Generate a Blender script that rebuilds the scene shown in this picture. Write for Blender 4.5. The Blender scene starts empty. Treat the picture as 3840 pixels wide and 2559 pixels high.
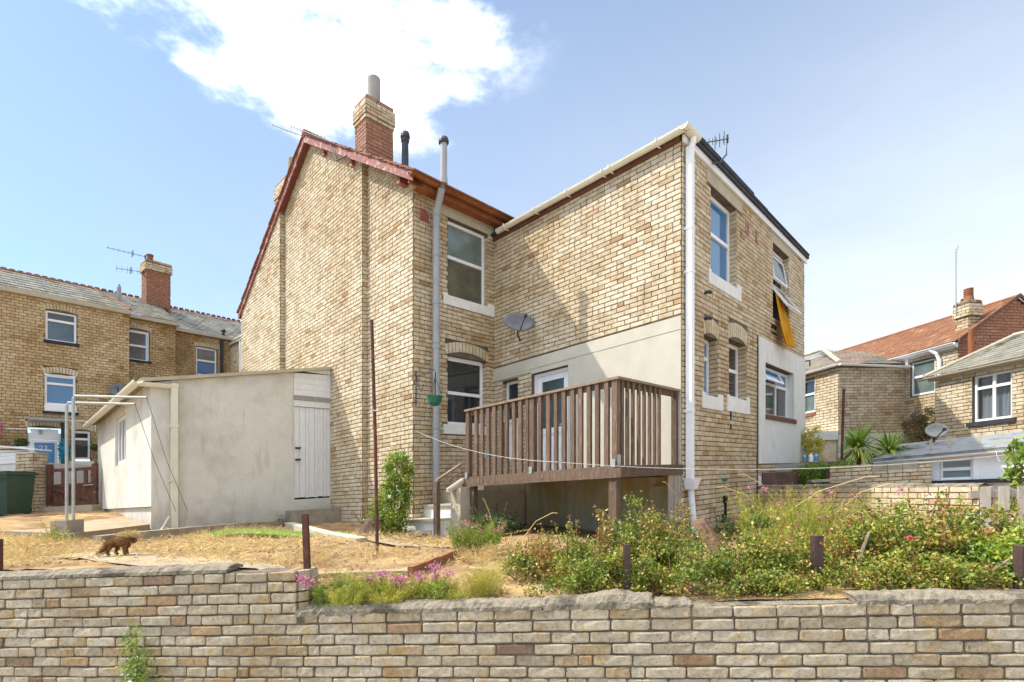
import bpy, math, random
import numpy as np
from mathutils import Vector

random.seed(7)
rng = np.random.default_rng(11)
scene = bpy.context.scene
R = math.radians
SL = 0.055            # the whole hillside, its plots, courses and eaves fall to the left by 5.5 %

# ------------------------------------------------------------------ camera
cd = bpy.data.cameras.new('camera')
cam = bpy.data.objects.new('camera', cd)
scene.collection.objects.link(cam)
cam.location = (0, 0, 0)
cam.rotation_euler = (R(90), 0, 0)
cd.lens = 17.9
cd.sensor_width = 36
cd.shift_y = 0.1423
cd.clip_start = 0.05
cd.clip_end = 3000
scene.camera = cam

# ------------------------------------------------------------------ sun, sky
SUN = Vector((0.639, -0.026, -0.734)).normalized()
sl = bpy.data.lights.new('sun', 'SUN')
sl.energy = 3.45
sl.angle = R(0.5)
sl.color = (1.0, 0.93, 0.82)
so = bpy.data.objects.new('sun', sl)
so.rotation_euler = SUN.to_track_quat('-Z', 'Y').to_euler()
so.location = (-20, 1, 25)
scene.collection.objects.link(so)

world = bpy.data.worlds.new('World')
scene.world = world
world.use_nodes = True
wt = world.node_tree
wt.nodes.clear()
def wn(t, **k):
    n = wt.nodes.new(t)
    for a, b in k.items():
        setattr(n, a, b)
    return n
sky = wn('ShaderNodeTexSky', sky_type='NISHITA', sun_disc=False)
sky.sun_elevation = R(48.5)
sky.sun_rotation = R(272.3)
sky.air_density = 1.0
sky.dust_density = 0.6
sky.ozone_density = 2.0
bg = wn('ShaderNodeBackground')
bg.inputs[1].default_value = 0.15
wo = wn('ShaderNodeOutputWorld')
tc = wn('ShaderNodeTexCoord')
sep = wn('ShaderNodeSeparateXYZ')
wt.links.new(tc.outputs['Generated'], sep.inputs[0])
def wm(op, a, b=None, c=None, clamp=False):
    n = wn('ShaderNodeMath', operation=op, use_clamp=clamp)
    for i, v in enumerate((a, b, c)):
        if v is None: continue
        if isinstance(v, (int, float)): n.inputs[i].default_value = v
        else: wt.links.new(v, n.inputs[i])
    return n.outputs[0]
zc = wm('MAXIMUM', sep.outputs[2], 0.03)
px = wm('DIVIDE', sep.outputs[0], zc)
py = wm('DIVIDE', sep.outputs[1], zc)
comb = wn('ShaderNodeCombineXYZ')
wt.links.new(px, comb.inputs[0]); wt.links.new(py, comb.inputs[1])
def wnoise(scale, detail, rough, off):
    mp = wn('ShaderNodeMapping')
    mp.inputs['Location'].default_value = off
    wt.links.new(comb.outputs[0], mp.inputs[0])
    n = wn('ShaderNodeTexNoise')
    n.inputs['Scale'].default_value = scale
    n.inputs['Detail'].default_value = detail
    n.inputs['Roughness'].default_value = rough
    wt.links.new(mp.outputs[0], n.inputs[0])
    return n.outputs[0]
n1 = wnoise(2.1, 9, 0.56, (3.1, 1.7, 0.4))
n2 = wnoise(5.5, 6, 0.6, (0.3, 4.2, 1.0))
# fair-weather cloud bank, stretched unseen overhead and behind camera as added fill, wisps elsewhere
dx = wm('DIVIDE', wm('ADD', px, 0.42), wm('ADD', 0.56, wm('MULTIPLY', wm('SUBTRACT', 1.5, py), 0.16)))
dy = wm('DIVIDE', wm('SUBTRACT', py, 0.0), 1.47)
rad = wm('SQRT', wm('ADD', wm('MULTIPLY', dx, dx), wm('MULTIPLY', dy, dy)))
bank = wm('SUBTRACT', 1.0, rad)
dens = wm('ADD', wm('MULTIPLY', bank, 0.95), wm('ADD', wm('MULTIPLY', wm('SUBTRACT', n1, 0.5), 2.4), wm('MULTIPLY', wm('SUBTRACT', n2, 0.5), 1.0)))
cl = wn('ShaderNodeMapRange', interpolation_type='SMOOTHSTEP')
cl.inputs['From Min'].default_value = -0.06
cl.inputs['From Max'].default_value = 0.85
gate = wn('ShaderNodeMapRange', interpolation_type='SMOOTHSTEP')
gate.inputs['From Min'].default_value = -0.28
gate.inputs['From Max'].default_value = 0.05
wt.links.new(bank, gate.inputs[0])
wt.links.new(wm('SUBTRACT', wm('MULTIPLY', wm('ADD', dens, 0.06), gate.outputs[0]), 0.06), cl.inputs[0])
# thin high veil that whitens the sky toward the horizon
veil = wn('ShaderNodeMapRange', interpolation_type='SMOOTHSTEP')
veil.inputs['From Min'].default_value = 0.95
veil.inputs['From Max'].default_value = -0.05
veil.inputs['To Max'].default_value = 1.0
wt.links.new(sep.outputs[2], veil.inputs[0])
lr = wn('ShaderNodeMapRange')
lr.inputs['From Min'].default_value = -0.7
lr.inputs['From Max'].default_value = 0.75
lr.inputs['To Min'].default_value = 0.18
lr.inputs['To Max'].default_value = 0.98
wt.links.new(sep.outputs[0], lr.inputs[0])
vv = wm('MULTIPLY', veil.outputs[0], lr.outputs[0])
vv = wm('ADD', wm('MULTIPLY', vv, wm('ADD', 0.75, wm('MULTIPLY', n1, 0.5))), 0.17, clamp=True)
tint = wn('ShaderNodeMixRGB', blend_type='MULTIPLY')
tint.inputs[0].default_value = 1.0
tint.inputs[2].default_value = (0.53, 0.765, 0.92, 1)
wt.links.new(sky.outputs[0], tint.inputs[1])
m1 = wn('ShaderNodeMixRGB')
m1.inputs[2].default_value = (4.6, 4.95, 5.3, 1)
wt.links.new(vv, m1.inputs[0]); wt.links.new(tint.outputs[0], m1.inputs[1])
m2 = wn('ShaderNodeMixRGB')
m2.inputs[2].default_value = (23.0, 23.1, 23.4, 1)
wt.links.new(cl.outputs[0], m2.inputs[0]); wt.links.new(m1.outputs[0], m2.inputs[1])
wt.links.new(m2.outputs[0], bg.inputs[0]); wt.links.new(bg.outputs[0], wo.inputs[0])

vs = scene.view_settings
vs.view_transform = 'Standard'
vs.look = 'None'
vs.exposure = 0.68
vs.gamma = 1.0
try: vs.use_curve_mapping = False
except Exception: pass

# ------------------------------------------------------------------ mesh helpers
def fall(x):
    return SL * np.clip(x, -45, 45)

class MB:
    """collects shapes in level coordinates"""
    def __init__(s):
        s.v = []; s.f = []; s.t = []
    def add(s, vs_, fs, tint=0.0):
        n = len(s.v)
        s.v.extend([tuple(map(float, q)) for q in vs_])
        s.f.extend([tuple(i + n for i in q) for q in fs])
        s.t.extend([tint] * len(fs))
        return s
    def prism(s, o, u, v, w, tint=0.0):
        """box from corner o with edge vectors u, v, w"""
        o, u, v, w = (np.array(q, float) for q in (o, u, v, w))
        if np.dot(np.cross(u, v), w) < 0: u, v = v, u
        c = [o, o+u, o+u+v, o+v, o+w, o+u+w, o+u+v+w, o+v+w]
        return s.add(c, [(3,2,1,0),(4,5,6,7),(0,1,5,4),(1,2,6,5),(2,3,7,6),(3,0,4,7)], tint)
    def box(s, x0, x1, y0, y1, z0, z1, tint=0.0):
        return s.prism((x0,y0,z0), (x1-x0,0,0), (0,y1-y0,0), (0,0,z1-z0), tint)
    def quad(s, a, b, c, d, tint=0.0):
        return s.add([a,b,c,d], [(0,1,2,3)], tint)
    def tube(s, pts, r, n=8, cap=True, tint=0.0, r1=None):
        pts = [np.array(p, float) for p in pts]
        m = len(pts); rings = []
        for i, p in enumerate(pts):
            a = pts[min(i+1, m-1)] - pts[max(i-1, 0)]
            a = a / (np.linalg.norm(a) + 1e-9)
            h = np.array((0,0,1.)) if abs(a[2]) < 0.9 else np.array((1.,0,0))
            e = np.cross(a, h); e /= np.linalg.norm(e); f = np.cross(e, a)
            rr = r if r1 is None else r + (r1 - r) * i / max(1, m-1)
            if isinstance(r, (list, tuple)): rr = r[i]
            rings += [p + rr*(math.cos(k*2*math.pi/n)*e + math.sin(k*2*math.pi/n)*f) for k in range(n)]
        fs = []
        for i in range(m-1):
            for k in range(n):
                k2 = (k+1) % n
                fs.append((i*n+k, (i+1)*n+k, (i+1)*n+k2, i*n+k2))
        if cap:
            fs.append(tuple(range(n))); fs.append(tuple((m-1)*n + k for k in reversed(range(n))))
        return s.add(rings, fs, tint)
    def lathe(s, c, prof, n=16, tint=0.0):
        c = np.array(c, float); vs_ = []
        for (r, z) in prof:
            vs_ += [c + (r*math.cos(k*2*math.pi/n), r*math.sin(k*2*math.pi/n), z) for k in range(n)]
        m = len(prof)
        fs = [(i*n+k, i*n+(k+1)%n, (i+1)*n+(k+1)%n, (i+1)*n+k) for i in range(m-1) for k in range(n)]
        fs.append(tuple(reversed(range(n)))); fs.append(tuple((m-1)*n+k for k in range(n)))
        return s.add(vs_, fs, tint)

col = scene.collection
ORI = {}
def link(o, parent=None, loc=(0,0,0)):
    """loc in true world coordinates; children keep a pure offset to the parent"""
    ORI[o.name] = np.array(loc, float)
    col.objects.link(o)
    if parent is not None:
        o.parent = parent
        o.location = Vector(ORI[o.name] - ORI[parent.name])
    else:
        o.location = Vector(loc)
    return o
def raw_mesh(name, V, F, T, mat_, smooth=False):
    me = bpy.data.meshes.new(name)
    me.from_pydata([tuple(q) for q in V], [], F)
    if T is not None and len(T):
        at = me.attributes.new('tint', 'FLOAT', 'FACE')
        at.data.foreach_set('value', np.array(T, np.float32))
    if mat_: me.materials.append(mat_)
    if smooth:
        me.polygons.foreach_set('use_smooth', [True]*len(me.polygons))
    me.update()
    return me
def obj(name, mb, mat_, parent=None, origin=None, smooth=False, fallen=True):
    V = np.array(mb.v, float).reshape(-1, 3)
    if fallen: V[:,2] += fall(V[:,0])
    if origin is None:
        mn, mx = V.min(0), V.max(0)
        og = np.array(((mn[0]+mx[0])/2, (mn[1]+mx[1])/2, mn[2]))
    else:
        og = np.array(origin, float); og[2] += fall(og[0])
    me = raw_mesh(name, V - og, mb.f, mb.t, mat_, smooth)
    o = bpy.data.objects.new(name, me)
    return link(o, parent, og)
def empty(name, origin):
    og = np.array(origin, float); og[2] += fall(og[0])
    o = bpy.data.objects.new(name, None)
    o.empty_display_size = 0.2
    return link(o, None, og)
def tag(o, label, cat, group=None):
    o['label'] = label; o['category'] = cat
    if group: o['group'] = group
    return o
def thing(name, label, cat, origin, group=None):
    return tag(empty(name, origin), label, cat, group)
def struct(o): o['kind'] = 'structure'; return o
def stuff(o): o['kind'] = 'stuff'; return o

# ------------------------------------------------------------------ materials
def mat(name, c1, c2=None, scale=6.0, rough=0.85, bump=0.0, bscale=40.0, lo=0.35, hi=0.65, spec=0.3,
        metal=0.0, c3=None, s3=1.2, lo3=0.55, hi3=0.75, ramp=None, stretch=None, detail=6, trans=0.0, tvar=0.0, dirt=None, layers=()):
    m = bpy.data.materials.new(name); m.use_nodes = True
    nt = m.node_tree; N = nt.nodes; L = nt.links
    bs = N['Principled BSDF']
    bs.inputs['Roughness'].default_value = rough
    bs.inputs['Specular IOR Level'].default_value = spec
    bs.inputs['Metallic'].default_value = metal
    geo = N.new('ShaderNodeNewGeometry')
    pos = geo.outputs['Position']
    if stretch:
        mp = N.new('ShaderNodeMapping'); mp.inputs['Scale'].default_value = stretch
        L.new(pos, mp.inputs[0]); spos = mp.outputs[0]
    else: spos = pos
    def noise(sc, vec, det=detail, ro=0.6):
        n = N.new('ShaderNodeTexNoise'); n.inputs['Scale'].default_value = sc
        n.inputs['Detail'].default_value = det; n.inputs['Roughness'].default_value = ro
        L.new(vec, n.inputs[0]); return n.outputs[0]
    def rng_(v, a, b, ta=0.0, tb=1.0):
        n = N.new('ShaderNodeMapRange'); n.inputs['From Min'].default_value = a; n.inputs['From Max'].default_value = b
        n.inputs['To Min'].default_value = ta; n.inputs['To Max'].default_value = tb
        L.new(v, n.inputs[0]); return n.outputs[0]
    def mix(f, a, b, mode='MIX'):
        n = N.new('ShaderNodeMixRGB'); n.blend_type = mode
        for i, v in ((0, f), (1, a), (2, b)):
            if isinstance(v, (int, float)): n.inputs[i].default_value = v
            elif isinstance(v, (tuple, list)): n.inputs[i].default_value = (*v, 1)
            else: L.new(v, n.inputs[i])
        return n.outputs[0]
    tv = None
    if ramp or tvar:
        a1 = N.new('ShaderNodeAttribute'); a1.attribute_name = 'tint'
        a2 = N.new('ShaderNodeAttribute'); a2.attribute_name = 'tint'; a2.attribute_type = 'OBJECT'
        ad = N.new('ShaderNodeMath'); ad.operation = 'ADD'
        L.new(a1.outputs['Fac'], ad.inputs[0]); L.new(a2.outputs['Fac'], ad.inputs[1])
        tv = ad.outputs[0]
    if ramp:
        cr = N.new('ShaderNodeValToRGB')
        e = cr.color_ramp.elements
        while len(e) < len(ramp): e.new(0.5)
        for i, (p, c) in enumerate(ramp):
            e[i].position = p; e[i].color = (*c, 1)
        L.new(tv, cr.inputs[0]); base = cr.outputs[0]
        if c1 is not None:
            base = mix(rng_(noise(scale, spos), lo, hi, 0.0, 0.75), base, mix(1.0, base, c1, 'MULTIPLY'))
    else:
        base = mix(rng_(noise(scale, spos), lo, hi), c1, c2 or c1)
    if c3 is not None:
        base = mix(rng_(noise(s3, spos), lo3, hi3), base, c3 if not ramp else mix(1.0, base, c3, 'MULTIPLY'))
    if tvar:
        base = mix(1.0, base, mix(tv, (1-tvar,)*3, (1+tvar,)*3), 'MULTIPLY')
    for (c4, s4, lo4, hi4, st4) in layers:
        mp4 = N.new('ShaderNodeMapping'); mp4.inputs['Scale'].default_value = st4; L.new(pos, mp4.inputs[0])
        base = mix(rng_(noise(s4, mp4.outputs[0]), lo4, hi4), base, mix(1.0, base, c4, 'MULTIPLY'))
    if dirt:
        dz0, dz1, dc = dirt
        sp = N.new('ShaderNodeSeparateXYZ'); L.new(pos, sp.inputs[0])
        md = N.new('ShaderNodeMath'); md.operation = 'MULTIPLY_ADD'
        L.new(sp.outputs[0], md.inputs[0]); md.inputs[1].default_value = -SL; L.new(sp.outputs[2], md.inputs[2])
        mm = N.new('ShaderNodeMath'); mm.operation = 'MULTIPLY'
        L.new(rng_(md.outputs[0], dz1, dz0), mm.inputs[0]); L.new(rng_(noise(3.0, pos), 0.3, 0.62), mm.inputs[1])
        base = mix(mm.outputs[0], base, dc)
    L.new(base, bs.inputs['Base Color'])
    if bump:
        bn = N.new('ShaderNodeBump'); bn.inputs['Strength'].default_value = bump; bn.inputs['Distance'].default_value = 0.02
        L.new(noise(bscale, spos, 5, 0.65), bn.inputs['Height']); L.new(bn.outputs[0], bs.inputs['Normal'])
    if trans:
        out = N['Material Output']
        tr = N.new('ShaderNodeBsdfTranslucent'); L.new(base, tr.inputs[0])
        ms = N.new('ShaderNodeMixShader'); ms.inputs[0].default_value = trans
        L.new(bs.outputs[0], ms.inputs[1]); L.new(tr.outputs[0], ms.inputs[2]); L.new(ms.outputs[0], out.inputs[0])
    return m

BR = [(0.0, (.675,.61,.48)), (0.22, (.64,.56,.42)), (0.42, (.56,.475,.34)), (0.6, (.52,.42,.275)), (0.74, (.51,.365,.215)), (0.88, (.40,.26,.15)), (1.0, (.25,.14,.08))]
M = {}
M['brick'] = mat('cream_brick', (.74,.64,.51), scale=9, ramp=BR, bump=.5, bscale=60, lo=.42, hi=.68, c3=(.70,.60,.46), s3=1.7, lo3=.50, hi3=.78, layers=(((.86,.80,.72), .32, .42, .62, (1,1,1)), ((.62,.53,.42), 38, .60, .72, (1,1,1)), ((.80,.72,.60), 1.6, .58, .74, (2.2,2.2,.35)), ((1.12,1.12,1.13), 2.6, .55, .75, (1,1,1))))
M['goldbrick'] = mat('golden_brick', (.80,.72,.60), scale=9, ramp=[(p, (c[0]*.97, c[1]*.89, c[2]*.74)) for p, c in BR], bump=.5, bscale=60, lo=.42, hi=.68, c3=(.68,.58,.44), s3=1.3, lo3=.45, hi3=.72, layers=(((.80,.72,.60), .4, .42, .62, (1,1,1)),))
M['mortar'] = mat('old_mortar', (.085,.068,.047), (.16,.13,.09), scale=5, bump=.4, bscale=80)
BW = [(0.0, (.46,.395,.295)), (0.25, (.40,.335,.24)), (0.45, (.335,.275,.19)), (0.62, (.36,.27,.165)), (0.78, (.35,.235,.13)), (0.9, (.25,.165,.105)), (1.0, (.16,.095,.065))]
M['wbrick'] = mat('weathered_wall_brick', (0.600,0.540,0.460), scale=30, ramp=BW, bump=.55, bscale=70, lo=.45, hi=.70, c3=(1.0,.88,.66), s3=7.0, lo3=.52, hi3=.66, detail=9, layers=(((0.450,0.380,0.300), 55, .60, .68, (1,1,1)), ((1.22,1.24,1.26), 3.0, .56, .72, (1,1,1)), ((0.780,0.720,0.640), 1.1, .48, .66, (1,1,1))))
M['wmortar'] = mat('wall_mortar', (.10,.08,.056), (.20,.165,.12), scale=12, bump=.6, bscale=90)
M['coping'] = mat('coping_mortar', (.31,.265,.195), (.23,.195,.14), scale=14, bump=1.0, bscale=55, c3=(.10,.085,.062), s3=5.0, lo3=.50, hi3=.64, layers=(((.55,.52,.46), 45, .56, .68, (1,1,1)),))
M['redbrick'] = mat('red_brick', (.8,.7,.6), scale=9, ramp=[(0,(.40,.21,.14)),(.4,(.34,.16,.105)),(.8,(.42,.25,.17)),(1,(.22,.10,.07))], bump=.5, bscale=60)
M['render'] = mat('cream_render', (0.532,0.497,0.407), (0.481,0.446,0.364), scale=3, rough=.9, bump=.15, bscale=50, c3=(0.473,0.447,0.378), s3=2.2, lo3=.62, hi3=.8)
M['shedrender'] = mat('white_roughcast', (0.704,0.680,0.613), (0.649,0.622,0.555), scale=5, rough=.95, bump=.6, bscale=45, c3=(0.582,0.572,0.533), s3=1.6, lo3=.60, hi3=.8, dirt=(-.6, .12, (0.407,0.369,0.301)), layers=(((0.776,0.747,0.689), 2.2, .56, .70, (3,3,.35)), ((0.601,0.582,0.543), 40, .63, .70, (1,1,1)), ((0.800,0.800,0.776), .9, .5, .65, (1,1,1))))
M['greyrender'] = mat('grey_render', (.72,.71,.68), (.63,.62,.59), scale=3.5, rough=.9, bump=.25, bscale=60, stretch=(2,2,.8), c3=(.48,.47,.43), s3=2.0, lo3=.6, hi3=.8)
M['concrete'] = mat('weathered_concrete', (.37,.33,.26), (.27,.24,.19), scale=6, bump=.5, bscale=60, c3=(.17,.15,.115), s3=2.2, lo3=.58, hi3=.75)
M['paleconc'] = mat('pale_concrete', (.52,.46,.35), (.43,.38,.29), scale=5, bump=.45, bscale=60, c3=(.30,.26,.2), s3=2.5, lo3=.6, hi3=.78)
M['lintel'] = mat('cream_lintel', (0.473,0.421,0.318), (0.396,0.353,0.267), scale=4, bump=.2)
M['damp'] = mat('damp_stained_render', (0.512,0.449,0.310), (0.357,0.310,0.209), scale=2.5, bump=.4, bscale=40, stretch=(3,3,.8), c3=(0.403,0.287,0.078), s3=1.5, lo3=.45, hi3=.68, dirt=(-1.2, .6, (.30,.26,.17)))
M['white'] = mat('white_upvc', (.83,.84,.85), (.78,.79,.81), scale=3, rough=.35, spec=.5)
M['whitepaint'] = mat('flaking_white_paint', (.78,.78,.78), (.68,.68,.68), scale=8, rough=.6, bump=.25, bscale=30, stretch=(3,3,.6), c3=(.30,.28,.25), s3=7, lo3=.70, hi3=.76)
M['sill'] = mat('painted_sill', (.76,.76,.72), (.66,.66,.62), scale=4, rough=.7, c3=(.45,.42,.36), s3=5, lo3=.68, hi3=.76)
M['cream_pvc'] = mat('cream_gutter', (.74,.70,.58), (.66,.62,.50), scale=4, rough=.45)
M['greypipe'] = mat('grey_pipe', (0.341,0.353,0.366), (0.291,0.304,0.316), scale=4, rough=.5, c3=(0.211,0.205,0.192), s3=2.5, lo3=.66, hi3=.8)
M['brownwood'] = mat('brown_fascia', (.16,.07,.04), (.10,.045,.028), scale=7, rough=.6)
M['barge'] = mat('flaking_red_paint', (.30,.095,.07), (.22,.065,.05), scale=6, rough=.6, bump=.3, c3=(.46,.33,.28), s3=9, lo3=.54, hi3=.62)
M['terracotta'] = mat('terracotta', (0.680,0.640,0.637), scale=6, rough=.85, bump=.3, ramp=[(0,(0.288,0.132,0.064)),(.5,(0.216,0.092,0.047)),(.8,(0.256,0.136,0.072)),(1,(0.336,0.200,0.111))])
M['rustgutter'] = mat('rusty_iron_gutter', (0.331,0.119,0.041), (0.216,0.070,0.026), scale=5, rough=.75, bump=.5, bscale=50, c3=(0.072,0.035,0.022), s3=3.5, lo3=.60, hi3=.72)
M['deckwood'] = mat('stained_deck_wood', (0.168,0.111,0.075), (0.111,0.071,0.049), scale=8, rough=.75, bump=.3, bscale=40, stretch=(6,6,.6), c3=(0.271,0.213,0.156), s3=9, lo3=.56, hi3=.70, ramp=None, tvar=.25)
M['decktop'] = mat('worn_rail_top', (.30,.22,.155), (.20,.135,.09), scale=9, rough=.7, bump=.3)
M['barewood'] = mat('bare_brown_wood', (.15,.085,.045), (.095,.055,.03), scale=7, rough=.8, bump=.3)
M['moss'] = mat('mossy_felt', (.36,.30,.17), (.22,.18,.10), scale=9, rough=.95, bump=.4)
M['potgrey'] = mat('grey_pot', (0.331,0.324,0.302), (0.274,0.266,0.245), scale=5, rough=.9)
M['soffit'] = mat('dark_red_soffit', (.17,.055,.04), (.12,.04,.03), scale=6, rough=.7)
M['greywood'] = mat('grey_weathered_wood', (0.442,0.403,0.351), (0.325,0.293,0.247), scale=7, rough=.85, bump=.4, stretch=(5,5,.6), tvar=.15)
M['plankwood'] = mat('dark_plank', (.15,.085,.06), (.09,.05,.04), scale=6, rough=.75, bump=.3)
M['rustpost'] = mat('rusty_steel', (.13,.045,.03), (.07,.03,.024), scale=14, rough=.7, bump=.5, bscale=80, c3=(.24,.09,.045), s3=8, lo3=.58, hi3=.7)
M['postbrown'] = mat('brown_post', (.085,.05,.042), (.055,.035,.03), scale=9, rough=.6, bump=.3)
M['galv'] = mat('galvanised_steel', (.46,.48,.47), (.36,.38,.37), scale=9, rough=.45, metal=.5)
M['dark'] = mat('dark_metal', (.035,.038,.045), (.05,.052,.06), scale=9, rough=.5)
M['black'] = mat('black_void', (.012,.011,.010))
M['felt'] = mat('roof_felt', (.028,.03,.04), (.045,.047,.055), scale=6, rough=.85)
M['feltgrey'] = mat('grey_mineral_felt', (.25,.26,.26), (.19,.20,.20), scale=5, rough=.95, spec=.1, c3=(.12,.12,.11), s3=2.5, lo3=.55, hi3=.7)
M['slate'] = mat('grey_slate', (0.666,0.666,0.666), scale=3, ramp=[(0,(0.266,0.259,0.222)),(.5,(0.207,0.204,0.178)),(1,(0.311,0.289,0.229))], rough=.95, spec=.08, c3=(0.636,0.577,0.414), s3=2.2, lo3=.5, hi3=.65)
M['dish'] = mat('grey_dish', (.17,.18,.20), (.13,.14,.155), scale=9, rough=.5)
M['palelish'] = mat('pale_dish', (.36,.35,.32), (.29,.285,.26), scale=9, rough=.6, spec=.1)
M['green'] = mat('bin_green', (.035,.075,.05), (.028,.06,.04), scale=3, rough=.5)
M['pot'] = mat('green_plastic', (.02,.16,.085), (.018,.13,.07), scale=3, rough=.4)
M['cloth'] = mat('mustard_cloth', (.78,.43,.03), (.66,.33,.02), scale=3, rough=.9, trans=.35)
M['curtain'] = mat('net_curtain', (.62,.68,.72), (.50,.56,.62), scale=4, rough=.9, stretch=(8,8,.4))
M['cable'] = mat('cable', (.50,.48,.43))
M['darkcable'] = mat('dark_cable', (.08,.07,.06))
M['gateswood'] = mat('gate_wood', (.15,.065,.04), (.09,.042,.03), scale=7, rough=.8, bump=.3, c3=(.30,.2,.14), s3=10, lo3=.6, hi3=.7)
M['bluedoor'] = mat('blue_glass_panel', (.12,.30,.52), (.10,.26,.46), scale=3, rough=.25, spec=.5)
M['teal'] = mat('teal_tinsel', (.03,.32,.42), (.02,.22,.30), scale=20, rough=.4)
M['turf'] = mat('artificial_turf', (.13,.26,.018), (.085,.185,.012), scale=30, rough=.95, bump=.6, bscale=150)
M['soil'] = mat('dry_soil', (.30,.185,.09), (.19,.115,.058), scale=5, rough=1, bump=1.0, bscale=28, c3=(.44,.31,.14), s3=2.6, lo3=.45, hi3=.66, detail=10)
M['straw'] = mat('dry_straw', None, ramp=[(0,(.66,.50,.22)),(.4,(.56,.40,.16)),(.75,(.70,.57,.31)),(1,(.32,.22,.10))], rough=.9, trans=.2)
M['clod'] = mat('soil_clod', (.9,.8,.7), ramp=[(0,(.33,.22,.12)),(.6,(.23,.15,.085)),(1,(.42,.32,.2))], rough=1)
M['road'] = mat('worn_concrete_lane', (0.468,0.442,0.390), (0.364,0.345,0.305), scale=20, rough=.95, bump=.5)
M['path'] = mat('path_cement', (.37,.30,.205), (.29,.23,.15), scale=5, rough=.95, bump=.5, bscale=70, c3=(.42,.32,.18), s3=4, lo3=.5, hi3=.65)
M['fur'] = mat('brown_fur', (.9,.8,.7), ramp=[(0,(.30,.17,.06)),(.5,(.20,.105,.04)),(1,(.06,.03,.015))], rough=.95)
LEAF = dict(rough=.42, spec=.5, trans=.28)
M['fuchsia'] = mat('fuchsia_leaf', None, ramp=[(0,(0.096,0.150,0.020)),(.28,(0.205,0.260,0.031)),(.52,(0.397,0.403,0.055)),(.70,(0.461,0.299,0.077)),(.85,(0.384,0.156,0.055)),(1,(0.256,0.104,0.044))], **LEAF)
M['shrub'] = mat('shrub_leaf', None, ramp=[(0,(0.102,0.187,0.025)),(.5,(0.204,0.323,0.034)),(.8,(0.408,0.459,0.051)),(1,(0.510,0.425,0.068))], **LEAF)
M['fennel'] = mat('feathery_leaf', None, ramp=[(0,(0.135,0.203,0.027)),(.5,(0.297,0.338,0.041)),(.8,(0.486,0.446,0.061)),(1,(0.513,0.365,0.081))], **LEAF)
M['darkleaf'] = mat('dark_leaf', None, ramp=[(0,(0.043,0.085,0.020)),(.6,(0.093,0.145,0.034)),(1,(0.204,0.204,0.051))], **LEAF)
M['brownleaf'] = mat('brown_conifer', None, ramp=[(0,(.09,.055,.02)),(.5,(.15,.085,.03)),(.8,(.14,.12,.03)),(1,(.22,.14,.05))], **LEAF)
M['palm'] = mat('sword_leaf', None, ramp=[(0,(0.160,0.272,0.032)),(.5,(0.304,0.432,0.064)),(.8,(0.512,0.544,0.128)),(1,(0.576,0.464,0.160))], **LEAF)
M['bamboo'] = mat('golden_leaf', None, ramp=[(0,(.38,.38,.03)),(.5,(.58,.54,.05)),(1,(.62,.50,.07))], **LEAF)
M['pink'] = mat('pink_petal', None, ramp=[(0,(.56,.17,.30)),(.5,(.62,.27,.40)),(1,(.44,.12,.20))], rough=.7, trans=.25)
M['redflower'] = mat('red_petal', None, ramp=[(0,(.42,.03,.06)),(1,(.42,.10,.08))], rough=.6, trans=.2)
M['whiteflower'] = mat('white_petal', (.8,.8,.82), (.75,.75,.78), rough=.6)
M['stem'] = mat('woody_stem', (.22,.14,.07), (.14,.09,.045), scale=20, rough=.9)
M['greenstem'] = mat('green_stem', (.16,.19,.04), (.24,.23,.06), scale=20, rough=.8)

def glass(name, c, rough=.06, mixf=.0, sp=.9):
    m = bpy.data.materials.new(name); m.use_nodes = True
    b = m.node_tree.nodes['Principled BSDF']
    b.inputs['Base Color'].default_value = (*c, 1)
    b.inputs['Roughness'].default_value = rough
    b.inputs['Specular IOR Level'].default_value = sp
    if mixf:
        N = m.node_tree.nodes; L = m.node_tree.links
        t = N.new('ShaderNodeBsdfTransparent'); s = N.new('ShaderNodeMixShader')
        s.inputs[0].default_value = mixf
        L.new(b.outputs[0], s.inputs[1]); L.new(t.outputs[0], s.inputs[2]); L.new(s.outputs[0], N['Material Output'].inputs[0])
    return m
M['glass'] = glass('window_glass', (.025,.03,.033))
M['glass_skyblue'] = glass('painted_sky_glass', (.045,.17,.36))  # sky reflection painted in as blue base colour; a bottle shares it
M['frost_skyblue'] = mat('frosted_glass_painted_sky', (.07,.13,.17), (.04,.08,.12), scale=2.0, rough=.2, spec=.8)  # frosted pane, its blue sky reflection painted into the colour
M['frost'] = mat('frosted_glass', (.16,.21,.20), (.10,.13,.12), scale=2.0, rough=.22, spec=.8)
M['frostdark'] = mat('obscured_glass', (.055,.065,.05), (.13,.12,.08), scale=2.2, rough=.22, spec=.8)
M['teadglass'] = mat('door_obscured_glass', (.035,.06,.06), (.06,.085,.085), scale=14, rough=.2, spec=.7, stretch=(3,3,.4))
M['clear'] = glass('clear_glass', (.03,.035,.04), mixf=.72)

# ------------------------------------------------------------------ frames
AX = np.array((-.71998704, .69398751))      # along the gable wall, away to the left
BX = np.array((.69398751, .71998704))       # along the rear walls, away to the right
C0 = np.array((2.73190152, 8.2))            # outer corner of the wing
def H(a, b, z): return (C0[0]+AX[0]*a+BX[0]*b, C0[1]+AX[1]*a+BX[1]*b, z)
def HV(a, b, z): return (AX[0]*a+BX[0]*b, AX[1]*a+BX[1]*b, z)
def hbox(mb, a0, a1, b0, b1, z0, z1, tint=0.0):
    return mb.prism(H(a0, b0, z0), HV(a1-a0, 0, 0), HV(0, b1-b0, 0), (0,0,z1-z0), tint)

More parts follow.
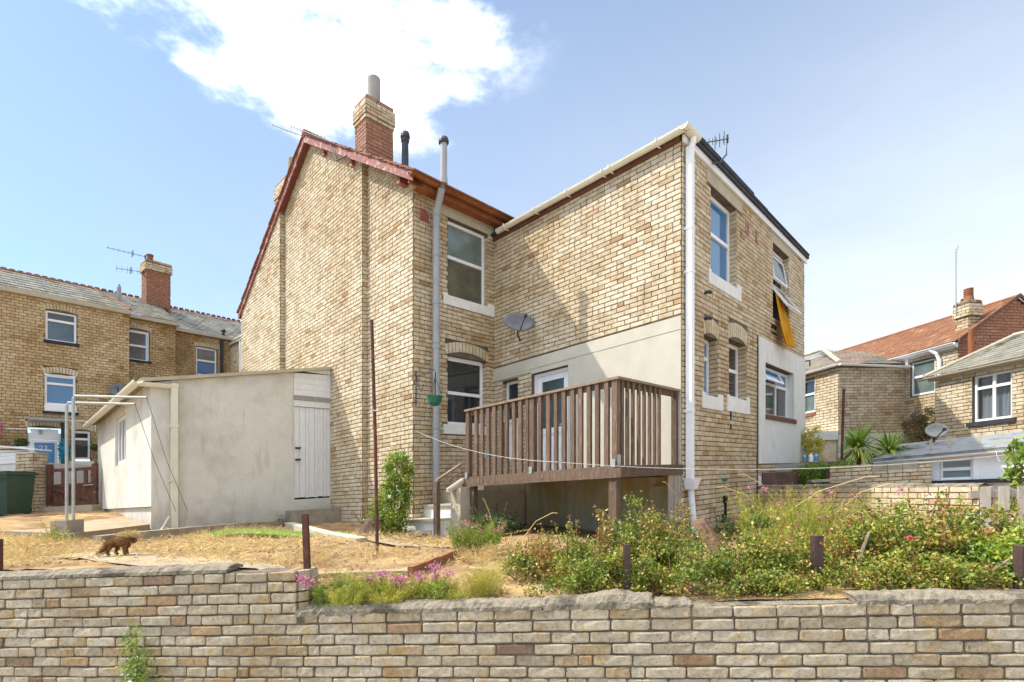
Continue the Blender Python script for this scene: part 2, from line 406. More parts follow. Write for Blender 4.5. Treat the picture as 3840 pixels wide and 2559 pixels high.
class Wall:
    """vertical wall plane: p0 + s*u, outward normal n"""
    def __init__(w, p0, u, n, ch=.0846, L=.265, joint=.014, proud=.012):
        w.p0 = np.array(p0, float); w.u = np.array(u, float); w.n = np.array(n, float)
        w.ch, w.L, w.j, w.pr = ch, L, joint, proud
        w.cells = []
    def P(w, s, z, d=0.0):
        q = w.p0 + w.u*s + w.n*d
        return np.array((q[0], q[1], z))
    def box(w, mb, s0, s1, z0, z1, d0, d1, tint=0.0):
        o = w.P(s0, z0, d0); un = w.u*(s1-s0); nn = w.n*(d1-d0)
        return mb.prism(o, (un[0],un[1],0), (nn[0],nn[1],0), (0,0,z1-z0), tint)
    def mortar(w, mb, s0, s1, z0, z1, openings=(), depth=.14, top=None):
        ss = sorted({s0, s1, *[min(max(x, s0), s1) for o in openings for x in o[:2]]})
        zz = sorted({z0, z1, *[min(max(x, z0), z1) for o in openings for x in o[2:4]]})
        for i in range(len(ss)-1):
            for k in range(len(zz)-1):
                a, b, c, d = ss[i], ss[i+1], zz[k], zz[k+1]
                cs, cz = (a+b)/2, (c+d)/2
                if b-a < 1e-6 or d-c < 1e-6: continue
                if any(o[0] < cs < o[1] and o[2] < cz < o[3] for o in openings): continue
                mb.quad(w.P(a,c), w.P(b,c), w.P(b,d), w.P(a,d))
        for o in openings:
            a, b, c, d = o[:4]
            for (e, f) in (((a,c),(b,c)), ((b,c),(b,d)), ((b,d),(a,d)), ((a,d),(a,c))):
                mb.quad(w.P(*e), w.P(*f), w.P(*f, -depth), w.P(*e, -depth))
        return mb
    def lay(w, rangef, z0, z1, openings=(), L=None, tb=0.0, off=0.0, zref=None, dirty=0.0):
        L = L or w.L
        zr = z0 if zref is None else zref
        k = math.floor((z0 - zr)/w.ch + .5)
        z = zr + k*w.ch
        while z + w.ch*.5 < z1:
            zc = z + w.ch/2
            iv = rangef(zc)
            segs = [iv] if iv else []
            for o in openings:
                if o[2] < zc < o[3]:
                    ns = []
                    for (a, b) in segs:
                        if o[1] <= a or o[0] >= b: ns.append((a, b)); continue
                        if o[0] > a: ns.append((a, o[0]))
                        if o[1] < b: ns.append((o[1], b))
                    segs = ns
            for (a, b) in segs:
                if b - a < .03: continue
                ph = off + (L/2 if k % 2 else 0) + (random.uniform(-.02,.02))
                s = math.floor((a - ph)/L)*L + ph
                while s < b:
                    c0, c1 = max(s, a), min(s+L, b)
                    if random.random() < .10 and c1-c0 > .2:
                        mid = (c0+c1)/2
                        parts = [(c0, mid), (mid, c1)]
                    else: parts = [(c0, c1)]
                    for (e, f) in parts:
                        if f - e > .035:
                            t = min(1, max(0, abs(random.gauss(0, .22)) + tb)) if random.random() < .945 else random.uniform(.45, .88)
                            w.cells.append([e + w.j/2, f - w.j/2, z + w.j/2, min(z+w.ch, z1) - w.j/2, t])
                    s += L
            z += w.ch; k += 1
    def reveal(w, s, side, z0, z1, depth, tb=.15):
        """brick ends lining a window jamb; side=+1: jamb faces -s"""
        z = z0
        while z + w.ch*.6 < z1:
            t = min(1, abs(random.gauss(tb, .25)))
            w.cells.append([s, side, z + w.j/2, min(z+w.ch, z1) - w.j/2, t, depth])
            z += w.ch
    def brick_geo(w, c, d0=-.004):
        """front face with worn arrises; returns verts, faces"""
        if len(c) == 6:
            s, side, z0, z1, t, dep = c
            e = s - side*.008
            pts = [w.P(s,z0,.003), w.P(e,z0,.003), w.P(e,z1,.003), w.P(s,z1,.003),
                   w.P(s,z0,-dep), w.P(e,z0,-dep), w.P(e,z1,-dep), w.P(s,z1,-dep)]
            return pts, [(0,1,2,3),(3,2,1,0)][:1] + [(1,5,6,2),(0,1,5,4),(3,2,6,7)]
        s0, s1, z0, z1, t = c
        pr = w.pr + random.uniform(-.003, .004)
        e = .006
        jit = lambda: random.uniform(-.0025, .0025)
        bk = [w.P(s0,z0,d0), w.P(s1,z0,d0), w.P(s1,z1,d0), w.P(s0,z1,d0)]
        md = [w.P(s0+jit(),z0+jit(),pr-.004), w.P(s1+jit(),z0+jit(),pr-.004), w.P(s1+jit(),z1+jit(),pr-.004), w.P(s0+jit(),z1+jit(),pr-.004)]
        fr = [w.P(s0+e,z0+e,pr), w.P(s1-e,z0+e,pr), w.P(s1-e,z1-e,pr), w.P(s0+e,z1-e,pr)]
        F = [(8,9,10,11)]
        for i in range(4):
            k = (i+1) % 4
            F += [(i, k, 4+k, 4+i), (4+i, 4+k, 8+k, 8+i)]
        return bk + md + fr, F

def emit_bricks(walls, parents, mat_, nobj, dist_ref=(0,0,0), stuffname='brickwork'):
    """largest nobj bricks in view become objects of their own, the others one piece of brickwork per wall"""
    allb = []
    for wi, w in enumerate(walls):
        for c in w.cells:
            if len(c) == 6: allb.append((0, wi, c)); continue
            q = w.P((c[0]+c[1])/2, (c[2]+c[3])/2)
            d = np.linalg.norm(q)
            vis = abs(q[0]/q[1]) < 1.0 and q[1] > 0
            fac = max(0, -np.dot(w.n, q[:2])/d)
            allb.append(((c[1]-c[0])*fac/d**2 if vis else 0, wi, c))
    allb.sort(key=lambda x: -x[0])
    rest = [MB() for _ in walls]
    for i, (sc_, wi, c) in enumerate(allb):
        w = walls[wi]
        V, F = w.brick_geo(c)
        if i < nobj and sc_ > 0:
            mb = MB().add(V, F + [(3,2,1,0)], 0.0)
            o = obj('brick', mb, mat_, parents[wi])
            o['tint'] = float(c[4])
        else:
            rest[wi].add(V, F, c[4])
    for wi, mb in enumerate(rest):
        if mb.v: stuff(obj(stuffname, mb, mat_, parents[wi]))

# ------------------------------------------------------------------ windows
def sash(parent, w, s0, s1, z0, z1, dep, bars=(), gl='glass', fw=.055, name='window', panes=None, sill=None, fmat='white', arch=0.0, label=None, curtain=False):
    """upvc window set back by dep; bars: list of ('h', z) / ('v', s); one pane object per light"""
    fm = MB()
    d0, d1 = -dep-.05, -dep
    w.box(fm, s0, s0+fw, z0, z1, d0, d1); w.box(fm, s1-fw, s1, z0, z1, d0, d1)
    w.box(fm, s0+fw, s1-fw, z0, z0+fw, d0, d1-.001); w.box(fm, s0+fw, s1-fw, z1-fw, z1, d0, d1-.001)
    hs = sorted([b[1] for b in bars if b[0] == 'h']); vs_ = sorted([b[1] for b in bars if b[0] == 'v'])
    for h in hs: w.box(fm, s0+fw, s1-fw, h-.032, h+.032, d0, d1+.008)
    for v in vs_: w.box(fm, v-.03, v+.03, z0+fw, z1-fw, d0, d1+.006)
    if arch:
        n = 10; top = []
        for i in range(n+1):
            t = i/n; top.append((s0+(s1-s0)*t, z1 + arch*(1-(2*t-1)**2)))
        for i in range(n):
            (a, za), (b, zb) = top[i], top[i+1]
            fm.add([w.P(a,z1-.002,d1), w.P(b,z1-.002,d1), w.P(b,zb,d1), w.P(a,za,d1)], [(0,1,2,3)])
    f = obj(name, fm, M[fmat], parent)
    if label: f['label'] = label
    ze = [z0+fw] + hs + [z1-fw]; se = [s0+fw] + vs_ + [s1-fw]
    k = 0
    for i in range(len(ze)-1):
        for j in range(len(se)-1):
            g_ = gl if isinstance(gl, str) else gl[k % len(gl)]
            pm = MB(); w.box(pm, se[j]-.01, se[j+1]+.01, ze[i]-.01, ze[i+1]+.01, d0+.012, d0+.024)
            obj('pane', pm, M[g_], f); k += 1
    if curtain:
        cm = MB(); n = 26
        for q in range(n):
            t0, t1 = q/n, (q+1)/n
            o0, o1 = .02*math.sin(q*1.9), .02*math.sin((q+1)*1.9)
            a, b = s0+fw+(s1-s0-2*fw)*t0, s0+fw+(s1-s0-2*fw)*t1
            if isinstance(curtain, tuple) and curtain[0] < (t0+t1)/2 < curtain[1]: continue
            cm.quad(w.P(a,z0,d0-.08+o0), w.P(b,z0,d0-.08+o1), w.P(b,z1,d0-.08+o1), w.P(a,z1,d0-.08+o0))
        obj('curtain', cm, M['curtain'], f)
        rm = MB(); rm.quad(w.P(s0,z0,d0-.5), w.P(s1,z0,d0-.5), w.P(s1,z1,d0-.5), w.P(s0,z1,d0-.5)); obj('room_interior', rm, M['black'], f)
    if sill:
        sm = MB(); w.box(sm, sill[0], sill[1], sill[2], sill[3], -dep, sill[4] if len(sill) > 4 else .03)
        obj('sill', sm, M[sill[5] if len(sill) > 5 else 'sill'], f)
    return f
def lug_sill(parent, w, s0, s1, si0, si1, z0, z1, zl, dep, m='sill'):
    sm = MB()
    w.box(sm, s0, s1, z0, z1, -dep, .022)
    w.box(sm, s0, si0, z1, min(zl, z1+.045), -.05, .022); w.box(sm, si1, s1, z1, min(zl, z1+.075), -.05, .022)
    return obj('sill', sm, M[m], parent)
def arch(parent, w, s0, s1, z0, rise, hgt, n, mat_='brick', tint=0.1, d=.009):
    mb = MB()
    for i in range(n):
        t0, t1 = i/n, (i+1)/n
        def zz(t): return z0 + rise*(1-(2*t-1)**2)
        def ss(t, o): return s0+(s1-s0)*t + (2*t-1)*o
        g_ = .09/n
        a, b = t0+g_, t1-g_
        e = .0
        q = [w.P(ss(a,0), zz(a), d), w.P(ss(b,0), zz(b), d), w.P(ss(b,.03), zz(b)+hgt, d), w.P(ss(a,.03), zz(a)+hgt, d)]
        r_ = [x - np.array((*(w.n*.03), 0)) for x in q]
        mb.add(q + r_, [(0,1,2,3),(4,5,1,0),(5,6,2,1),(6,7,3,2),(7,4,0,3)], random.uniform(0,.16)+tint*.6)
    return obj('brick_arch', mb, M[mat_], parent)

# ================================================================== HOUSE
hs = thing('brick_house', 'cream brick house with a red painted gable, tall chimney and lower rear wing', 'house', H(4.3, -2.1, -.8))
J = 4.349; KB = -2.123; GA = 12.944
w_wing = Wall(C0, AX, -BX)                                  # s = a, plane b = 0
w_end = Wall(C0, BX, -AX)                                   # s = b, plane a = 0
w_back = Wall(C0 + AX*J, BX, -AX)                           # s = b, plane a = J
w_g0 = Wall(C0 + BX*KB, AX, -BX)                            # gable: right panel
w_g1 = Wall(C0 + BX*(KB-.12), AX, -BX)
w_g2 = Wall(C0 + BX*(KB-.24), AX, -BX)
EZ = 5.80; RA = 8.46; RZ = 8.78; EA = 3.97                  # verge line
pit = (RZ-EZ)/(RA-EA)
def vz(a): return EZ + (a-EA)*pit if a < RA else RZ - (a-RA)*pit
def rng_under(w, lo, hi, dz=-.10):
    def f(z):
        a0 = EA + (z - EZ - dz)/pit; a1 = 2*RA - a0
        a, b = max(lo, a0), min(hi, a1)
        return (a, b) if b > a else None
    return f

# openings
o_bu = (-1.30, -.19, 3.93, 5.52); o_bl = (-1.30, -.24, 1.33, 2.74)
o_door = (2.28, 3.23, .20, 2.28); o_sw = (3.62, 4.07, .60, 2.27)
o_e1 = (1.12, 2.33, 3.57, 5.15); o_e2 = (4.50, 5.66, 3.45, 5.17)
o_n1 = (.85, 1.43, 1.42, 2.46); o_n2 = (1.95, 2.86, 1.47, 2.58); o_bw = (3.94, 6.03, 1.265, 2.395)

walls = [w_g0, w_g1, w_g2, w_back, w_wing, w_end]
wp = []
def wallpart(mb, label):
    o = obj('wall', mb, M['mortar'], hs); o['label'] = label; wp.append(o); return o
def gable_mortar(w, lo, hi, zb):
    mb = MB(); N_ = 24
    for i in range(N_):
        a, b = lo+(hi-lo)*i/N_, lo+(hi-lo)*(i+1)/N_
        mb.quad(w.P(a, zb), w.P(b, zb), w.P(b, vz(b)-.06), w.P(a, vz(a)-.06))
    return mb
P1, P2 = 6.02, 10.02
mb = gable_mortar(w_g0, J, P1+.01, -1.0)
mb.quad(w_g0.P(P1,-1), w_g1.P(P1,-1), w_g1.P(P1,vz(P1)-.08), w_g0.P(P1,vz(P1)-.08))
wallpart(mb, 'sunlit right panel of the gable wall beside the corner')
mb = gable_mortar(w_g1, P1, P2+.01, -1.0)
mb.quad(w_g1.P(P2,-1), w_g2.P(P2,-1), w_g2.P(P2,vz(P2)-.08), w_g1.P(P2,vz(P2)-.08))
wallpart(mb, 'sunlit middle panel of the gable wall under the ridge')
mb = gable_mortar(w_g2, P2, GA, -1.0)
mb.quad(w_g2.P(GA,-1), w_g2.P(GA,-1,-6), w_g2.P(GA,5.7,-6), w_g2.P(GA,5.7))
wallpart(mb, 'narrow left strip of the gable wall')
mb = w_back.mortar(MB(), KB, .0, -1.0, 5.86, [o_bu, o_bl])
wallpart(mb, 'shaded wall with two windows between gable and wing')
mb = w_wing.mortar(MB(), 0, J, -1.2, 5.5, [o_door, o_sw])
wallpart(mb, 'wing wall with the door behind the deck')
mb = w_end.mortar(MB(), 0, 7.016, -1.4, 5.5, [o_e1, o_e2, o_n1, o_n2, o_bw])
mb.quad(w_end.P(7.016,-1.4), w_end.P(7.016,-1.4,-J), w_end.P(7.016,5.5,-J), w_end.P(7.016,5.5))
wallpart(mb, 'shaded end wall of the wing')
w_g0.lay(rng_under(w_g0, J, P1), -1.0, 8.8, tb=.0, zref=-1)
w_g1.lay(rng_under(w_g1, P1, P2), -1.0, 8.9, tb=.0, zref=-1)
w_g2.lay(rng_under(w_g2, P2, GA), -1.0, 8.9, tb=.0, zref=-1)
for (wa, pa) in ((w_g1, P1), (w_g2, P2)):
    wr = Wall(wa.P(pa, 0, .004)[:2], BX, -AX); wr.pr = .012
    wr.lay(lambda z: (0.002, .118), -1.0, vz(pa)-.1, tb=.25, zref=-1)
    wa_cells = wr.cells
    walls.append(wr); wp.append(wp[0] if wa is w_g1 else wp[1])
a_l = (-1.36, -.18, 2.70, 3.02)
w_back.lay(lambda z: (KB, -.005), -1.0, 5.84, [o_bu, (-1.52,-.02,5.50,5.74), (-1.42,0,3.74,3.94), o_bl, a_l, (-1.42,-.12,1.14,1.34)], tb=.16, zref=-1)
w_back.reveal(o_bu[1], 1, 3.93, 5.5, .12); w_back.reveal(o_bl[1], 1, 1.36, 2.72, .12)
wing_holes = [o_door, o_sw, (0,2.28,.05,2.60), (2.28,J,2.36,2.60), (-.1,3.36,-1.3,.06)]
w_wing.lay(lambda z: (0, J), -1.2, 5.42, wing_holes, tb=.02, zref=-1.0)
w_wing.reveal(4.07, 1, 1.4, 2.27, .12)
end_holes = [o_e1, o_e2, o_n1, o_n2, o_bw, (.95,2.62,5.13,5.42), (4.35,5.85,5.15,5.42), (1.0,2.56,3.38,3.60),
             (3.53,7.1,.2,2.89), (3.53,7.1,-.40,-.04), (.76,1.64,1.18,1.44), (1.85,3.02,1.2,1.5), (.83,1.46,2.4,2.84), (1.93,2.9,2.5,2.98)]
w_end.lay(lambda z: (0, 7.016), -1.4, 5.46, end_holes, tb=.14, zref=-1.0)
w_end.reveal(2.33, 1, 3.6, 5.13, .13); w_end.reveal(5.66, 1, 3.45, 5.15, .13)
w_end.reveal(1.43, 1, 1.44, 2.5, .16); w_end.reveal(2.86, 1, 1.5, 2.6, .16)
emit_bricks(walls, wp, M['brick'], 300)

# render, lintels
WP_G0, WP_G1, WP_G2, WP_BACK, WP_WING, WP_END = wp[:6]
mb = MB(); w_wing.box(mb, 0.004, 2.278, .05, 2.385, -.02, .022); w_wing.box(mb, 2.282, 3.236, 2.285, 2.383, -.02, .0185)
w_wing.box(mb, .002, 2.28, 2.388, 2.606, -.02, .028); w_wing.box(mb, 2.282, J-.004, 2.36+.026, 2.603, -.02, .026); w_wing.box(mb, 3.238, J-.006, 2.33, 2.384, -.02, .024)
obj('render_panel', mb, M['render'], hs)['label'] = 'cream render panel and lintel band around the back door'
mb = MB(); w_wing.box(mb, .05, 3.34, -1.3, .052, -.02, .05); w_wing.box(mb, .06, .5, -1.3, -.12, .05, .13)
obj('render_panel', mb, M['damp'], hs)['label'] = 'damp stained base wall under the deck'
mb = MB(); w_end.box(mb, 3.535, 7.03, .20, 2.89, -.02, .028, 0)
# leave the window opening free: build as frame pieces instead
mb = MB()
w_end.box(mb, 3.535, 3.94, .20, 2.89, -.02, .028); w_end.box(mb, 6.03, 7.03, .20, 2.89, -.02, .0283)
w_end.box(mb, 3.94, 6.03, .20, 1.262, -.02, .0277); w_end.box(mb, 3.94, 6.03, 2.397, 2.89, -.02, .0277)
w_end.box(mb, 6.018, 6.032, 1.27, 2.39, -.14, -.02)
obj('render_panel', mb, M['greyrender'], hs)['label'] = 'pale grey render panel around the kitchen window'
mb = MB(); w_end.box(mb, 3.55, 7.028, -.41, -.045, -.02, .012); obj('painted_plinth', mb, M['whitepaint'], hs)
mb = MB(); w_back.box(mb, -1.52, -.02, 5.522, 5.742, -.13, .014); obj('lintel', mb, M['lintel'], hs)
mb = MB(); w_end.box(mb, .95, 2.62, 5.152, 5.40, -.13, .014); obj('lintel', mb, M['lintel'], hs)
mb = MB(); w_end.box(mb, 4.35, 5.85, 5.172, 5.40, -.13, .014); obj('lintel', mb, M['lintel'], hs)

# windows and doors
f = sash(hs, w_back, -1.29, -.20, 3.94, 5.515, .10, [('h', 4.78)], ['frostdark', 'frost'], fw=.06, label='frosted bathroom window in the corner, upper of two')
lug_sill(f, w_back, -1.42, -.01, -1.30, -.19, 3.745, 3.935, 4.02, .10)
f = sash(hs, w_back, -1.29, -.25, 1.345, 2.72, .10, [('h', 2.0)], 'glass', fw=.06, arch=.13, label='arched window in the corner, lower of two')
lug_sill(f, w_back, -1.42, -.12, -1.30, -.24, 1.14, 1.335, 1.335, .10)
arch(hs, w_back, -1.36, -.18, 2.74, .11, .20, 13)
f = sash(hs, w_end, 1.13, 2.33, 3.61, 5.14, .13, [('h', 4.43)], ['glass_skyblue', 'glass_skyblue'], fw=.07, label='upstairs window with blue sky painted in its panes beside the downpipe')
lug_sill(f, w_end, 1.02, 2.55, 1.12, 2.335, 3.39, 3.60, 3.72, .13)
# upstairs window with open casement
f = sash(hs, w_end, 4.51, 5.66, 3.47, 5.16, .13, [('h', 4.33)], ['black', 'glass'], fw=.07, label='upstairs window with its lower light pushed open')
def hinge_light(s0, s1, zt, ln, ang, parent, wd=.055):
    """top-hung light, opened outwards by ang"""
    ca, sa = math.cos(ang), math.sin(ang)
    def Q(s, t, o=0.0):
        d = -.12 + t*sa + o*ca; z = zt - t*ca + o*sa
        return w_end.P(s, z, d)
    fm = MB()
    def bar(sa_, sb_, ta, tb):
        q = [Q(sa_,ta), Q(sb_,ta), Q(sb_,tb), Q(sa_,tb), Q(sa_,ta,.045), Q(sb_,ta,.045), Q(sb_,tb,.045), Q(sa_,tb,.045)]
        fm.add(q, [(0,1,2,3),(7,6,5,4),(0,4,5,1),(1,5,6,2),(2,6,7,3),(3,7,4,0)])
    bar(s0, s0+wd, 0, ln); bar(s1-wd, s1, 0, ln); bar(s0+wd, s1-wd, 0, wd); bar(s0+wd, s1-wd, ln-wd, ln)
    o = obj('casement', fm, M['white'], parent)
    pm = MB(); q = [Q(s0+wd,wd,.02), Q(s1-wd,wd,.02), Q(s1-wd,ln-wd,.02), Q(s0+wd,ln-wd,.02)]
    q2 = [Q(s0+wd,wd,.03), Q(s1-wd,wd,.03), Q(s1-wd,ln-wd,.03), Q(s0+wd,ln-wd,.03)]
    pm.add(q+q2, [(0,1,2,3),(7,6,5,4)])
    o2 = obj('pane', pm, M['glass'], parent)
    return o
hinge_light(4.55, 5.62, 4.31, .76, R(32), f)
hinge_light(4.60, 5.56, 4.98, .60, R(9), f, .04)
f = sash(hs, w_end, .86, 1.43, 1.45, 2.47, .16, [('h', 2.12)], ['glass_skyblue', 'glass_skyblue'], fw=.06, arch=.06, label='narrow arched window nearest the downpipe')
lug_sill(f, w_end, .75, 1.65, .85, 1.435, 1.18, 1.41, 1.47, .16)
f = sash(hs, w_end, 1.96, 2.86, 1.50, 2.58, .16, [('h', 2.06)], ['glass', 'glass'], fw=.065, arch=.07, label='narrow arched window between the downpipe and the render panel')
lug_sill(f, w_end, 1.85, 3.02, 1.95, 2.865, 1.20, 1.47, 1.56, .16)
arch(hs, w_end, .83, 1.46, 2.45, .07, .26, 6); arch(hs, w_end, 1.93, 2.90, 2.57, .09, .27, 10)
f = sash(hs, w_end, 3.96, 6.02, 1.28, 2.385, .13, [('v', 5.15), ('h', 2.02)], ['glass', 'glass', 'glass', 'glass_skyblue'], fw=.06, label='kitchen window with an open top light in the render panel')
mb = MB(); w_end.box(mb, 3.93, 6.16, 1.165, 1.268, -.13, .055); obj('sill', mb, M['brownwood'], f)
def top_light():
    ca, sa = math.cos(R(25)), math.sin(R(25)); s0, s1, zt, ln = 3.98, 5.16, 2.33, .34
    fm = MB()
    def Q(s, t, o): return w_end.P(s, zt - t*ca + o*sa, -.12 + t*sa + o*ca)
    for (a, b, c, d) in ((s0, s0+.05, 0, ln), (s1-.05, s1, 0, ln), (s0+.05, s1-.05, 0, .05), (s0+.05, s1-.05, ln-.05, ln)):
        q = [Q(a,c,0), Q(b,c,0), Q(b,d,0), Q(a,d,0), Q(a,c,.04), Q(b,c,.04), Q(b,d,.04), Q(a,d,.04)]
        fm.add(q, [(0,1,2,3),(7,6,5,4),(0,4,5,1),(1,5,6,2),(2,6,7,3),(3,7,4,0)])
    obj('casement', fm, M['white'], f)
    pm = MB(); pm.add([Q(s0+.05,.05,.02), Q(s1-.05,.05,.02), Q(s1-.05,ln-.05,.02), Q(s0+.05,ln-.05,.02)], [(0,1,2,3)])
    obj('pane', pm, M['glass_skyblue'], f)
top_light()
# back door
mb = MB()
for (a, b, c, d) in ((2.28,2.345,.2,2.27), (3.165,3.23,.2,2.27), (2.345,3.165,2.205,2.271)): w_wing.box(mb, a, b, c, d, -.16, -.08)
dr = obj('door_frame', mb, M['white'], hs)
mb = MB()
for (a, b, c, d) in ((2.35,2.47,.22,2.2), (3.04,3.16,.22,2.2), (2.47,3.04,2.09,2.2), (2.47,3.04,1.02,1.14), (2.47,3.04,.22,.36)): w_wing.box(mb, a, b, c, d, -.15, -.095)
w_wing.box(mb, 2.47, 3.04, .36, 1.02, -.14, -.115); w_wing.box(mb, 2.56, 2.95, .45, .93, -.116, -.104)
dl = obj('door', mb, M['white'], hs); dl['label'] = 'white back door with obscured glass'
mb = MB(); w_wing.box(mb, 2.46, 3.05, 1.13, 2.10, -.135, -.125); obj('pane', mb, M['teadglass'], dl)
mb = MB(); w_wing.box(mb, 2.39, 2.43, 1.0, 1.25, -.095, -.085); w_wing.box(mb, 2.40, 2.54, 1.16, 1.185, -.06, -.045); w_wing.box(mb, 2.40, 2.42, 1.16, 1.185, -.09, -.05); obj('door_handle', mb, M['galv'], dl)
f = sash(hs, w_wing, 3.63, 4.06, .62, 2.265, .11, [('h', 1.42)], ['white', 'glass'], fw=.055, label='narrow window beside the back door')

# main roof
bo = KB - .30                                              # outer face of the bargeboards
rb = KB - .34; re = 7.0
def slope_quad(mb, a0, a1, b0, b1, up, tint=0.0, th=.05):
    q = [H(a0,b0,vz(a0)+up), H(a1,b0,vz(a1)+up), H(a1,b1,vz(a1)+up), H(a0,b1,vz(a0)+up)]
    r_ = [(x,y,z-th) for (x,y,z) in q]
    mb.add(q+r_, [(3,2,1,0),(4,5,6,7),(0,1,5,4),(1,2,6,5),(2,3,7,6),(3,0,4,7)], tint)
mb = MB()
slope_quad(mb, EA+.1, RA, KB-.22, re, -.0); slope_quad(mb, RA, 2*RA-EA-.1, KB-.22, re, -.0)
roof = obj('roof', mb, M['felt'], hs)
nt_ = 22; cnt = 0; rest = MB()
cols_b = np.arange(rb, re, .30)
for side in (0, 1):
    for k in range(nt_):
        t0, t1 = k/nt_, (k+1.28)/nt_
        for ci, b0 in enumerate(cols_b):
            a0 = (EA-.14) + (RA-EA+.14)*t0; a1 = min((EA-.14) + (RA-EA+.14)*t1, RA)
            z0, z1 = vz(a0)+.075, vz(a1)+.045
            if side: a0, a1 = 2*RA-a0, 2*RA-a1
            b1 = b0 + .29; j = random.uniform(-.012,.012) if ci == 0 else 0
            q = [H(a0,b0+j,z0), H(a1,b0+j,z1), H(a1,b1,z1), H(a0,b1,z0)]
            r_ = [(x,y,z-.03) for (x,y,z) in q]
            F = [(3,2,1,0),(4,5,6,7),(0,1,5,4),(1,2,6,5),(2,3,7,6),(3,0,4,7)]
            if side: F = [tuple(reversed(x)) for x in F]
            tt = random.random()
            if ci < 3:
                m_ = MB().add(q+r_, F); o = obj('tile', m_, M['terracotta'], roof); o['tint'] = tt
            else: rest.add(q+r_, F, tt)
stuff(obj('tiling', rest, M['terracotta'], roof))
mb = MB(); mb.tube([H(RA, rb+.02, RZ+.05), H(RA, re, RZ+.05)], .10, 8); obj('ridge_tiles', mb, M['terracotta'], roof)
def barge(a0, a1, nm):
    mb = MB(); h = .19
    q = [H(a0,bo,vz(a0)-h+.03), H(a1,bo,vz(a1)-h+.03), H(a1,bo,vz(a1)+.03), H(a0,bo,vz(a0)+.03)]
    dv = np.array(HV(0,.03,0)); r_ = [np.array(x)+dv for x in q]
    F = [(0,1,2,3),(7,6,5,4),(4,5,1,0),(5,6,2,1),(6,7,3,2),(7,4,0,3)]
    mb.add(q+r_, F); o = obj('bargeboard', mb, M['barge'], hs)
    sm = MB(); q = [H(a0,bo+.03,vz(a0)-.15), H(a1,bo+.03,vz(a1)-.15), H(a1,KB-.0,vz(a1)-.15), H(a0,KB-.0,vz(a0)-.15)]
    r_ = [(x,y,z+.02) for (x,y,z) in q]
    sm.add(q+r_, [(0,1,2,3),(7,6,5,4),(0,4,5,1)]); obj('soffit', sm, M['soffit'], hs)
barge(EA+.0, RA, 'r'); barge(RA, 2*RA-EA+.1, 'l')
for a in (4.55, 6.35, 7.65, 10.9):
    mb = MB(); hbox(mb, a-.05, a+.05, bo+.09, KB+.02, vz(a)-.30, vz(a)-.16); obj('purlin_end', mb, M['barge'], hs)
# eaves gutter of the main roof over the corner windows
def gutter(p0, p1, r=.06, n=7):
    p0 = np.array(p0); p1 = np.array(p1); ax = (p1-p0); axn = ax/np.linalg.norm(ax)
    side = np.cross(axn, (0,0,1)); side /= np.linalg.norm(side)
    mb = MB(); V = []
    for p in (p0, p1):
        for rr in (r, r-.012):
            V += [p + side*rr*math.cos(math.pi*k/n) + np.array((0,0,1))*(-rr*math.sin(math.pi*k/n)) for k in range(n+1)]
    m = n+1; F = []
    for k in range(n):
        F += [(k, k+1, 2*m+k+1, 2*m+k), (m+k+1, m+k, 3*m+k, 3*m+k+1), (k, m+k, m+k+1, k+1), (2*m+k, 2*m+k+1, 3*m+k+1, 3*m+k)]
    F += [(0, 2*m, 3*m, m), (n, m+n, 3*m+n, 2*m+n)]
    return mb.add(V, F)
mb = gutter(H(J-.36, bo-.03, EZ+.03), H(J-.36, .6, EZ+.03), .085); obj('gutter', mb, M['rustgutter'], hs)
mb = MB(); hbox(mb, J-.25, J-.21, bo+.03, .35, EZ-.12, EZ+.06); hbox(mb, J-.205, J-.012, KB-.02, .35, EZ-.08, EZ-.055); obj('fascia', mb, M['rustgutter'], hs)
mb = MB(); w_back.box(mb, KB, -.01, 5.76, 5.845, -.02, .05); obj('eaves_course', mb, M['brick'], hs)

# chimneys
def chimney(a0, a1, b0, b1, z0, zc, zt, pots, label, bricks=True):
    core = MB(); hbox(core, a0, a1, b0, b1, z0, zt-.03); e = .032
    hbox(core, a0-e, a1+e, b0-e, b1+e, zc, zt-.10)
    ch = obj('chimney', core, M['mortar'], hs); ch['label'] = label
    lo, hi = MB(), MB()
    for (z0_, z1_, ex, tgt, tb) in ((z0, zc-.085, 0, lo, .2), (zc-.085, zc, .02, hi, .2), (zc, zt-.19, .038, hi, .34), (zt-.19, zt-.10, .03, hi, .1), (zt-.10, zt, .01, lo, .4)):
        for (p0, u, n, ln) in ((C0+AX*(a0-ex)+BX*(b0-ex), AX, -BX, a1-a0+2*ex), (C0+AX*(a0-ex)+BX*(b0-ex), BX, -AX, b1-b0+2*ex),
                               (C0+AX*(a0-ex)+BX*(b1+ex), AX, BX, a1-a0+2*ex), (C0+AX*(a1+ex)+BX*(b0-ex), BX, AX, b1-b0+2*ex)):
            w = Wall(p0, u, n); w.pr = .006
            w.lay(lambda z: (0, ln), z0_, z1_, tb=tb)
            for c in w.cells:
                V, F = w.brick_geo(c, -.04); tgt.add(V, F, c[4])
        if ex: hbox(tgt, a0-ex+.004, a1+ex-.004, b0-ex+.004, b1+ex-.004, z1_-.012, z1_-.003, .3)
    stuff(obj('brickwork', lo, M['redbrick'], ch)); stuff(obj('brickwork', hi, M['brick'], ch))
    for (a, b, r, h) in pots:
        pm = MB(); pm.lathe(H(a,b,zt-.02), [(r*1.06,0),(r*1.06,.06),(r,.08),(r,h-.03),(r*.97,h),(r*.8,h),(r*.8,h-.2)], 20)
        obj('chimney_pot', pm, M['potgrey'], ch, smooth=False)
    return ch
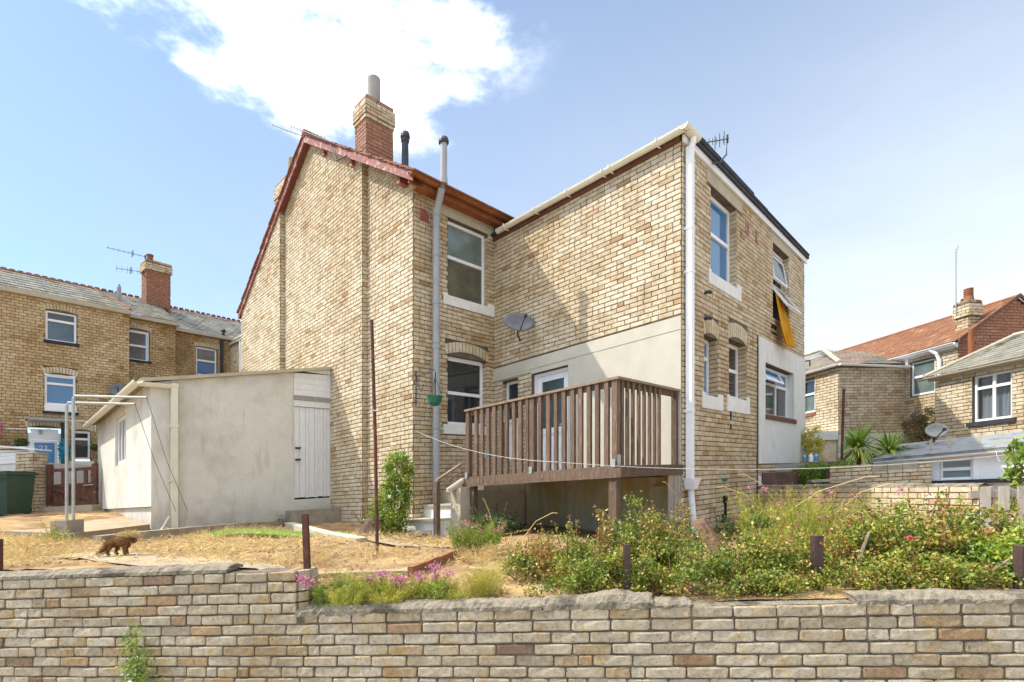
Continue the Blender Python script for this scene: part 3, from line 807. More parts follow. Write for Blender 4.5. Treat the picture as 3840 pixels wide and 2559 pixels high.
chimney(6.19, 6.68, KB+.07, KB+.74, 6.6, 8.26, 8.68, [(6.44, KB+.40, .145, .66)], 'tall red brick chimney with a cream head and one grey pot')
chimney(11.25, 12.0, -1.72, -.9, 6.0, 8.95, 9.4, [(11.35, -1.5, .12, .62)], 'cream headed chimney half hidden behind the left verge')
mb = MB(); hbox(mb, 6.12, 6.75, KB+.0, KB+.09, vz(6.12)-.2, vz(6.12)+.10); obj('lead_flashing', mb, M['galv'], hs)
# vent pipe through the roof
def pt(a, b, z): return H(a, b, z)
vb = (5.62, -1.45)
mb = MB(); mb.tube([H(*vb, 6.6), H(*vb, 7.62)], .075, 12); mb.lathe(H(*vb,7.60), [(.08,0),(.09,.02),(.09,.06),(.08,.07),(.105,.10),(.105,.15),(.09,.21),(.03,.25)], 14)
obj('vent_pipe', mb, M['dark'], hs, smooth=False)
# grey flue pipe by the corner
mb = MB()
fa, fb = J-.17, -1.715
mb.tube([H(fa,fb,-.42), H(fa,fb,5.38)], .067, 14)
mb.tube([H(fa,fb,5.36), H(fa-.06,fb-.01,5.46), H(J-.42,-1.78,5.72), H(J-.45,-1.76,5.82), H(J-.45,-1.755,6.62)], .067, 14)
for z in (5.33, 4.55, 2.86, 2.75, 1.2, 3.62): mb.tube([H(fa,fb,z), H(fa,fb,z+.09)], .076, 14)
mb.tube([H(J-.45,-1.757,5.80), H(J-.45,-1.757,5.92)], .076, 14)
obj('flue_pipe', mb, M['greypipe'], hs, smooth=False)
mb = MB(); mb.lathe(H(J-.45,-1.755,6.56), [(.085,0),(.098,.02),(.098,.06),(.08,.11),(.04,.125)], 16); obj('flue_cowl', mb, M['dark'], hs)
mb = MB(); w_back.box(mb, -1.98, -1.78, 5.22, 5.46, -.01, .02); obj('air_brick', mb, M['barge'], hs)

# wing roof
mb = MB(); hbox(mb, -.10, J+.3, -.10, 7.1, 5.50, 5.56)
wr_ = obj('wing_roof', mb, M['felt'], hs)
mb = MB(); hbox(mb, -.058, -.02, -.02, 7.10, 5.385, 5.60); obj('fascia', mb, M['white'], hs)['label'] = 'white fascia along the end wall'
mb = MB(); hbox(mb, -.095, .12, .1, 3.05, 5.60, 5.69); hbox(mb, -.092, .12, 3.05, 3.9, 5.60, 5.655); hbox(mb, -.097, .12, 3.9, 7.16, 5.601, 5.635); obj('felt_edge', mb, M['felt'], hs)
mb = MB(); hbox(mb, .02, J, -.05, -.008, 5.40, 5.51); obj('fascia', mb, M['brownwood'], hs)['label'] = 'dark brown fascia under the cream gutter'
mb = gutter(H(-.20,-.13,5.53), H(J-.24,-.13,5.53), .075)
gt = obj('gutter', mb, M['cream_pvc'], hs)
mb = gutter(H(-.13,-.21,5.53), H(-.13,.30,5.53), .075); obj('gutter', mb, M['cream_pvc'], hs)
for a in (.35, 1.25, 1.4, 2.2, 3.0, 3.85):
    mb = MB(); mb.tube([H(a,-.05,5.46), H(a,-.13,5.445), H(a,-.21,5.49), H(a,-.212,5.55)], .014, 6); obj('gutter_bracket', mb, M['cream_pvc'], gt)
mb = MB(); mb.tube([H(-.13,.14,5.47), H(-.13,.14,5.40), H(-.085,.13,5.30)], .05, 8)
hbox(mb, -.135, -.035, .07, .175, -.06, 5.33)
for z in (4.0, 1.05, 3.3): hbox(mb, -.14, .0, .06, .185, z, z+.035)
obj('downpipe', mb, M['white'], hs)['label'] = 'square white downpipe on the corner of the wing'
mb = MB()
b0, b1 = .02, .30
mb.add([H(-.03,.05,-.20), H(-.03,.20,-.20), H(-.17,.20,-.20), H(-.17,.05,-.20), H(-.02,b0,-.02), H(-.02,b1,-.02), H(-.20,b1,-.02), H(-.20,b0,-.02)],
       [(0,1,2,3),(0,4,5,1),(1,5,6,2),(2,6,7,3),(3,7,4,0)])
mb.tube([H(-.09,.13,-.18), H(-.12,.15,-.6), H(-.16,.20,-1.16)], .05, 10)
obj('rainwater_hopper', mb, M['white'], hs)
for (b, z) in ((2.79, 4.93), (3.34, 4.92)):
    mb = MB(); w_end.box(mb, b, b+.2, z-.12, z+.14, -.01, .016); obj('air_brick', mb, M['barge'], hs)
mb = MB(); w_end.box(mb, 4.36, 4.74, 3.10, 3.33, -.01, .014); obj('vent_hole', mb, M['black'], hs)
mb = MB(); w_end.box(mb, 1.62, 1.85, -.12, .1, -.01, .013); obj('vent_hole', mb, M['pot'], hs)['label'] = 'green vent grille low on the end wall'
for (b, z) in ((.86, 3.17), (.86, 2.72)):
    mb = MB(); mb.tube([w_end.P(b,z,-.02), w_end.P(b,z,.09), w_end.P(b,z-.03,.12)], .03, 8); obj('overflow_pipe', mb, M['dark'], hs)
mb = MB(); w_end.box(mb, 2.0, 2.07, .85, 1.2, -.01, .012); w_end.box(mb, 1.71, 1.76, -.95, -.42, .0, .04); w_end.box(mb, 1.66, 1.80, -.5, -.38, .0, .05); w_end.box(mb, 1.60, 1.68, -.98, -.72, 0, .05)
obj('dead_pipework', mb, M['black'], hs)
mb = MB(); mb.tube([w_end.P(3.47,2.9,.02), w_end.P(3.46,1.0,.02), w_end.P(3.43,-.85,.025)], .016, 6); mb.tube([w_end.P(7.05,2.85,.03), w_end.P(7.05,2.85,.12), w_end.P(7.05,2.7,.13)], .02, 6)
obj('wall_cable', mb, M['darkcable'], hs)
mb = MB(); hbox(mb, 4.3, GA-.1, KB-.05, re, -1.2, -1.0); obj('footing', mb, M['concrete'], hs)
# steps beside the door stage, part of the house
def stepbox(a0, a1, b0, b1, z0, z1, m, nm='step'):
    mb = MB(); hbox(mb, a0, a1, b0, b1, z0, z1); return obj(nm, mb, M[m], hs)
stepbox(3.37, J-.01, -2.33, -1.9, -.95, -.53, 'whitepaint'); stepbox(3.36, J-.005, -2.38, -1.88, -.529, -.50, 'paleconc', 'tread')
stepbox(3.37, J-.01, -1.9, -1.55, -.95, -.285, 'whitepaint'); stepbox(3.36, J-.005, -1.94, -1.53, -.284, -.255, 'paleconc', 'tread')
for i, z in enumerate((-.03, .19)): stepbox(3.37, J-.01, -1.53+i*.32, (-1.21 if i == 0 else -.06), -.95, z, 'paleconc')

# ================================================================== GROUND
GP = np.array([(-6.57,9.28,-.46),(-4.82,11.1,-.57),(-5.6,10.0,-.5),(-1.87,9.69,-.76),(-2.6,9.2,-.72),(-.89,9.05,-.87),(2.73,8.2,-.98),(5.11,10.67,-.8),(6.6,7.2,-.85),
(-3.82,5.13,-.5),(-4.76,4.78,-.5),(-6.5,6.2,-.40),(-8.5,8.4,-.16),(-10,11,-.08),(-12,12,0.0),(-12,14,.05),(-2.6,4.3,-.54),(-2.05,4.25,-.56),(-2.6,5.5,-.56),(-1.5,6.2,-.7),(-2.6,7.2,-.6),(-4.5,7.2,-.52),(-.7,7.2,-.8),
(-1.6,4.62,-.73),(-.6,4.75,-.76),(0.1,5.3,-.8),(-1.6,4.1,-.9),(-.8,3.98,-.9),(0,4.0,-.9),(1.2,3.9,-.92),(3,3.6,-.9),(6,3.2,-.88),(1,6,-.88),(4,6,-.9),(10,4,-.88),(9,12,-.6),(-15,7,-.3),(-13,16,.05),(0,16,-.5),(14,10,-.5),(14,18,-.3),(-9,6.2,-.38)])
def gz(x, y):
    x = np.asarray(x, float); y = np.asarray(y, float)
    d = (x[..., None]-GP[:,0])**2 + (y[..., None]-GP[:,1])**2 + .06
    w = d**-1.7
    return (w*GP[:,2]).sum(-1)/w.sum(-1)
MW = -.154
WD = np.array((1, MW))/math.hypot(1, MW)           # along the front wall, to the right
WN = np.array((MW, -1))/math.hypot(1, MW)          # its outward normal, towards the road
W0 = np.array((0, 3.78))
def wall_y(x): return 3.78 + MW*x
xs = np.concatenate([np.linspace(-45,-11,16), np.linspace(-10.5,9.5,200), np.linspace(10,45,16)])
ts = np.concatenate([[0.12,.16,.22], np.linspace(.3,7,66), np.linspace(7.3,40,36)])
Xg, Tg = np.meshgrid(xs, ts); Yg = wall_y(Xg) + Tg
Zg = gz(Xg, Yg) + .012*np.sin(Xg*3.1+Yg*2.3)*np.cos(Yg*3.7-Xg) + rng.normal(0, .006, Xg.shape)
V = np.stack([Xg, Yg, Zg], -1).reshape(-1, 3); nx = len(xs)
F = [(r*nx+c, r*nx+c+1, (r+1)*nx+c+1, (r+1)*nx+c) for r in range(len(ts)-1) for c in range(nx-1)]
mb = MB(); mb.v = [tuple(q) for q in V]; mb.f = F; mb.t = [0]*len(F)
struct(obj('garden_ground', mb, M['soil'], smooth=True))
mb = MB()
for i in range(30):
    a, b = -45+3*i, -42+3*i
    mb.quad((a,-40,-1.62), (b,-40,-1.62), (b,wall_y(b)+.2,-1.62), (a,wall_y(a)+.2,-1.62))
struct(obj('road', mb, M['road']))
mb = MB(); Rr = 900
for i in range(36):
    a, b = -900+50*i, -850+50*i
    mb.quad((a,-900,-2.4), (b,-900,-2.4), (b,900,-2.4), (a,900,-2.4))
struct(obj('terrain', mb, M['soil']))

# ================================================================== FRONT GARDEN WALL
gw = thing('garden_wall', 'weathered buff brick garden wall along the bottom of the picture', 'wall', (0, 3.78, -1.62))
wf = Wall(W0, WD, WN, ch=.0846, L=.282, joint=.013)
core = MB(); SB = -1.725
wf.box(core, -9, SB-.02, -1.75, -.575, -.21, -.004); wf.box(core, SB-.02, 8, -1.75, -.93, -.21, -.004)
wc = obj('wall_core', core, M['wmortar'], gw)
cache = {}
def fbrick(Lb, Hb, D, seed, round_r=.012):
    """one weathered brick: gridded face, worn arrises; built along the wall line"""
    r_ = random.Random(seed)
    us = [0, .05, .35, .65, .95, 1]; zs = [0, .13, .87, 1]
    Vv = []
    lump = [r_.uniform(-.004,.004) for _ in range(4)]
    cut = r_.random() < .28
    cx_, cz_ = r_.choice([(0,0),(1,0),(0,1),(1,1)])
    for iz, z in enumerate(zs):
        for iu, u in enumerate(us):
            edge = (iu in (0,5)) + (iz in (0,3))
            d = .012 - (.0042 if edge == 1 else .009 if edge == 2 else 0)
            uu = u*Lb; zz = z*Hb
            if edge == 0: d += r_.uniform(-.003,.003) + lump[iu % 4]*.6
            else: uu += r_.uniform(-.003,.003); zz += r_.uniform(-.0025,.0025)
            if edge == 2: uu += (.005 if iu == 0 else -.005); zz += (.003 if iz == 0 else -.003)
            if cut and abs(u-cx_) < .4 and abs(z-cz_) < .5: d -= r_.uniform(.004,.010)
            Vv.append((uu, d, zz))
    n = len(us); F = [(r*n+c, r*n+c+1, (r+1)*n+c+1, (r+1)*n+c) for r in range(3) for c in range(n-1)]
    loop = [0,1,2,3,4,5,11,17,23,22,21,20,19,18,12,6]
    base = len(Vv)
    for i in loop: Vv.append((Vv[i][0], -D, Vv[i][2]))
    m = len(loop)
    for k in range(m):
        k2 = (k+1) % m
        F.append((loop[k2], loop[k], base+k, base+k2))
    F.append(tuple(base+k for k in range(m)))
    P = []
    for (u, d, z) in Vv:
        q = WD*u + WN*d
        P.append((q[0], q[1], z + SL*q[0]))
    return P, F
fb_list = []
def course(z, s0, s1, k, top=False):
    ph = (k % 2)*.141 + random.uniform(-.03,.03); s = s0 - ((s0-ph) % .282)
    while s < s1:
        a, b = max(s, s0), min(s+.282, s1)
        if random.random() < .07 and b-a > .25: prs = [(a, (a+b)/2), ((a+b)/2, b)]
        elif random.random() < .05 and b-a > .25: prs = [(a, a+.18), (a+.18, b)]
        else: prs = [(a, b)]
        for (e, f) in prs:
            if f-e > .05: fb_list.append((e+.0058, f-.0058, z+.0064, z+.0846-.0064, top))
        s += .282
for k in range(13):                       # both lengths share their bed joints
    z = -.572 - .0846*(k+1) + .0
    course(z, -9, SB if z > -1.0 + .0 else 8, k)
    if -1.02 < z <= -.9: pass
zt_r = -.572 - .0846*4                    # top bed of the lower length
course(zt_r - .0846 + .0, SB+.06, 8, 5) if zt_r - .0846 > -1.0 else None
fb_list.sort(key=lambda c: (-9 if (-4.7 < (c[0]+c[1])/2 < 3.5 and c[2] > -1.56) else 9, abs((c[0]+c[1])/2)))
restb = MB()
for i, (e, f, z0, z1, top) in enumerate(fb_list):
    Lb = round((f-e)/.01)*.01 if f-e > .24 else f-e
    t = min(1, abs(random.gauss(.16,.22))) if random.random() < .90 else random.uniform(.5,.97)
    key = (round(Lb, 3), random.randrange(9)); D = .20 if (abs(z1 - (-.572-.0064)) < .01 or top) else .06
    q = W0 + WD*e
    org = np.array((q[0], q[1], z0 + SL*q[0]))
    dz = random.uniform(-.003,.003); dn = WN*random.uniform(-.004,.004)
    if i < 300 and not (D > .1):
        if key not in cache:
            P, F = fbrick(Lb, z1-z0, D, hash(key) & 0xffff)
            cache[key] = raw_mesh('brick', P, F, None, M['wbrick'])
        o = bpy.data.objects.new('brick', cache[key]); o['tint'] = t
        link(o, gw, org + np.array((dn[0], dn[1], dz)))
    elif D > .1 and -4.8 < e < 3.6:
        P, F = fbrick(Lb, z1-z0, D, i)
        o = bpy.data.objects.new('brick', raw_mesh('brick', P, F, None, M['wbrick'])); o['tint'] = t
        link(o, gw, org + np.array((dn[0], dn[1], dz)))
    else:
        P, F = fbrick(Lb, z1-z0, D, i); P = [(x+q[0], y+q[1], z+z0-0*SL) for (x,y,z) in P]
        restb.add([(x, y, z - SL*(x-q[0])) for (x,y,z) in P], F, t)
if restb.v: stuff(obj('brickwork', restb, M['wbrick'], gw))
# returned end of the higher length
er = MB()
for k in range(4):
    z = -.572 - .0846*(k+1)
    for j in range(2):
        t = random.uniform(0, .3)
        d0, d1 = -.004-.1*j, -.1*(j+1)
        sx = SB + .01 + random.uniform(-.004,.006)
        q = [wf.P(sx-.0, z+.006, d0), wf.P(sx+.055-.02*j, z+.006, d0-.05), wf.P(sx+.05, z+.006, d1), wf.P(sx-.1, z+.006, d1)]
        r_ = [x + np.array((0,0,.073)) for x in q]
        er.add(q+r_, [(3,2,1,0),(4,5,6,7),(0,1,5,4),(1,2,6,5),(2,3,7,6),(3,0,4,7)], t)
stuff(obj('end_bricks', er, M['wbrick'], gw))
def coping(s0, s1, zb, h, nm='coping', hump=0.0, dp=.21):
    n = max(4, int((s1-s0)/.03)); prof = [(.012,0),(.014,.45),(-.02,.88),(-.07,1.0),(-.14,.96),(-.19,.75),(-.215,0)]
    Vv = []; m = len(prof)
    for i in range(n+1):
        s = s0+(s1-s0)*i/n
        env = 1.0 if 0 < i < n else .86
        hh = h + hump*math.exp(-((s-(s0+s1)/2-.12)/.16)**2)
        for (d, z) in prof:
            Vv.append(wf.P(s + (random.uniform(-.015,.015) if i in (0,n) else 0), zb + z*hh*env + random.uniform(-.006,.006)*(z > 0), d + random.uniform(-.007,.007)))
    F = [(i*m+k, (i+1)*m+k, (i+1)*m+k+1, i*m+k+1) for i in range(n) for k in range(m-1)]
    F.append(tuple(reversed(range(m)))); F.append(tuple(n*m+k for k in range(m)))
    mb = MB().add(Vv, F); return obj(nm, mb, M['coping'], gw, smooth=False)
coping(-9, -2.34, -.572, .062); coping(-1.735, -1.12, -.937, .085); coping(-1.115, .22, -.92, .07)
coping(.225, 1.02, -.92, .085, hump=.03); coping(1.025, 1.28, -.922, .05); coping(2.34, 3.02, -.926, .075); coping(3.03, 8, -.926, .055)
mb = MB(); wf.box(mb, 1.285, 2.335, -.94, -.912, -.2, -.01); obj('wall_top', mb, M['coping'], gw)

# ================================================================== DECK
dk = thing('deck', 'raised timber deck with brown slatted railings outside the back door', 'deck', H(1.6, -.9, -.9))
def hb(name, m, *a, parent=None, tint=0.0):
    mb = MB(); hbox(mb, *a, tint); return obj(name, mb, M[m], parent or dk)
DB = -1.83
for (a0, a1, zt) in ((.052,.133,1.385), (1.561,1.651,1.365), (3.095,3.181,1.375)): hb('post', 'deckwood', a0, a1, DB, DB+.085, .20, zt, tint=random.random())
hb('post', 'deckwood', .045, .13, -.10, -.018, .2, 1.36)
hb('top_rail', 'decktop', .02, 3.20, DB-.02, DB+.10, 1.385, 1.42)
hb('top_rail', 'decktop', .01, .125, DB+.101, -.018, 1.384, 1.418)
hb('under_rail', 'deckwood', .133, 3.09, DB+.03, DB+.06, 1.30, 1.384, tint=.3)
hb('under_rail', 'deckwood', .075, .10, DB+.09, -.10, 1.30, 1.383, tint=.3)
for a in [2.91,2.756,2.608,2.455,2.302,2.161,1.998,1.854,1.699,1.435,1.271,1.121,.968,.81,.667,.52,.372,.223]:
    t = random.random(); w_ = .029
    w_ = .033; hb('baluster', 'deckwood', a-w_+random.uniform(-.006,.006), a+w_+random.uniform(-.004,.004), DB-.005, DB+.042, .215, 1.384, tint=t)
for b in [-1.69,-1.55,-1.405,-1.242,-1.087,-.928,-.777,-.637]:
    hb('baluster', 'deckwood', .042, .076, b-.030, b+.030, .215, 1.383, tint=.3+.7*random.random())
hb('bottom_rail', 'deckwood', .13, 3.09, DB-.012, DB+.05, .185, .214, tint=.6)
hb('beam', 'deckwood', -.03, 3.23, DB-.03, DB+.02, .045, .184, tint=.5)
hb('beam', 'deckwood', -.032, .02, DB+.021, -.01, .047, .205, tint=.1)
hb('beam', 'deckwood', .30, .34, DB+.03, -.06, .03, .10, tint=.1)
for k in range(12): hb('deck_board', 'deckwood', .03, 3.28, DB+.03+.147*k, DB+.03+.147*k+.141, .186, .212, tint=random.random())
for k in range(7): hb('joist', 'deckwood', .4+.45*k, .445+.45*k, DB+.03, -.06, .07, .184, tint=.1)
hb('support_post', 'deckwood', .061, .184, DB-.0, DB+.10, -1.1, .044, tint=.4)
hb('support_post', 'deckwood', 2.98, 3.08, DB+.02, DB+.11, -1.1, .044, tint=.2)
for k in range(7):
    b = -.45 + .066*k; hb('slat', 'greywood', -.02, .01, b, b+.034, -.72+.02*random.random(), .044, tint=random.random())
for (a) in (1.56, 3.09, .05):
    hb('post_bracket', 'galv', a+.012, a+.075, DB-.034, DB-.02, .19, .30)
hb('post_bracket', 'galv', .036, .051, DB+.01, DB+.08, .2, .36)
for a in (.62,.74,1.22,1.34,1.78,1.90,2.3,2.4,2.7,2.78): hb('joist_end', 'deckwood', a, a+.045, DB-.034, DB-.029, .09, .165, tint=.9)
# stair side: rough concrete pier and raking handrail
pr = MB(); hbox(pr, 3.10, 3.36, -2.02, -1.70, -1.05, .03)
o = obj('concrete_pier', pr, M['paleconc'], dk)
mb = MB(); q0, q1 = np.array(H(3.28,-1.84,.42)), np.array(H(3.33,-2.34,.15))
for (o0, th, hh) in ((0, .06, .05), (-.12, .03, .03)):
    v = q1-q0; mb.prism(q0+(0,0,o0), v, HV(th,0,0), (0,0,hh))
obj('handrail', mb, M['decktop'], dk)
hb('newel_post', 'deckwood', 3.28, 3.37, -2.40, -2.32, -.9, .16, tint=.4)
mb = MB(); q0 = np.array(H(3.19,-1.80,.14)); q1 = np.array(H(3.19,-2.14,-.03)); mb.prism(q0, q1-q0, HV(.16,0,0), (0,0,.06)); obj('pier_cap', mb, M['paleconc'], dk)

# ================================================================== SHED
sh = thing('garden_shed', 'white rendered lean-to shed with a boarded door against the gable wall', 'shed', H(8, -4, -.5))
SA = 7.45; SBm = -5.683; SF = 13.7
def sz(b): return 2.97 + (b-KB)*(2.97-2.36)/(5.32-2.1)         # roof fall away from the gable
mb = MB()
def spoly(a, pts, flip=False):
    V = [H(a,b,z) for (b,z) in pts]; mb.add(V, [tuple(range(len(V)))[::-1] if flip else tuple(range(len(V)))])
spoly(SA, [(SBm,-.7),(-3.10,-.7),(-3.10,sz(-3.1)-.02),(-5.30,sz(-5.30)-.02),(SBm,2.26)])
mb.add([H(SA,-3.10,2.2), H(SA,-2.245,2.2), H(SA,-2.245,2.26), H(SA,-3.10,2.26)], [(0,1,2,3)])
mb.add([H(SA,-3.10,-.7), H(SA,-2.2,-.7), H(SA,-2.2,-.02), H(SA,-3.10,-.02)], [(0,1,2,3)])
mb.add([H(SA,-3.10,-.7), H(SA,-3.10,2.6), H(SA+.1,-3.10,2.6), H(SA+.1,-3.10,-.7)], [(0,1,2,3)])
# long side facing left, with window hole
for (a0, a1, z0, z1) in ((SA, 9.83, .0, 2.30), (11.09, SF, .0, 2.30), (9.83, 11.09, .0, .98), (9.83, 11.09, 2.07, 2.30)):
    mb.quad(H(a0,SBm,z0), H(a1,SBm,z0), H(a1,SBm,z1), H(a0,SBm,z1))
mb.quad(H(SA+.0,SBm,-.01), H(SF,SBm,-.01), H(SF,SBm+.05,-.012), H(SA+.0,SBm+.05,-.012))
mb.quad(H(SA+.02,SBm+.05,-.7), H(SF,SBm+.05,-.7), H(SF,SBm+.05,-.012), H(SA+.02,SBm+.05,-.012))
for (e, f) in (((9.83,.98),(11.09,.98)), ((11.09,.98),(11.09,2.07)), ((11.09,2.07),(9.83,2.07)), ((9.83,2.07),(9.83,.98))):
    mb.quad(H(e[0],SBm,e[1]), H(f[0],SBm,f[1]), H(f[0],SBm+.1,f[1]), H(e[0],SBm+.1,e[1]))
mb.quad(H(SF,SBm,-.7), H(SF,KB,-.7), H(SF,KB,2.9), H(SF,SBm,2.2))
obj('wall', mb, M['shedrender'], sh)
mb = MB()
zz_ = lambda b: sz(b) if b > -5.35 else 2.352
rp = [(KB+.0,sz(KB)+.0), (-5.32,sz(-5.32)), (-5.86,2.27)]
top = [H(SA-.09,b,z+.035) for (b,z) in rp] + [H(SF+.1,b,z+.035) for (b,z) in reversed(rp)]
bot = [(x,y,z-.055) for (x,y,z) in top]
n = len(top)
mb.add(top+bot, [(0,1,4,5),(1,2,3,4),(n+5,n+4,n+1,n+0),(n+4,n+3,n+2,n+1)] + [((i+1)%n, i, n+i, n+(i+1)%n) for i in range(n)])
obj('roof', mb, M['moss'], sh)['label'] = 'thin felted shed roof with a mossy edge'
mb = MB(); mb.add([H(SA-.095,b,z+.04) for (b,z) in rp] + [H(SA-.095,b,z-.025) for (b,z) in reversed(rp)], [(0,1,2,3,4,5)]); obj('roof_edge', mb, M['lintel'], sh)
# boarded panel above door
for k in range(5):
    z0 = 2.27 + .135*k; mb = MB()
    zb1 = lambda b: sz(b)-.03
    za, zb_ = min(z0+.131, zb1(-3.09)), min(z0+.131, zb1(-2.13))
    if za < z0+.01: za = z0+.01
    V = [H(SA-.012,-3.095,z0), H(SA-.012,-2.135,z0), H(SA-.012,-2.135,max(zb_,z0)), H(SA-.012,-3.095,za), H(SA+.01,-3.095,z0), H(SA+.01,-2.135,z0), H(SA+.01,-2.135,max(zb_,z0)), H(SA+.01,-3.095,za)]
    mb.add(V, [(0,1,2,3),(7,6,5,4),(4,5,1,0),(3,2,6,7),(1,5,6,2),(4,0,3,7)]); obj('cladding_board', mb, M['whitepaint'], sh)
hb('door_lintel', 'greywood', SA-.03, SA+.02, -3.09, -2.13, 2.17, 2.262, parent=sh)
mb = MB()
hbox(mb, SA-.015, SA+.06, -2.245, -2.13, -.02, 2.168); hbox(mb, SA-.012, SA+.06, -3.095, -2.247, 2.03, 2.167); hbox(mb, SA-.002, SA+.06, -3.095, -3.075, -.02, 2.028)
obj('door_frame', mb, M['whitepaint'], sh)
mb = MB(); hbox(mb, SA+.05, SA+.07, -3.07, -2.25, 0, 2.02); dr_ = obj('door', mb, M['black'], sh); dr_['label'] = 'boarded white shed door with black bolts'
bw_ = [0,.105,.245,.32,.455,.53,.66,.74,.82]
for i in range(8):
    b0, b1 = -3.07+bw_[i]+.004, -3.07+bw_[i+1]-.003
    mb = MB(); hbox(mb, SA+.012+random.uniform(-.004,.004), SA+.05, b0, b1, .012+random.uniform(-.008,.012), 2.02); obj('plank', mb, M['whitepaint'], dr_)
for z in (1.11, .855):
    mb = MB(); hbox(mb, SA-.02, SA+.012, -3.055, -2.96, z-.02, z+.02); mb.tube([H(SA-.01,-2.97,z), H(SA-.05,-2.97,z)], .022, 8); obj('bolt', mb, M['dark'], dr_)
hb('door_step', 'concrete', SA-.55, SA-.003, -3.28, -2.05, -.75, -.25, parent=sh)
f = None
wsd = Wall(C0 + BX*SBm, AX, -BX)
f = sash(sh, wsd, 9.84, 11.08, .99, 2.06, .05, [('v', 10.25), ('v', 10.65)], 'glass', fw=.09, label='white window in the sunlit side of the shed')
mb = gutter(H(SA-.28,-5.92,2.235), H(SF+.1,-5.92,2.235), .075); obj('gutter', mb, M['cream_pvc'], sh)
mb = gutter(H(SA-.07,-5.90,2.235), H(SA-.07,-5.28,2.235), .07); obj('gutter', mb, M['cream_pvc'], sh)
mb = MB(); hbox(mb, SA-.12, SA-.02, -5.39, -5.29, -.45, 2.26)
for z in (1.45, .45): hbox(mb, SA-.13, SA-.0, -5.41, -5.27, z, z+.04)
obj('downpipe', mb, M['cream_pvc'], sh)
mb = MB(); mb.tube([H(SA-.08,-5.42,-.2), H(SA-.16,-5.56,-.44)], .02, 6); obj('waste_pipe', mb, M['cream_pvc'], sh)
mb = MB(); hbox(mb, SA-.2,SA-.02,-5.5,-5.1,-.5,-.455); obj('drain_tile', mb, M['terracotta'], sh)

# ================================================================== KERBS, SLABS, POSTS
def gxy(x, y): return float(gz(np.array(x), np.array(y)))
def strip(name, label, cat, pts, wd, h, m, group=None, top=None, sink=.2):
    """low kerb along ground points; pts = (x, y[, ztop])"""
    mb = MB(); n = len(pts); Vv = []
    for i, p in enumerate(pts):
        a = np.array(pts[min(i+1,n-1)][:2]) - np.array(pts[max(i-1,0)][:2]); a = a/np.linalg.norm(a); s = np.array((-a[1], a[0]))*wd/2
        zt = p[2] if len(p) > 2 else gxy(*p[:2]) + h
        for q in ((p[0]-s[0], p[1]-s[1]), (p[0]+s[0], p[1]+s[1])):
            Vv += [(q[0], q[1], zt-h-sink), (q[0], q[1], zt + random.uniform(-.004,.004))]
    F = []
    for i in range(n-1):
        a, b = i*4, i*4+4
        F += [(a, b, b+1, a+1), (a+3, b+3, b+2, a+2), (a+1, b+1, b+3, a+3)]
    F += [(0,1,3,2), (n*4-4, n*4-2, n*4-1, n*4-3)]
    mb.add(Vv, F); return tag(obj(name, mb, M[m]), label, cat, group)
strip('kerb', 'concrete kerb running from the animal to the shed door step', 'kerb', [(-5.75,7.05,-.365), (-5.6,7.55,-.365), (-5.35,8.5,-.375), (-5.05,9.5,-.40), (-4.78,10.45,-.45)], .17, .16, 'concrete', 'concrete garden kerbs')
strip('kerb', 'concrete kerb running from the shed step towards the tall rusty pole', 'kerb', [(-4.35,9.95,-.46), (-3.7,9.0,-.49), (-2.8,7.75,-.54), (-2.05,6.95,-.585)], .16, .12, 'paleconc', 'concrete garden kerbs')
strip('edging', 'low cement edging between the rusty post and the pink flowers', 'edging', [(-1.80,4.70,-.70), (-1.4,4.72,-.705), (-1.0,4.74,-.715), (-.82,4.70,-.73)], .10, .07, 'path')
for i in range(5):
    t0, t1 = i/5, (i+.93)/5
    p0 = np.array((-.90,4.50)); p1 = np.array((-.53,6.15)); a = p0+(p1-p0)*t0; b = p0+(p1-p0)*t1
    strip('edging_tile', 'terracotta edging tile standing beside the flowers, %s' % ('nearest the wall','second from the wall','middle of the row','next to the far end','farthest from the wall')[i], 'edging tile',
          [(a[0],a[1],-.66-.004*i), (b[0],b[1],-.662-.004*i)], .05, .10, 'terracotta', 'row of terracotta edging tiles')
# concrete path behind the front wall
mb = MB(); pth = [(-5.0,5.75,.30),(-4.4,5.55,.34),(-3.9,5.15,.36),(-3.2,4.85,.33),(-2.6,4.60,.28),(-2.1,4.45,.22),(-1.75,4.3,.15)]
Vv = []
for i, (x, y, wd) in enumerate(pth):
    Vv += [(x-.02, y-wd, gxy(x,y-wd)+.022), (x+.05, y+wd*.4, gxy(x,y+wd*.4)+.025)]
mb.add(Vv, [(2*i, 2*i+2, 2*i+3, 2*i+1) for i in range(len(pth)-1)])
struct(obj('path', mb, M['path']))
mb = MB(); pth = [(-2.0,7.3,.3),(-1.5,6.95,.32),(-1.0,6.9,.3),(-.7,7.0,.25)]; Vv = []
for (x, y, wd) in pth: Vv += [(x, y-wd, gxy(x,y-wd)+.02), (x, y+wd, gxy(x,y+wd)+.02)]
mb.add(Vv, [(2*i, 2*i+2, 2*i+3, 2*i+1) for i in range(len(pth)-1)]); struct(obj('path', mb, M['path']))
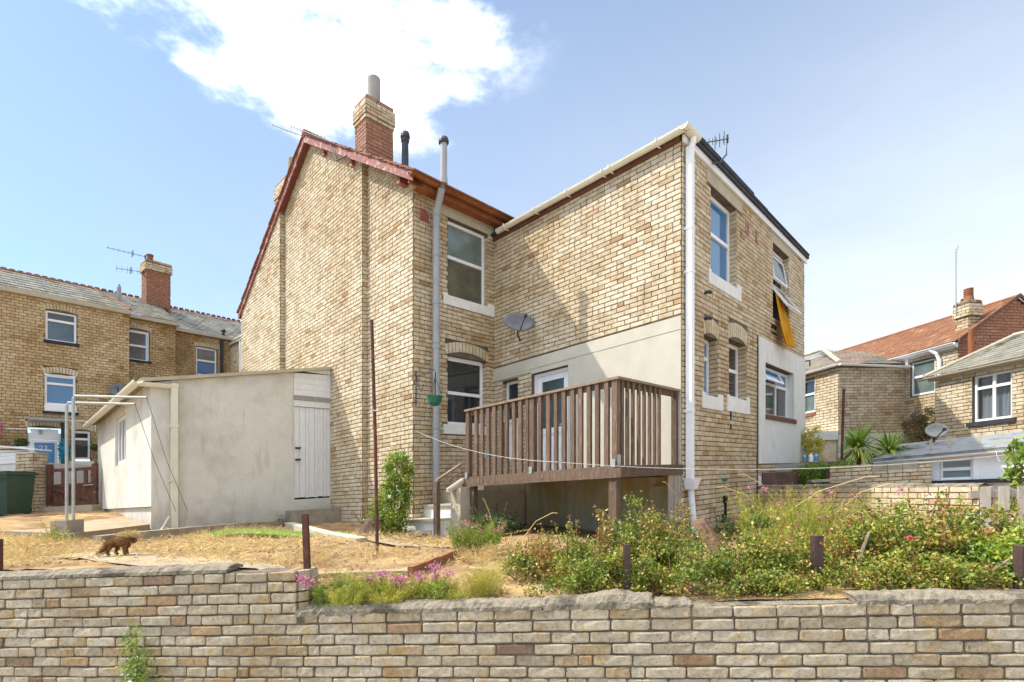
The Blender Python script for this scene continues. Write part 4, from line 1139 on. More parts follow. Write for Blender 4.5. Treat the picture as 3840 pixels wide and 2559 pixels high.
# paved slab beside the shed
mb = MB(); sp = [H(7.45,-5.70,-.32), H(5.75,-6.95,-.32), H(8.3,-8.2,-.17), H(13.4,-7.9,-.03), H(13.4,-5.70,-.03)]
n = len(sp); bt = [(x,y,z-.45) for (x,y,z) in sp]
mb.add(sp+bt, [tuple(range(n))[::-1]] + [(i, (i+1)%n, n+(i+1)%n, n+i) for i in range(n)])
struct(obj('paved_slab', mb, M['path']))
def box_thing(name, label, cat, x0, x1, y0, y1, z0, z1, m, group=None):
    mb = MB(); mb.box(x0, x1, y0, y1, z0, z1); return tag(obj(name, mb, M[m]), label, cat, group)
# clothes dryer posts on a block
cdr = thing('clothes_dryer', 'galvanised steel clothes dryer with two posts on a concrete block', 'clothes dryer', (-6.5, 7.4, -.45))
mb = MB(); mb.prism((-6.62,7.30,-.55), (.26,-.03,0), (.03,.26,0), (0,0,.42)); obj('concrete_block', mb, M['concrete'], cdr)
for (x, y, zt, ex) in ((-6.56,7.50,1.60,1.02), (-6.375,7.40,1.67,1.08)):
    mb = MB(); mb.tube([(x,y,-.16), (x,y,zt-.03), (x+.03,y,zt)], .020, 10); obj('post', mb, M['galv'], cdr)
    mb = MB(); mb.tube([(x+.02,y,zt), (x+ex,y-.02,zt-.005-.075*ex)], .018, 8); obj('arm', mb, M['galv'], cdr)
    mb = MB(); mb.tube([(x+ex,y-.02,zt-.08), (x+ex+.13,y+.2,.7), (x+ex+.26,y+.5,-.1)], .004, 4); obj('line', mb, M['darkcable'], cdr)
# rusty posts
def post(label, x, y, w_, zt, m='rustpost', tube=False, name='fence_post', lean=(0,0), group='old posts along the garden wall', zb=None):
    zb = zb if zb is not None else gxy(x,y)-.15
    mb = MB()
    if tube: mb.tube([(x,y,zb), (x+lean[0],y+lean[1],zt)], w_/2, 8)
    else:
        mb.prism((x-w_/2,y-w_/2,zb), (w_,0,0), (0,w_,0), (lean[0],lean[1],zt-zb))
    o = obj(name, mb, M[m]); return tag(o, label, 'post', group)
post('rusty square steel post at the step in the garden wall', -1.655, 4.16, .043, -.13, lean=(-.035,0), zb=-1.0)
t_ = thing('rusty_pole', 'tall thin rusty clothes pole standing in the dry soil', 'pole', (-1.61, 6.04, -.75))
mb = MB(); mb.tube([(-1.595,6.04,-.9), (-1.62,6.04,.6), (-1.665,6.04,2.07)], .021, 8); obj('pole', mb, M['rustpost'], t_)
mb = MB(); mb.tube([(-1.66,6.01,1.0),(-1.60,6.0,.98),(-1.56,6.03,.99)], .006, 5); obj('line_knot', mb, M['cable'], t_)
post('dark brown post in the middle of the hedge behind the wall', .90, 3.99, .046, -.50, 'postbrown')
p_ = post('thick brown square post with a bolt at the right of the hedge', 2.275, 3.80, .064, -.49, 'postbrown')
mb = MB(); mb.tube([(2.285,3.765,-.545),(2.285,3.75,-.545)], .012, 8); bo_ = obj('bolt', mb, M['rustgutter'], p_)
post('dark thin post at the left edge of the picture', -4.66, 4.62, .045, -.22, 'rustpost')
post('dark post at the far right end of the garden wall', 3.53, 3.52, .07, -.60, 'postbrown')
mb = MB(); mb.prism((1.79,5.15,-.60), (.14,-.05,0), (.05,.10,0), (.30,-.75,-.62)); 
mb = MB(); q0 = np.array((1.80,5.2,-.50)); v = np.array((1.70,4.35,-1.0)) - q0
mb.prism((1.74,4.9,-.46), (.10,-.03,.03), (.03,.08,.03), (.13,-.62,-.50)); tag(obj('timber_offcut', mb, M['barewood']), 'sawn timber post leaning into the hedge beside the downpipe', 'timber')
mb = MB(); mb.prism(H(4.55,-2.5,-.74), HV(-.42,-.12,.0), HV(.02,-.03,.36), HV(.22,.10,.08)) 
mb = MB(); mb.prism(np.array((-2.65,8.72,-.76)), (.30,.02,.06), (.17,.12,.30), (-.06,.05,.05)); tag(obj('plank', mb, M['plankwood']), 'dark wooden plank leaning on the gable wall by the climbing shrub', 'plank')
mb = MB(); mb.prism((-1.98,8.95,-.745), (.68,.0,0), (.0,.34,0), (0,0,.06)); tag(obj('stone_slab', mb, M['paleconc']), 'pale paving slab forming the lowest step before the white steps', 'slab')
mb = MB(); mb.prism((-1.55,8.97,-.95), (.2,.0,0), (.0,.28,0), (0,0,.202)); tag(obj('loose_brick', mb, M['redbrick']), 'brick propping up the pale slab by the steps', 'brick')
# artificial turf offcut
mb = MB(); n = 26; c0 = np.array((-3.72,8.05)); Vv = [(c0[0], c0[1], gxy(*c0)+.06)]
for i in range(n):
    t = i*2*math.pi/n; rx = .92+.10*math.sin(3*t)+.06*math.cos(5*t); ry = .62+.10*math.cos(2*t+1)
    x = c0[0] + rx*math.cos(t) + .10*math.sin(t); y = c0[1] + ry*math.sin(t) + .35*math.cos(t)
    Vv.append((x, y, gxy(x,y)+.05+.02*math.sin(3*t)+.07*max(0,math.sin(t))))
Vv2 = [(x,y,z-.025) for (x,y,z) in Vv[1:]]
mb.add(Vv+Vv2, [(0, 1+i, 1+(i+1)%n) for i in range(n)] + [(1+(i+1)%n, 1+i, n+1+i, n+1+(i+1)%n) for i in range(n)])
tag(obj('turf_offcut', mb, M['turf']), 'bright green artificial turf offcut lying on the dry soil', 'turf')
# hanging basket on a scrolled bracket
hk = thing('hanging_basket', 'green plastic hanging basket on a scrolled wall bracket', 'hanging basket', H(3.80,-2.0,1.6))
bx_ = H(3.72,-2.10,1.55)
mb = MB(); mb.lathe(bx_, [(.06,0),(.11,.05),(.14,.14),(.15,.17),(.135,.17),(.11,.06)], 16); obj('basket', mb, M['pot'], hk, smooth=False)
mb = MB()
for k in range(3):
    t = k*2.1; mb.tube([(bx_[0]+.14*math.cos(t), bx_[1]+.14*math.sin(t), bx_[2]+.17), (bx_[0],bx_[1],bx_[2]+.52)], .004, 4)
mb.tube([(bx_[0],bx_[1],bx_[2]+.15),(bx_[0]+.01,bx_[1],bx_[2]+.62)], .012, 5); obj('chain', mb, M['dark'], hk)
mb = MB(); bw2 = np.array(H(J-.02,-2.08,1.75))
top_ = np.array((bx_[0],bx_[1],bx_[2]+.66))
mb.tube([bw2+(0,0,-.1), bw2+(0,0,.55)], .009, 6); mb.tube([bw2+(0,0,.45), top_], .009, 6)
sc_ = [bw2 + (top_-bw2)*(.05+.35*t) + np.array((0,0,.42-.42*math.sin(t*2.2))) for t in np.linspace(0,1,9)]; mb.tube(sc_, .007, 5)
for (c, r0) in ((bw2+np.array((-.0,-.05,.5)), .05), (bw2+np.array((.0,-.05,-.05)), .055)):
    mb.tube([c + np.array((AX[0]*-r0*math.cos(t)*(1-t/9), AX[1]*-r0*math.cos(t)*(1-t/9), r0*math.sin(t)*(1-t/9))) for t in np.linspace(0,7,16)], .006, 5)
obj('bracket', mb, M['dark'], hk)
# satellite dish on the wing wall
def dish(label, c, n_, w_, h_, wallpt, m):
    d_ = thing('satellite_dish', label, 'satellite dish', wallpt)
    n_ = np.array(n_, float); n_ /= np.linalg.norm(n_)
    e = np.cross((0,0,1), n_); e /= np.linalg.norm(e); u = np.cross(n_, e)
    mb = MB(); Vv = []; ns, nr = 20, 4
    for r_ in range(nr+1):
        rr = r_/nr
        for k in range(ns):
            t = k*2*math.pi/ns
            Vv.append(np.array(c) + e*w_/2*rr*math.cos(t) + u*h_/2*rr*math.sin(t) + n_*(.06*rr*rr))
    Vv2 = [v - n_*.012 for v in Vv]; N0 = len(Vv); F = []
    for r_ in range(nr):
        for k in range(ns):
            k2 = (k+1) % ns; q = (r_*ns+k, r_*ns+k2, (r_+1)*ns+k2, (r_+1)*ns+k)
            F += [q, tuple(N0+i for i in reversed(q))]
    for k in range(ns):
        k2 = (k+1) % ns; F.append((nr*ns+k, nr*ns+k2, N0+nr*ns+k2, N0+nr*ns+k))
    mb.add(Vv+Vv2, F); obj('reflector', mb, M[m], d_, smooth=True)
    mb = MB(); foot = np.array(c) - u*h_*.46; lnb = np.array(c) + n_*.38 - u*.10
    mb.tube([foot, lnb], .012, 6); mb.tube([lnb-n_*.03, lnb+n_*.03], .03, 8); mb.lathe(lnb-np.array((0,0,.02)), [(.03,0),(.03,.05)], 8); obj('feed_arm', mb, M['dark'], d_)
    mb = MB(); mb.tube([np.array(c)-n_*.02, np.array(c)-n_*.1-u*.2, np.array(wallpt)], .018, 6); obj('mount', mb, M['dark'], d_)
    return d_
dish('dark grey satellite dish on the shaded wing wall above the deck', H(3.29,-.34,3.28), (.35,-.93,.30), .68, .42, H(3.55,-.01,3.05), 'dish')
# aerials
def yagi(label, p0, p1, mast, n_el, el, m='dark', vertical=True, refl=True):
    a = thing('tv_aerial', label, 'aerial', mast[0])
    p0, p1 = np.array(p0), np.array(p1)
    mb = MB(); mb.tube(mast, .016, 6); obj('mast', mb, M[m], a)
    mb = MB(); mb.tube([p0, p1], .010, 5); obj('boom', mb, M[m], a)
    d = (p1-p0)/np.linalg.norm(p1-p0); e = np.cross(d, (0,0,1)); e /= np.linalg.norm(e)
    up = np.array((0,0,1.)) if vertical else e
    for k in range(n_el):
        c = p0 + (p1-p0)*(.02 + .9*k/n_el); mb = MB().tube([c-up*el/2, c+up*el/2], .006, 4); obj('element', mb, M[m], a)
    if refl:
        for s in (-.08, 0, .08):
            c = p1 - d*.45 + e*s; obj('reflector_rod', MB().tube([c-np.array((0,0,.12)), c+np.array((0,0,.12))], .008, 4), M[m], a)
        obj('clamp', MB().tube([p1-d*.05-up*.07, p1-d*.05+up*.07], .02, 5), M[m], a)
    return a
def HW(a, b, z):  # house point
    return H(a, b, z)
yagi('small aerial on a curved mast at the edge of the wing roof', HW(-.15,.53,5.55), HW(-.15,1.55,6.08), [HW(-.10,.98,5.42), HW(-.15,1.15,5.48), HW(-.15,1.45,5.75), HW(-.15,1.50,6.06)], 6, .12)
yagi('long aerial lying along the verge of the red gable roof', HW(9.04,-2.5,9.28), HW(6.85,-2.5,7.76), [HW(6.30,-2.45,7.22), HW(6.7,-2.48,7.3), HW(6.95,-2.5,7.75)], 11, .14, refl=False)
yagi('thin aerial sticking out past the gable apex', HW(10.2,-2.5,9.93), HW(8.5,-2.45,8.78), [HW(8.46,-2.4,8.78), HW(8.5,-2.45,8.80)], 14, .05, refl=False)
# mustard cloth hanging from the open window
mb = MB(); nu, nv = 40, 30; Vv = []
for j in range(nv+1):
    t = j/nv; z = 4.06 - 1.20*t
    bc = 4.62 + .34*t + .05*math.sin(t*4); wd = .10 + .78*t**.8 - .10*max(0, t-.8)/.2
    for i in range(nu+1):
        s = i/nu - .5
        fold = math.sin(s*15 + t*2.2) + .6*math.sin(s*29 - t*3) + .35*math.sin(s*47 + t*5)
        d = .05 + .17*t + .035*fold*(.25+.9*t)
        Vv.append(w_end.P(bc + s*wd + .012*math.sin(t*9+s*4), z + .05*s*t + .03*math.sin(s*13)*t + .02*math.sin(s*31)*t, d))
mb.add(Vv, [(j*(nu+1)+i, j*(nu+1)+i+1, (j+1)*(nu+1)+i+1, (j+1)*(nu+1)+i) for j in range(nv) for i in range(nu)])
o = obj('hanging_cloth', mb, M['cloth'], smooth=True); o.modifiers.new('thick', 'SOLIDIFY').thickness = .006
tag(o, 'mustard yellow cloth hanging out of the open upstairs window', 'cloth')
# washing line across the garden
def sag(p0, p1, d, n=24):
    p0, p1 = np.array(p0), np.array(p1)
    return [p0 + (p1-p0)*t - np.array((0,0,d*4*t*(1-t))) for t in np.linspace(0,1,n)]
ln_ = thing('washing_line', 'white washing line sagging across the deck and end wall', 'washing line', (-1.79,9.6,.9))
mb = MB(); mb.tube(sag((-1.79,9.62,1.14), (.62,6.9,.30), .12), .0042, 5); mb.tube(sag((.62,6.9,.30), (6.3,6.5,.06), .14), .0042, 5); mb.tube(sag((6.3,6.5,.06), (10.3,10.9,.62), .30), .0045, 5); obj('line', mb, M['cable'], ln_)
pg = sag((-1.79,9.62,1.14), (.62,6.9,.30), .12)[13]
for (dx, mt) in ((0,'palelish'),(.05,'teal')):
    mb = MB(); mb.prism(pg+np.array((dx-.012,-.012,-.06)), (.02,0,0), (.006,.02,0), (.012,0,.10)); o = obj('clothes_peg', mb, M[mt]); tag(o, ('pale' if dx == 0 else 'teal') + ' clothes peg clipped on the white washing line', 'peg', 'pegs on the washing line')

# ================================================================== LEFT TERRACE
LP = np.array((-13.806, 15.)); LD = np.array((.62527, .78041)); LN = np.array((.78041, -.62527))
def roof_courses(mb, P, s0, s1, n, w_, tb=0.0):
    """P(s, t) -> point on the slope, t 0 eave .. 1 ridge; slates as thin lapped plates"""
    for k in range(n):
        t0, t1 = k/n, min(1.0, (k+1.25)/n)
        s = s0 + (w_/2 if k % 2 else 0) - w_
        while s < s1:
            a, b = max(s, s0), min(s+w_, s1)
            if b-a > .01:
                q = [P(a+.004,t0), P(b-.004,t0), P(b-.004,t1), P(a+.004,t1)]
                q[0] = q[0]+np.array((0,0,.035)); q[1] = q[1]+np.array((0,0,.035)); q[2] = q[2]+np.array((0,0,.012)); q[3] = q[3]+np.array((0,0,.012))
                r_ = [q[0]-np.array((0,0,.02)), q[1]-np.array((0,0,.02))]
                mb.add(q+r_, [(0,1,2,3),(4,5,1,0)], min(1,max(0,random.gauss(.4,.28)+tb)))
            s += w_
lt = thing('terraced_house', 'cream brick terraced house with a blue glazed back door', 'house', (*LP, 0))
lw0 = Wall(LP, LD, LN, L=.175)
lw1 = Wall(LP - LN*.6, LD, LN, L=.175)
holes0 = [(.04,.77,5.09,6.0), (.02,.75,2.98,4.12), (-.34,.41,.0,2.5), (.66,1.10,1.5,2.44)]
arch0 = [(.0,.80,6.0,6.22), (.0,.78,4.10,4.33), (-.38,.44,2.5,2.75), (.62,1.14,2.45,2.68)]
mb = lw0.mortar(MB(), -8, 2.09, -.4, 6.3, holes0, depth=.1); mb.quad(lw0.P(2.09,-.4), lw0.P(2.09,-.4,-4), lw0.P(2.09,6.3,-4), lw0.P(2.09,6.3))
lwp = obj('wall', mb, M['mortar'], lt)
lw0.lay(lambda z: (-8, 2.09), -.4, 6.28, holes0+arch0, tb=.12)
holes1 = [(2.20,2.82,4.96,6.02)]
mb = lw1.mortar(MB(), 2.09, 3.62, -.4, 6.4, holes1, depth=.1); lwp1 = obj('wall', mb, M['mortar'], lt)
lw1.lay(lambda z: (2.09, 3.62), -.4, 6.38, holes1+[(2.15,2.87,6.02,6.2)], tb=.2)
emit_bricks([lw0, lw1], [lwp, lwp1], M['goldbrick'], 0)
sash(lt, lw0, .05, .76, 5.10, 5.99, .05, [('h', 5.72)], ['frost_skyblue', 'glass'], fw=.05, sill=(.0,.82,5.02,5.10,.05,'felt'), label='upper window with a half frosted light')
sash(lt, lw0, .03, .74, 3.20, 4.08, .05, [('h', 3.83)], 'glass_skyblue', fw=.055, sill=(.02,.75,3.0,3.2,.03,'white'), arch=.04, label='lower window with blue sky painted in its panes')
mb = MB(); lw0.box(mb, -.02, .80, 2.92, 2.99, -.05, .05); obj('sill', mb, M['felt'], lt)
for a in ((.0,.80,6.0,.05,.16,11), (.0,.78,4.09,.07,.17,11), (-.38,.44,2.48,.09,.17,11), (.62,1.14,2.44,.06,.17,8)): arch(lt, lw0, *a, d=.01, tint=.15)
sash(lt, lw1, 2.21, 2.81, 5.0, 5.98, .05, [('h', 5.5)], 'clear', fw=.045, arch=.06, curtain=True, sill=(2.16,2.86,4.93,5.0,.04,'felt'), label='window with net curtains in the recessed wall')
arch(lt, lw1, 2.15, 2.87, 6.02, .06, .14, 10, d=.01, tint=.15)
# blue back door with number and window
mb = MB()
for (a, b, c, d) in ((-.33,-.27,.0,2.34), (.34,.40,.0,2.34), (-.27,.34,2.14,2.46)): lw0.box(mb, a, b, c, d, -.09, -.03)
obj('door_frame', mb, M['white'], lt)
mb = MB()
for (a, b, c, d) in ((-.26,-.19,.05,2.13), (.26,.33,.05,2.13), (-.19,.26,2.06,2.13), (-.19,.26,1.36,1.46), (-.19,.26,.05,.2), (-.19,.26,.66,.72)): lw0.box(mb, a, b, c, d, -.08, -.045)
dr2 = obj('door', mb, M['white'], lt); dr2['label'] = 'white door with a blue glass panel numbered 23'
mb = MB(); lw0.box(mb, -.2, .27, 1.45, 2.07, -.075, -.06); obj('pane', mb, M['bluedoor'], dr2)
mb = MB(); lw0.box(mb, -.2, .27, .19, 1.37, -.075, -.061); obj('pane', mb, M['glass'], dr2)
mb = MB()
def stroke(pts):
    for (p, q) in zip(pts[:-1], pts[1:]):
        a = lw0.P(p[0], p[1], -.055); b = lw0.P(q[0], q[1], -.055); mb.tube([a, b], .010, 4)
stroke([(-.085,1.93),(-.065,1.965),(-.02,1.965),(-.01,1.93),(-.08,1.83),(.0,1.83)])
stroke([(.03,1.955),(.06,1.97),(.09,1.945),(.055,1.90),(.09,1.865),(.06,1.825),(.025,1.84)])
stuff(obj('house_number', mb, M['white'], dr2))
sash(lt, lw0, .67, 1.09, 1.58, 2.43, .05, [('h', 2.2)], ['glass', 'glass'], fw=.05, label='small window beside the blue door')
mb = MB(); lw0.box(mb, .58, 1.17, 1.36, 1.51, -.02, .04); obj('sill', mb, M['white'], lt)
mb = MB(); lw0.box(mb, -.34, .46, 2.66, 2.73, .0, .45); obj('door_canopy', mb, M['greypipe'], lt)
mb = MB(); lw0.box(mb, .39, .47, .0, 2.66, .0, .05); obj('downpipe', mb, M['dark'], lt)
# roofs of the terrace
def LPt(s, z, d): return lw0.P(s, z, d)
mb = MB(); roof_courses(mb, lambda s, t: LPt(min(s, 2.06-.55*t), 6.40+1.0*t, .12-1.6*t), -8, 2.06, 7, .22, .15); rf = stuff(obj('slates', mb, M['slate'], lt))
mb = MB(); roof_courses(mb, lambda s, t: LPt(s, 6.50+1.42*t, -.45-2.55*t), 1.2, 3.66, 14, .22, .2)
roof_courses(mb, lambda s, t: LPt(s, 7.40+.5*t, -1.5-1.5*t), -8, 2.0, 5, .22, 0); stuff(obj('slates', mb, M['slate'], lt))
mb = MB(); lw0.box(mb, -8, 2.12, 6.28, 6.41, .0, .16); lw0.box(mb, 2.0, 2.11, 6.27, 6.40, -.6, -.002); obj('fascia', mb, M['lintel'], lt)
mb = MB(); lw1.box(mb, 2.09, 3.66, 6.38, 6.5, .0, .16); obj('fascia', mb, M['lintel'], lt)
mb = MB(); mb.tube([LPt(-8,7.42,-1.5), LPt(1.5,7.42,-1.5), LPt(2.09,6.44,.10)], .05, 6); obj('hip_tiles', mb, M['terracotta'], lt)
def ridge_tiles(parent, s0, s1, z, d, P, step=.2):
    mb = MB(); s = s0
    while s < s1:
        mb.add([P(s+.01,z,d+.07), P(s+step-.01,z,d+.07), P(s+step-.01,z+.09,d), P(s+.01,z+.09,d), P(s+.01,z,d-.07), P(s+step-.01,z,d-.07),
                P(s+.04,z+.16,d), P(s+step-.04,z+.16,d)], [(0,1,2,3),(3,2,5,4),(3,2,7,6),(2,3,6,7)], random.random())
        s += step
    return stuff(obj('ridge_tiles', mb, M['barge'], parent))
ridge_tiles(lt, -8, 3.5, 7.86, -3.0, LPt)
# its chimney
def chim2(parent, wall, s0, s1, d0, d1, z0, zc, zt, label, lo_m='redbrick', hi_m='brick'):
    mb = MB(); wall.box(mb, s0, s1, z0, zt-.02, d0, d1); wall.box(mb, s0-.04, s1+.04, zc, zt-.08, d0-.04, d1+.04)
    c = obj('chimney', mb, M['mortar'], parent); c['label'] = label
    lo, hi = MB(), MB()
    for (z0_, z1_, ex, tg, tb) in ((z0, zc-.05, .0, lo, .2), (zc-.05, zt-.12, .05, hi, .05), (zt-.12, zt, .03, hi, .6)):
        for (p, u, n, ln) in ((wall.P(s0-ex,0,d1+ex)[:2], wall.u, wall.n, s1-s0+2*ex), (wall.P(s0-ex,0,d0-ex)[:2], wall.n, -wall.u, d1-d0+2*ex), (wall.P(s1+ex,0,d0-ex)[:2], wall.n, wall.u, d1-d0+2*ex)):
            w = Wall(p, u, n, L=.2); w.lay(lambda z: (0, ln), z0_, z1_, tb=tb)
            for k in w.cells:
                V, F = w.brick_geo(k, -.05); tg.add(V, F, k[4])
    stuff(obj('brickwork', lo, M[lo_m], c)); stuff(obj('brickwork', hi, M[hi_m], c))
    return c
c_ = chim2(lt, lw0, 3.22, 3.98, -2.9, -2.3, 6.9, 8.90, 9.26, 'red brick chimney with a cream head on the terrace ridge')
mb = MB(); mb.lathe(lw0.P(3.40,9.27,-2.6), [(.10,0),(.10,.2),(.12,.22),(.12,.26)], 12); obj('chimney_pot', mb, M['terracotta'], c_)
mb = MB(); lw0.box(mb, 3.26, 3.86, 7.28, 7.5, -2.32, -2.2); obj('lead_flashing', mb, M['dark'], c_)
mb = MB(); mb.tube([lw0.P(2.3,7.20,-2), lw0.P(2.3,7.82,-2), lw0.P(2.3,7.95,-2)], [.07,.07,.03], 10); obj('vent_pipe', mb, M['greypipe'], lt)
# next house of the terrace
l2 = thing('terraced_house', 'cream brick terraced house in the gap behind the shed roof, dark downpipe', 'house', lw0.P(5, 0, -1))
lw2 = Wall(LP - LN*1.0, LD, LN, L=.175)
holes2 = [(4.40,5.14,4.85,5.92)]
mb = lw2.mortar(MB(), 3.62, 9.5, -.4, 6.35, holes2, depth=.1); lwp2 = obj('wall', mb, M['mortar'], l2)
lw2.lay(lambda z: (3.62, 9.5), 2.0, 6.33, holes2+[(4.35,5.18,5.9,6.1)], tb=.22); emit_bricks([lw2], [lwp2], M['goldbrick'], 0)
sash(l2, lw2, 4.41, 5.13, 4.86, 5.90, .05, [('h', 5.42)], ['glass_skyblue', 'frost'], fw=.05, label='window behind the shed roof', arch=.03)
arch(l2, lw2, 4.35, 5.18, 5.91, .04, .16, 11, d=.01, tint=.15)
mb = MB(); roof_courses(mb, lambda s, t: LPt(s, 6.42+1.40*t, -.85-2.2*t), 3.4, 9.5, 14, .22, -.1); stuff(obj('slates', mb, M['slate'], l2))
mb = MB(); lw2.box(mb, 3.62, 9.5, 6.33, 6.45, .0, .16); obj('fascia', mb, M['lintel'], l2)
ridge_tiles(l2, 3.9, 9.5, 7.78, -3.05, LPt)
mb = MB(); lw2.box(mb, 5.24, 5.33, 2, 6.3, .01, .1); obj('downpipe', mb, M['dark'], l2)
mb = MB(); mb.lathe(lw0.P(5.35,6.42,-.95), [(.05,0),(.05,.2),(.09,.22),(.09,.27),(.05,.32)], 10); obj('vent_pipe', mb, M['dark'], l2)
# wing poking out behind the gable edge
l3 = thing('terraced_house', 'sunlit brick wing of a terraced house just left of the gable', 'house', lw0.P(6.2, 0, 0))
mb = MB(); p_ = lw0.P(5.62, 0, -.98); 
w3a = Wall(lw0.P(5.62,0,-.98)[:2], LN, -LD, L=.175); w3b = Wall(lw0.P(5.62,0,.15)[:2], LD, LN, L=.175)
w3a.mortar(mb, 0, 1.13, -.4, 6.15); w3b.mortar(mb, 0, 3, -.4, 6.15); wp3 = obj('wall', mb, M['mortar'], l3)
w3a.lay(lambda z: (0, 1.13), 2.5, 6.1, tb=.05); w3b.lay(lambda z: (0, 3), 2.5, 6.1, tb=.1)
emit_bricks([w3a, w3b], [wp3, wp3], M['brick'], 0)
mb = MB(); w3b.box(mb, -.1, 3, 6.12, 6.22, -1.1, .12); obj('fascia', mb, M['lintel'], l3)
mb = MB(); w3b.add = None; mb.add([w3b.P(-.12,6.22,.14), w3b.P(3,6.22,.14), w3b.P(3,6.8,-1.0), w3b.P(.5,6.8,-1.0), w3b.P(-.12,6.22,-1.1)], [(0,1,2,3),(0,3,4)]); obj('roof', mb, M['slate'], l3)
mb = MB(); mb.tube([w3a.P(1.0,6.1,.05), w3a.P(1.0,2.5,.05)], .05, 8); obj('downpipe', mb, M['white'], l3)
# aerial, dish, ornaments on that house
yagi('long tv aerial on the distant left chimney, upper of two', lw0.P(2.05,9.30,-2.4), lw0.P(3.25,9.33,-2.4), [lw0.P(3.22,8.6,-2.45), lw0.P(3.2,9.2,-2.4), lw0.P(3.18,9.36,-2.4)], 7, .10)
yagi('tv aerial on the distant left chimney, lower of two', lw0.P(2.3,8.62,-2.35), lw0.P(3.18,8.72,-2.35), [lw0.P(3.25,8.5,-2.4), lw0.P(3.15,8.6,-2.36), lw0.P(3.12,8.8,-2.35)], 5, .22)
dish('dark satellite dish low on the left terraced house', lw0.P(1.75,3.74,.3), (.5,-.8,.2), .55, .40, lw0.P(1.75,3.9,.0), 'dish')
def leaf_ball(name, label, cat, c, r, m, n, size, group=None, sq=.8):
    mb = MB()
    for _ in range(n):
        d = rng.normal(size=3); d /= np.linalg.norm(d); p = np.array(c) + d*np.array((r,r,r*sq))*rng.uniform(.75,1.05)
        a = rng.normal(size=3)*size; b = rng.normal(size=3)*size*.5
        mb.add([p-a, p+b, p+a, p-b], [(0,1,2,3)], rng.random())
    mb.lathe((c[0],c[1],c[2]-r*sq*.8), [(r*.3,0),(r*.75,r*sq*.4),(r*.8,r*sq*.9),(r*.4,r*sq*1.5)], 10, tint=.1)
    return tag(obj(name, mb, M[m]), label, cat, group)
leaf_ball('topiary_ball', 'hanging green topiary ball left of the blue door', 'topiary ball', lw0.P(-.50,2.02,.2), .155, 'darkleaf', 420, .022, 'topiary balls on the terraced house')
leaf_ball('topiary_ball', 'hanging green topiary ball right of the small window', 'topiary ball', lw0.P(1.17,1.93,.16), .115, 'darkleaf', 320, .02, 'topiary balls on the terraced house')
leaf_ball('tinsel_garland', 'teal tinsel garland hanging beside the blue door', 'garland', lw0.P(.43,1.82,.25), .13, 'teal', 500, .03, sq=2.6)
mb = MB(); 
for (a, b, c, d) in ((-.92,-.86,2.52,2.62), (-.98,-.90,2.36,2.50), (-1.0,-.90,2.22,2.3)): lw0.box(mb, a, b, c, d, .0, .06)
lw0.box(mb, -.97,-.87,2.29,2.37,.0,.05)
tag(obj('wall_ornament', mb, M['pink']), 'pink and white ornament hanging on the far left brick wall', 'ornament')
mb = MB(); mb.tube([lw0.P(-.8,2.42,.03), lw0.P(-.2,2.44,.03), lw0.P(.1,2.44,.03)], .012, 5); lw0.box(mb, .08,.15,2.40,2.47,.0,.06); mb.tube([lw0.P(.46,2.74,.04), lw0.P(1.2,2.74,.04), lw0.P(1.2,2.45,.04)], .014, 5)
obj('wall_pipe', mb, M['white'], lt)
mb = MB(); lw0.box(mb, -.1, -.03, 2.30, 2.42, -.03, .05); obj('door_lamp', mb, M['greypipe'], lt)

# ------------------------------------------------------------------ gate, pier, bin, neighbour's shed
gt_ = thing('garden_gate', 'brown weathered wooden garden gate between the brick pier and the shed', 'gate', (-11.3, 13.1, .1))
g0, g1 = np.array((-11.86,13.0,0)), np.array((-10.62,13.0,0)); gd = (g1-g0)/np.linalg.norm(g1-g0); gn = np.array((-gd[1], gd[0], 0))
def gbar(nm, s0, s1, z0, z1, d=0.0, th=.04, m='gateswood'):
    mb = MB(); mb.prism(g0+gd*s0+gn*d+(0,0,z0), gd*(s1-s0), gn*th, (0,0,z1-z0)); return obj(nm, mb, M[m], gt_)
gbar('post', -.02,.10,.16,1.22,-.02,.09); gbar('post',1.14,1.25,.08,1.18,-.02,.09)
gbar('rail', .10,1.14,1.02,1.10); gbar('rail',.10,1.14,.62,.70); gbar('rail',.10,1.14,.14,.24)
for s in (.34,.62,.92): gbar('upright', s, s+.09, .70, 1.02, .005, .03)
for k in range(7): gbar('board', .10+.149*k, .10+.149*k+.143, .24, .62, .01, .022)
mb = MB(); mb.prism(g0+gd*.12+(0,-.015,.56), gd*.98+np.array((0,0,-.34)), gn*.02, (0,0,.07)); obj('brace', mb, M['gateswood'], gt_)
mb = MB(); mb.tube([g0+gd*.95+(0,-.04,.63), g0+gd*1.2+(0,-.04,.64)], .012, 5); obj('latch', mb, M['galv'], gt_)
box_thing('gate_step', 'low pale concrete step under the brown wooden gate', 'step', -11.98, -10.60, 12.85, 13.3, -.25, .13, 'paleconc')
pw = thing('brick_pier', 'cream brick gate pier behind the green wheelie bin', 'pier', (-12.3, 12.75, 0))
mb = MB(); mb.box(-12.40,-11.95,12.72,13.1,-.3,1.50); pc_ = obj('core', mb, M['mortar'], pw)
wq = Wall((-12.40,12.715), (1,0), (0,-1), L=.25); wq.lay(lambda z: (0,.455), -.3, 1.52, tb=.1)
wq2 = Wall((-11.945,12.715), (0,1), (1,0), L=.25); wq2.lay(lambda z: (0,.4), -.3, 1.52, tb=.1)
for w in (wq, wq2):
    for c in w.cells:
        V, F = w.brick_geo(c); o = obj('brick', MB().add(V, F), M['brick'], pw); o['tint'] = c[4]
nb = thing('neighbour_shed', 'small white shiplap shed end with grey render at the left edge', 'shed', (-13, 13.4, 0))
mb = MB(); mb.box(-15,-12.42,13.3,15,-.3,1.32); obj('wall', mb, M['greyrender'], nb)
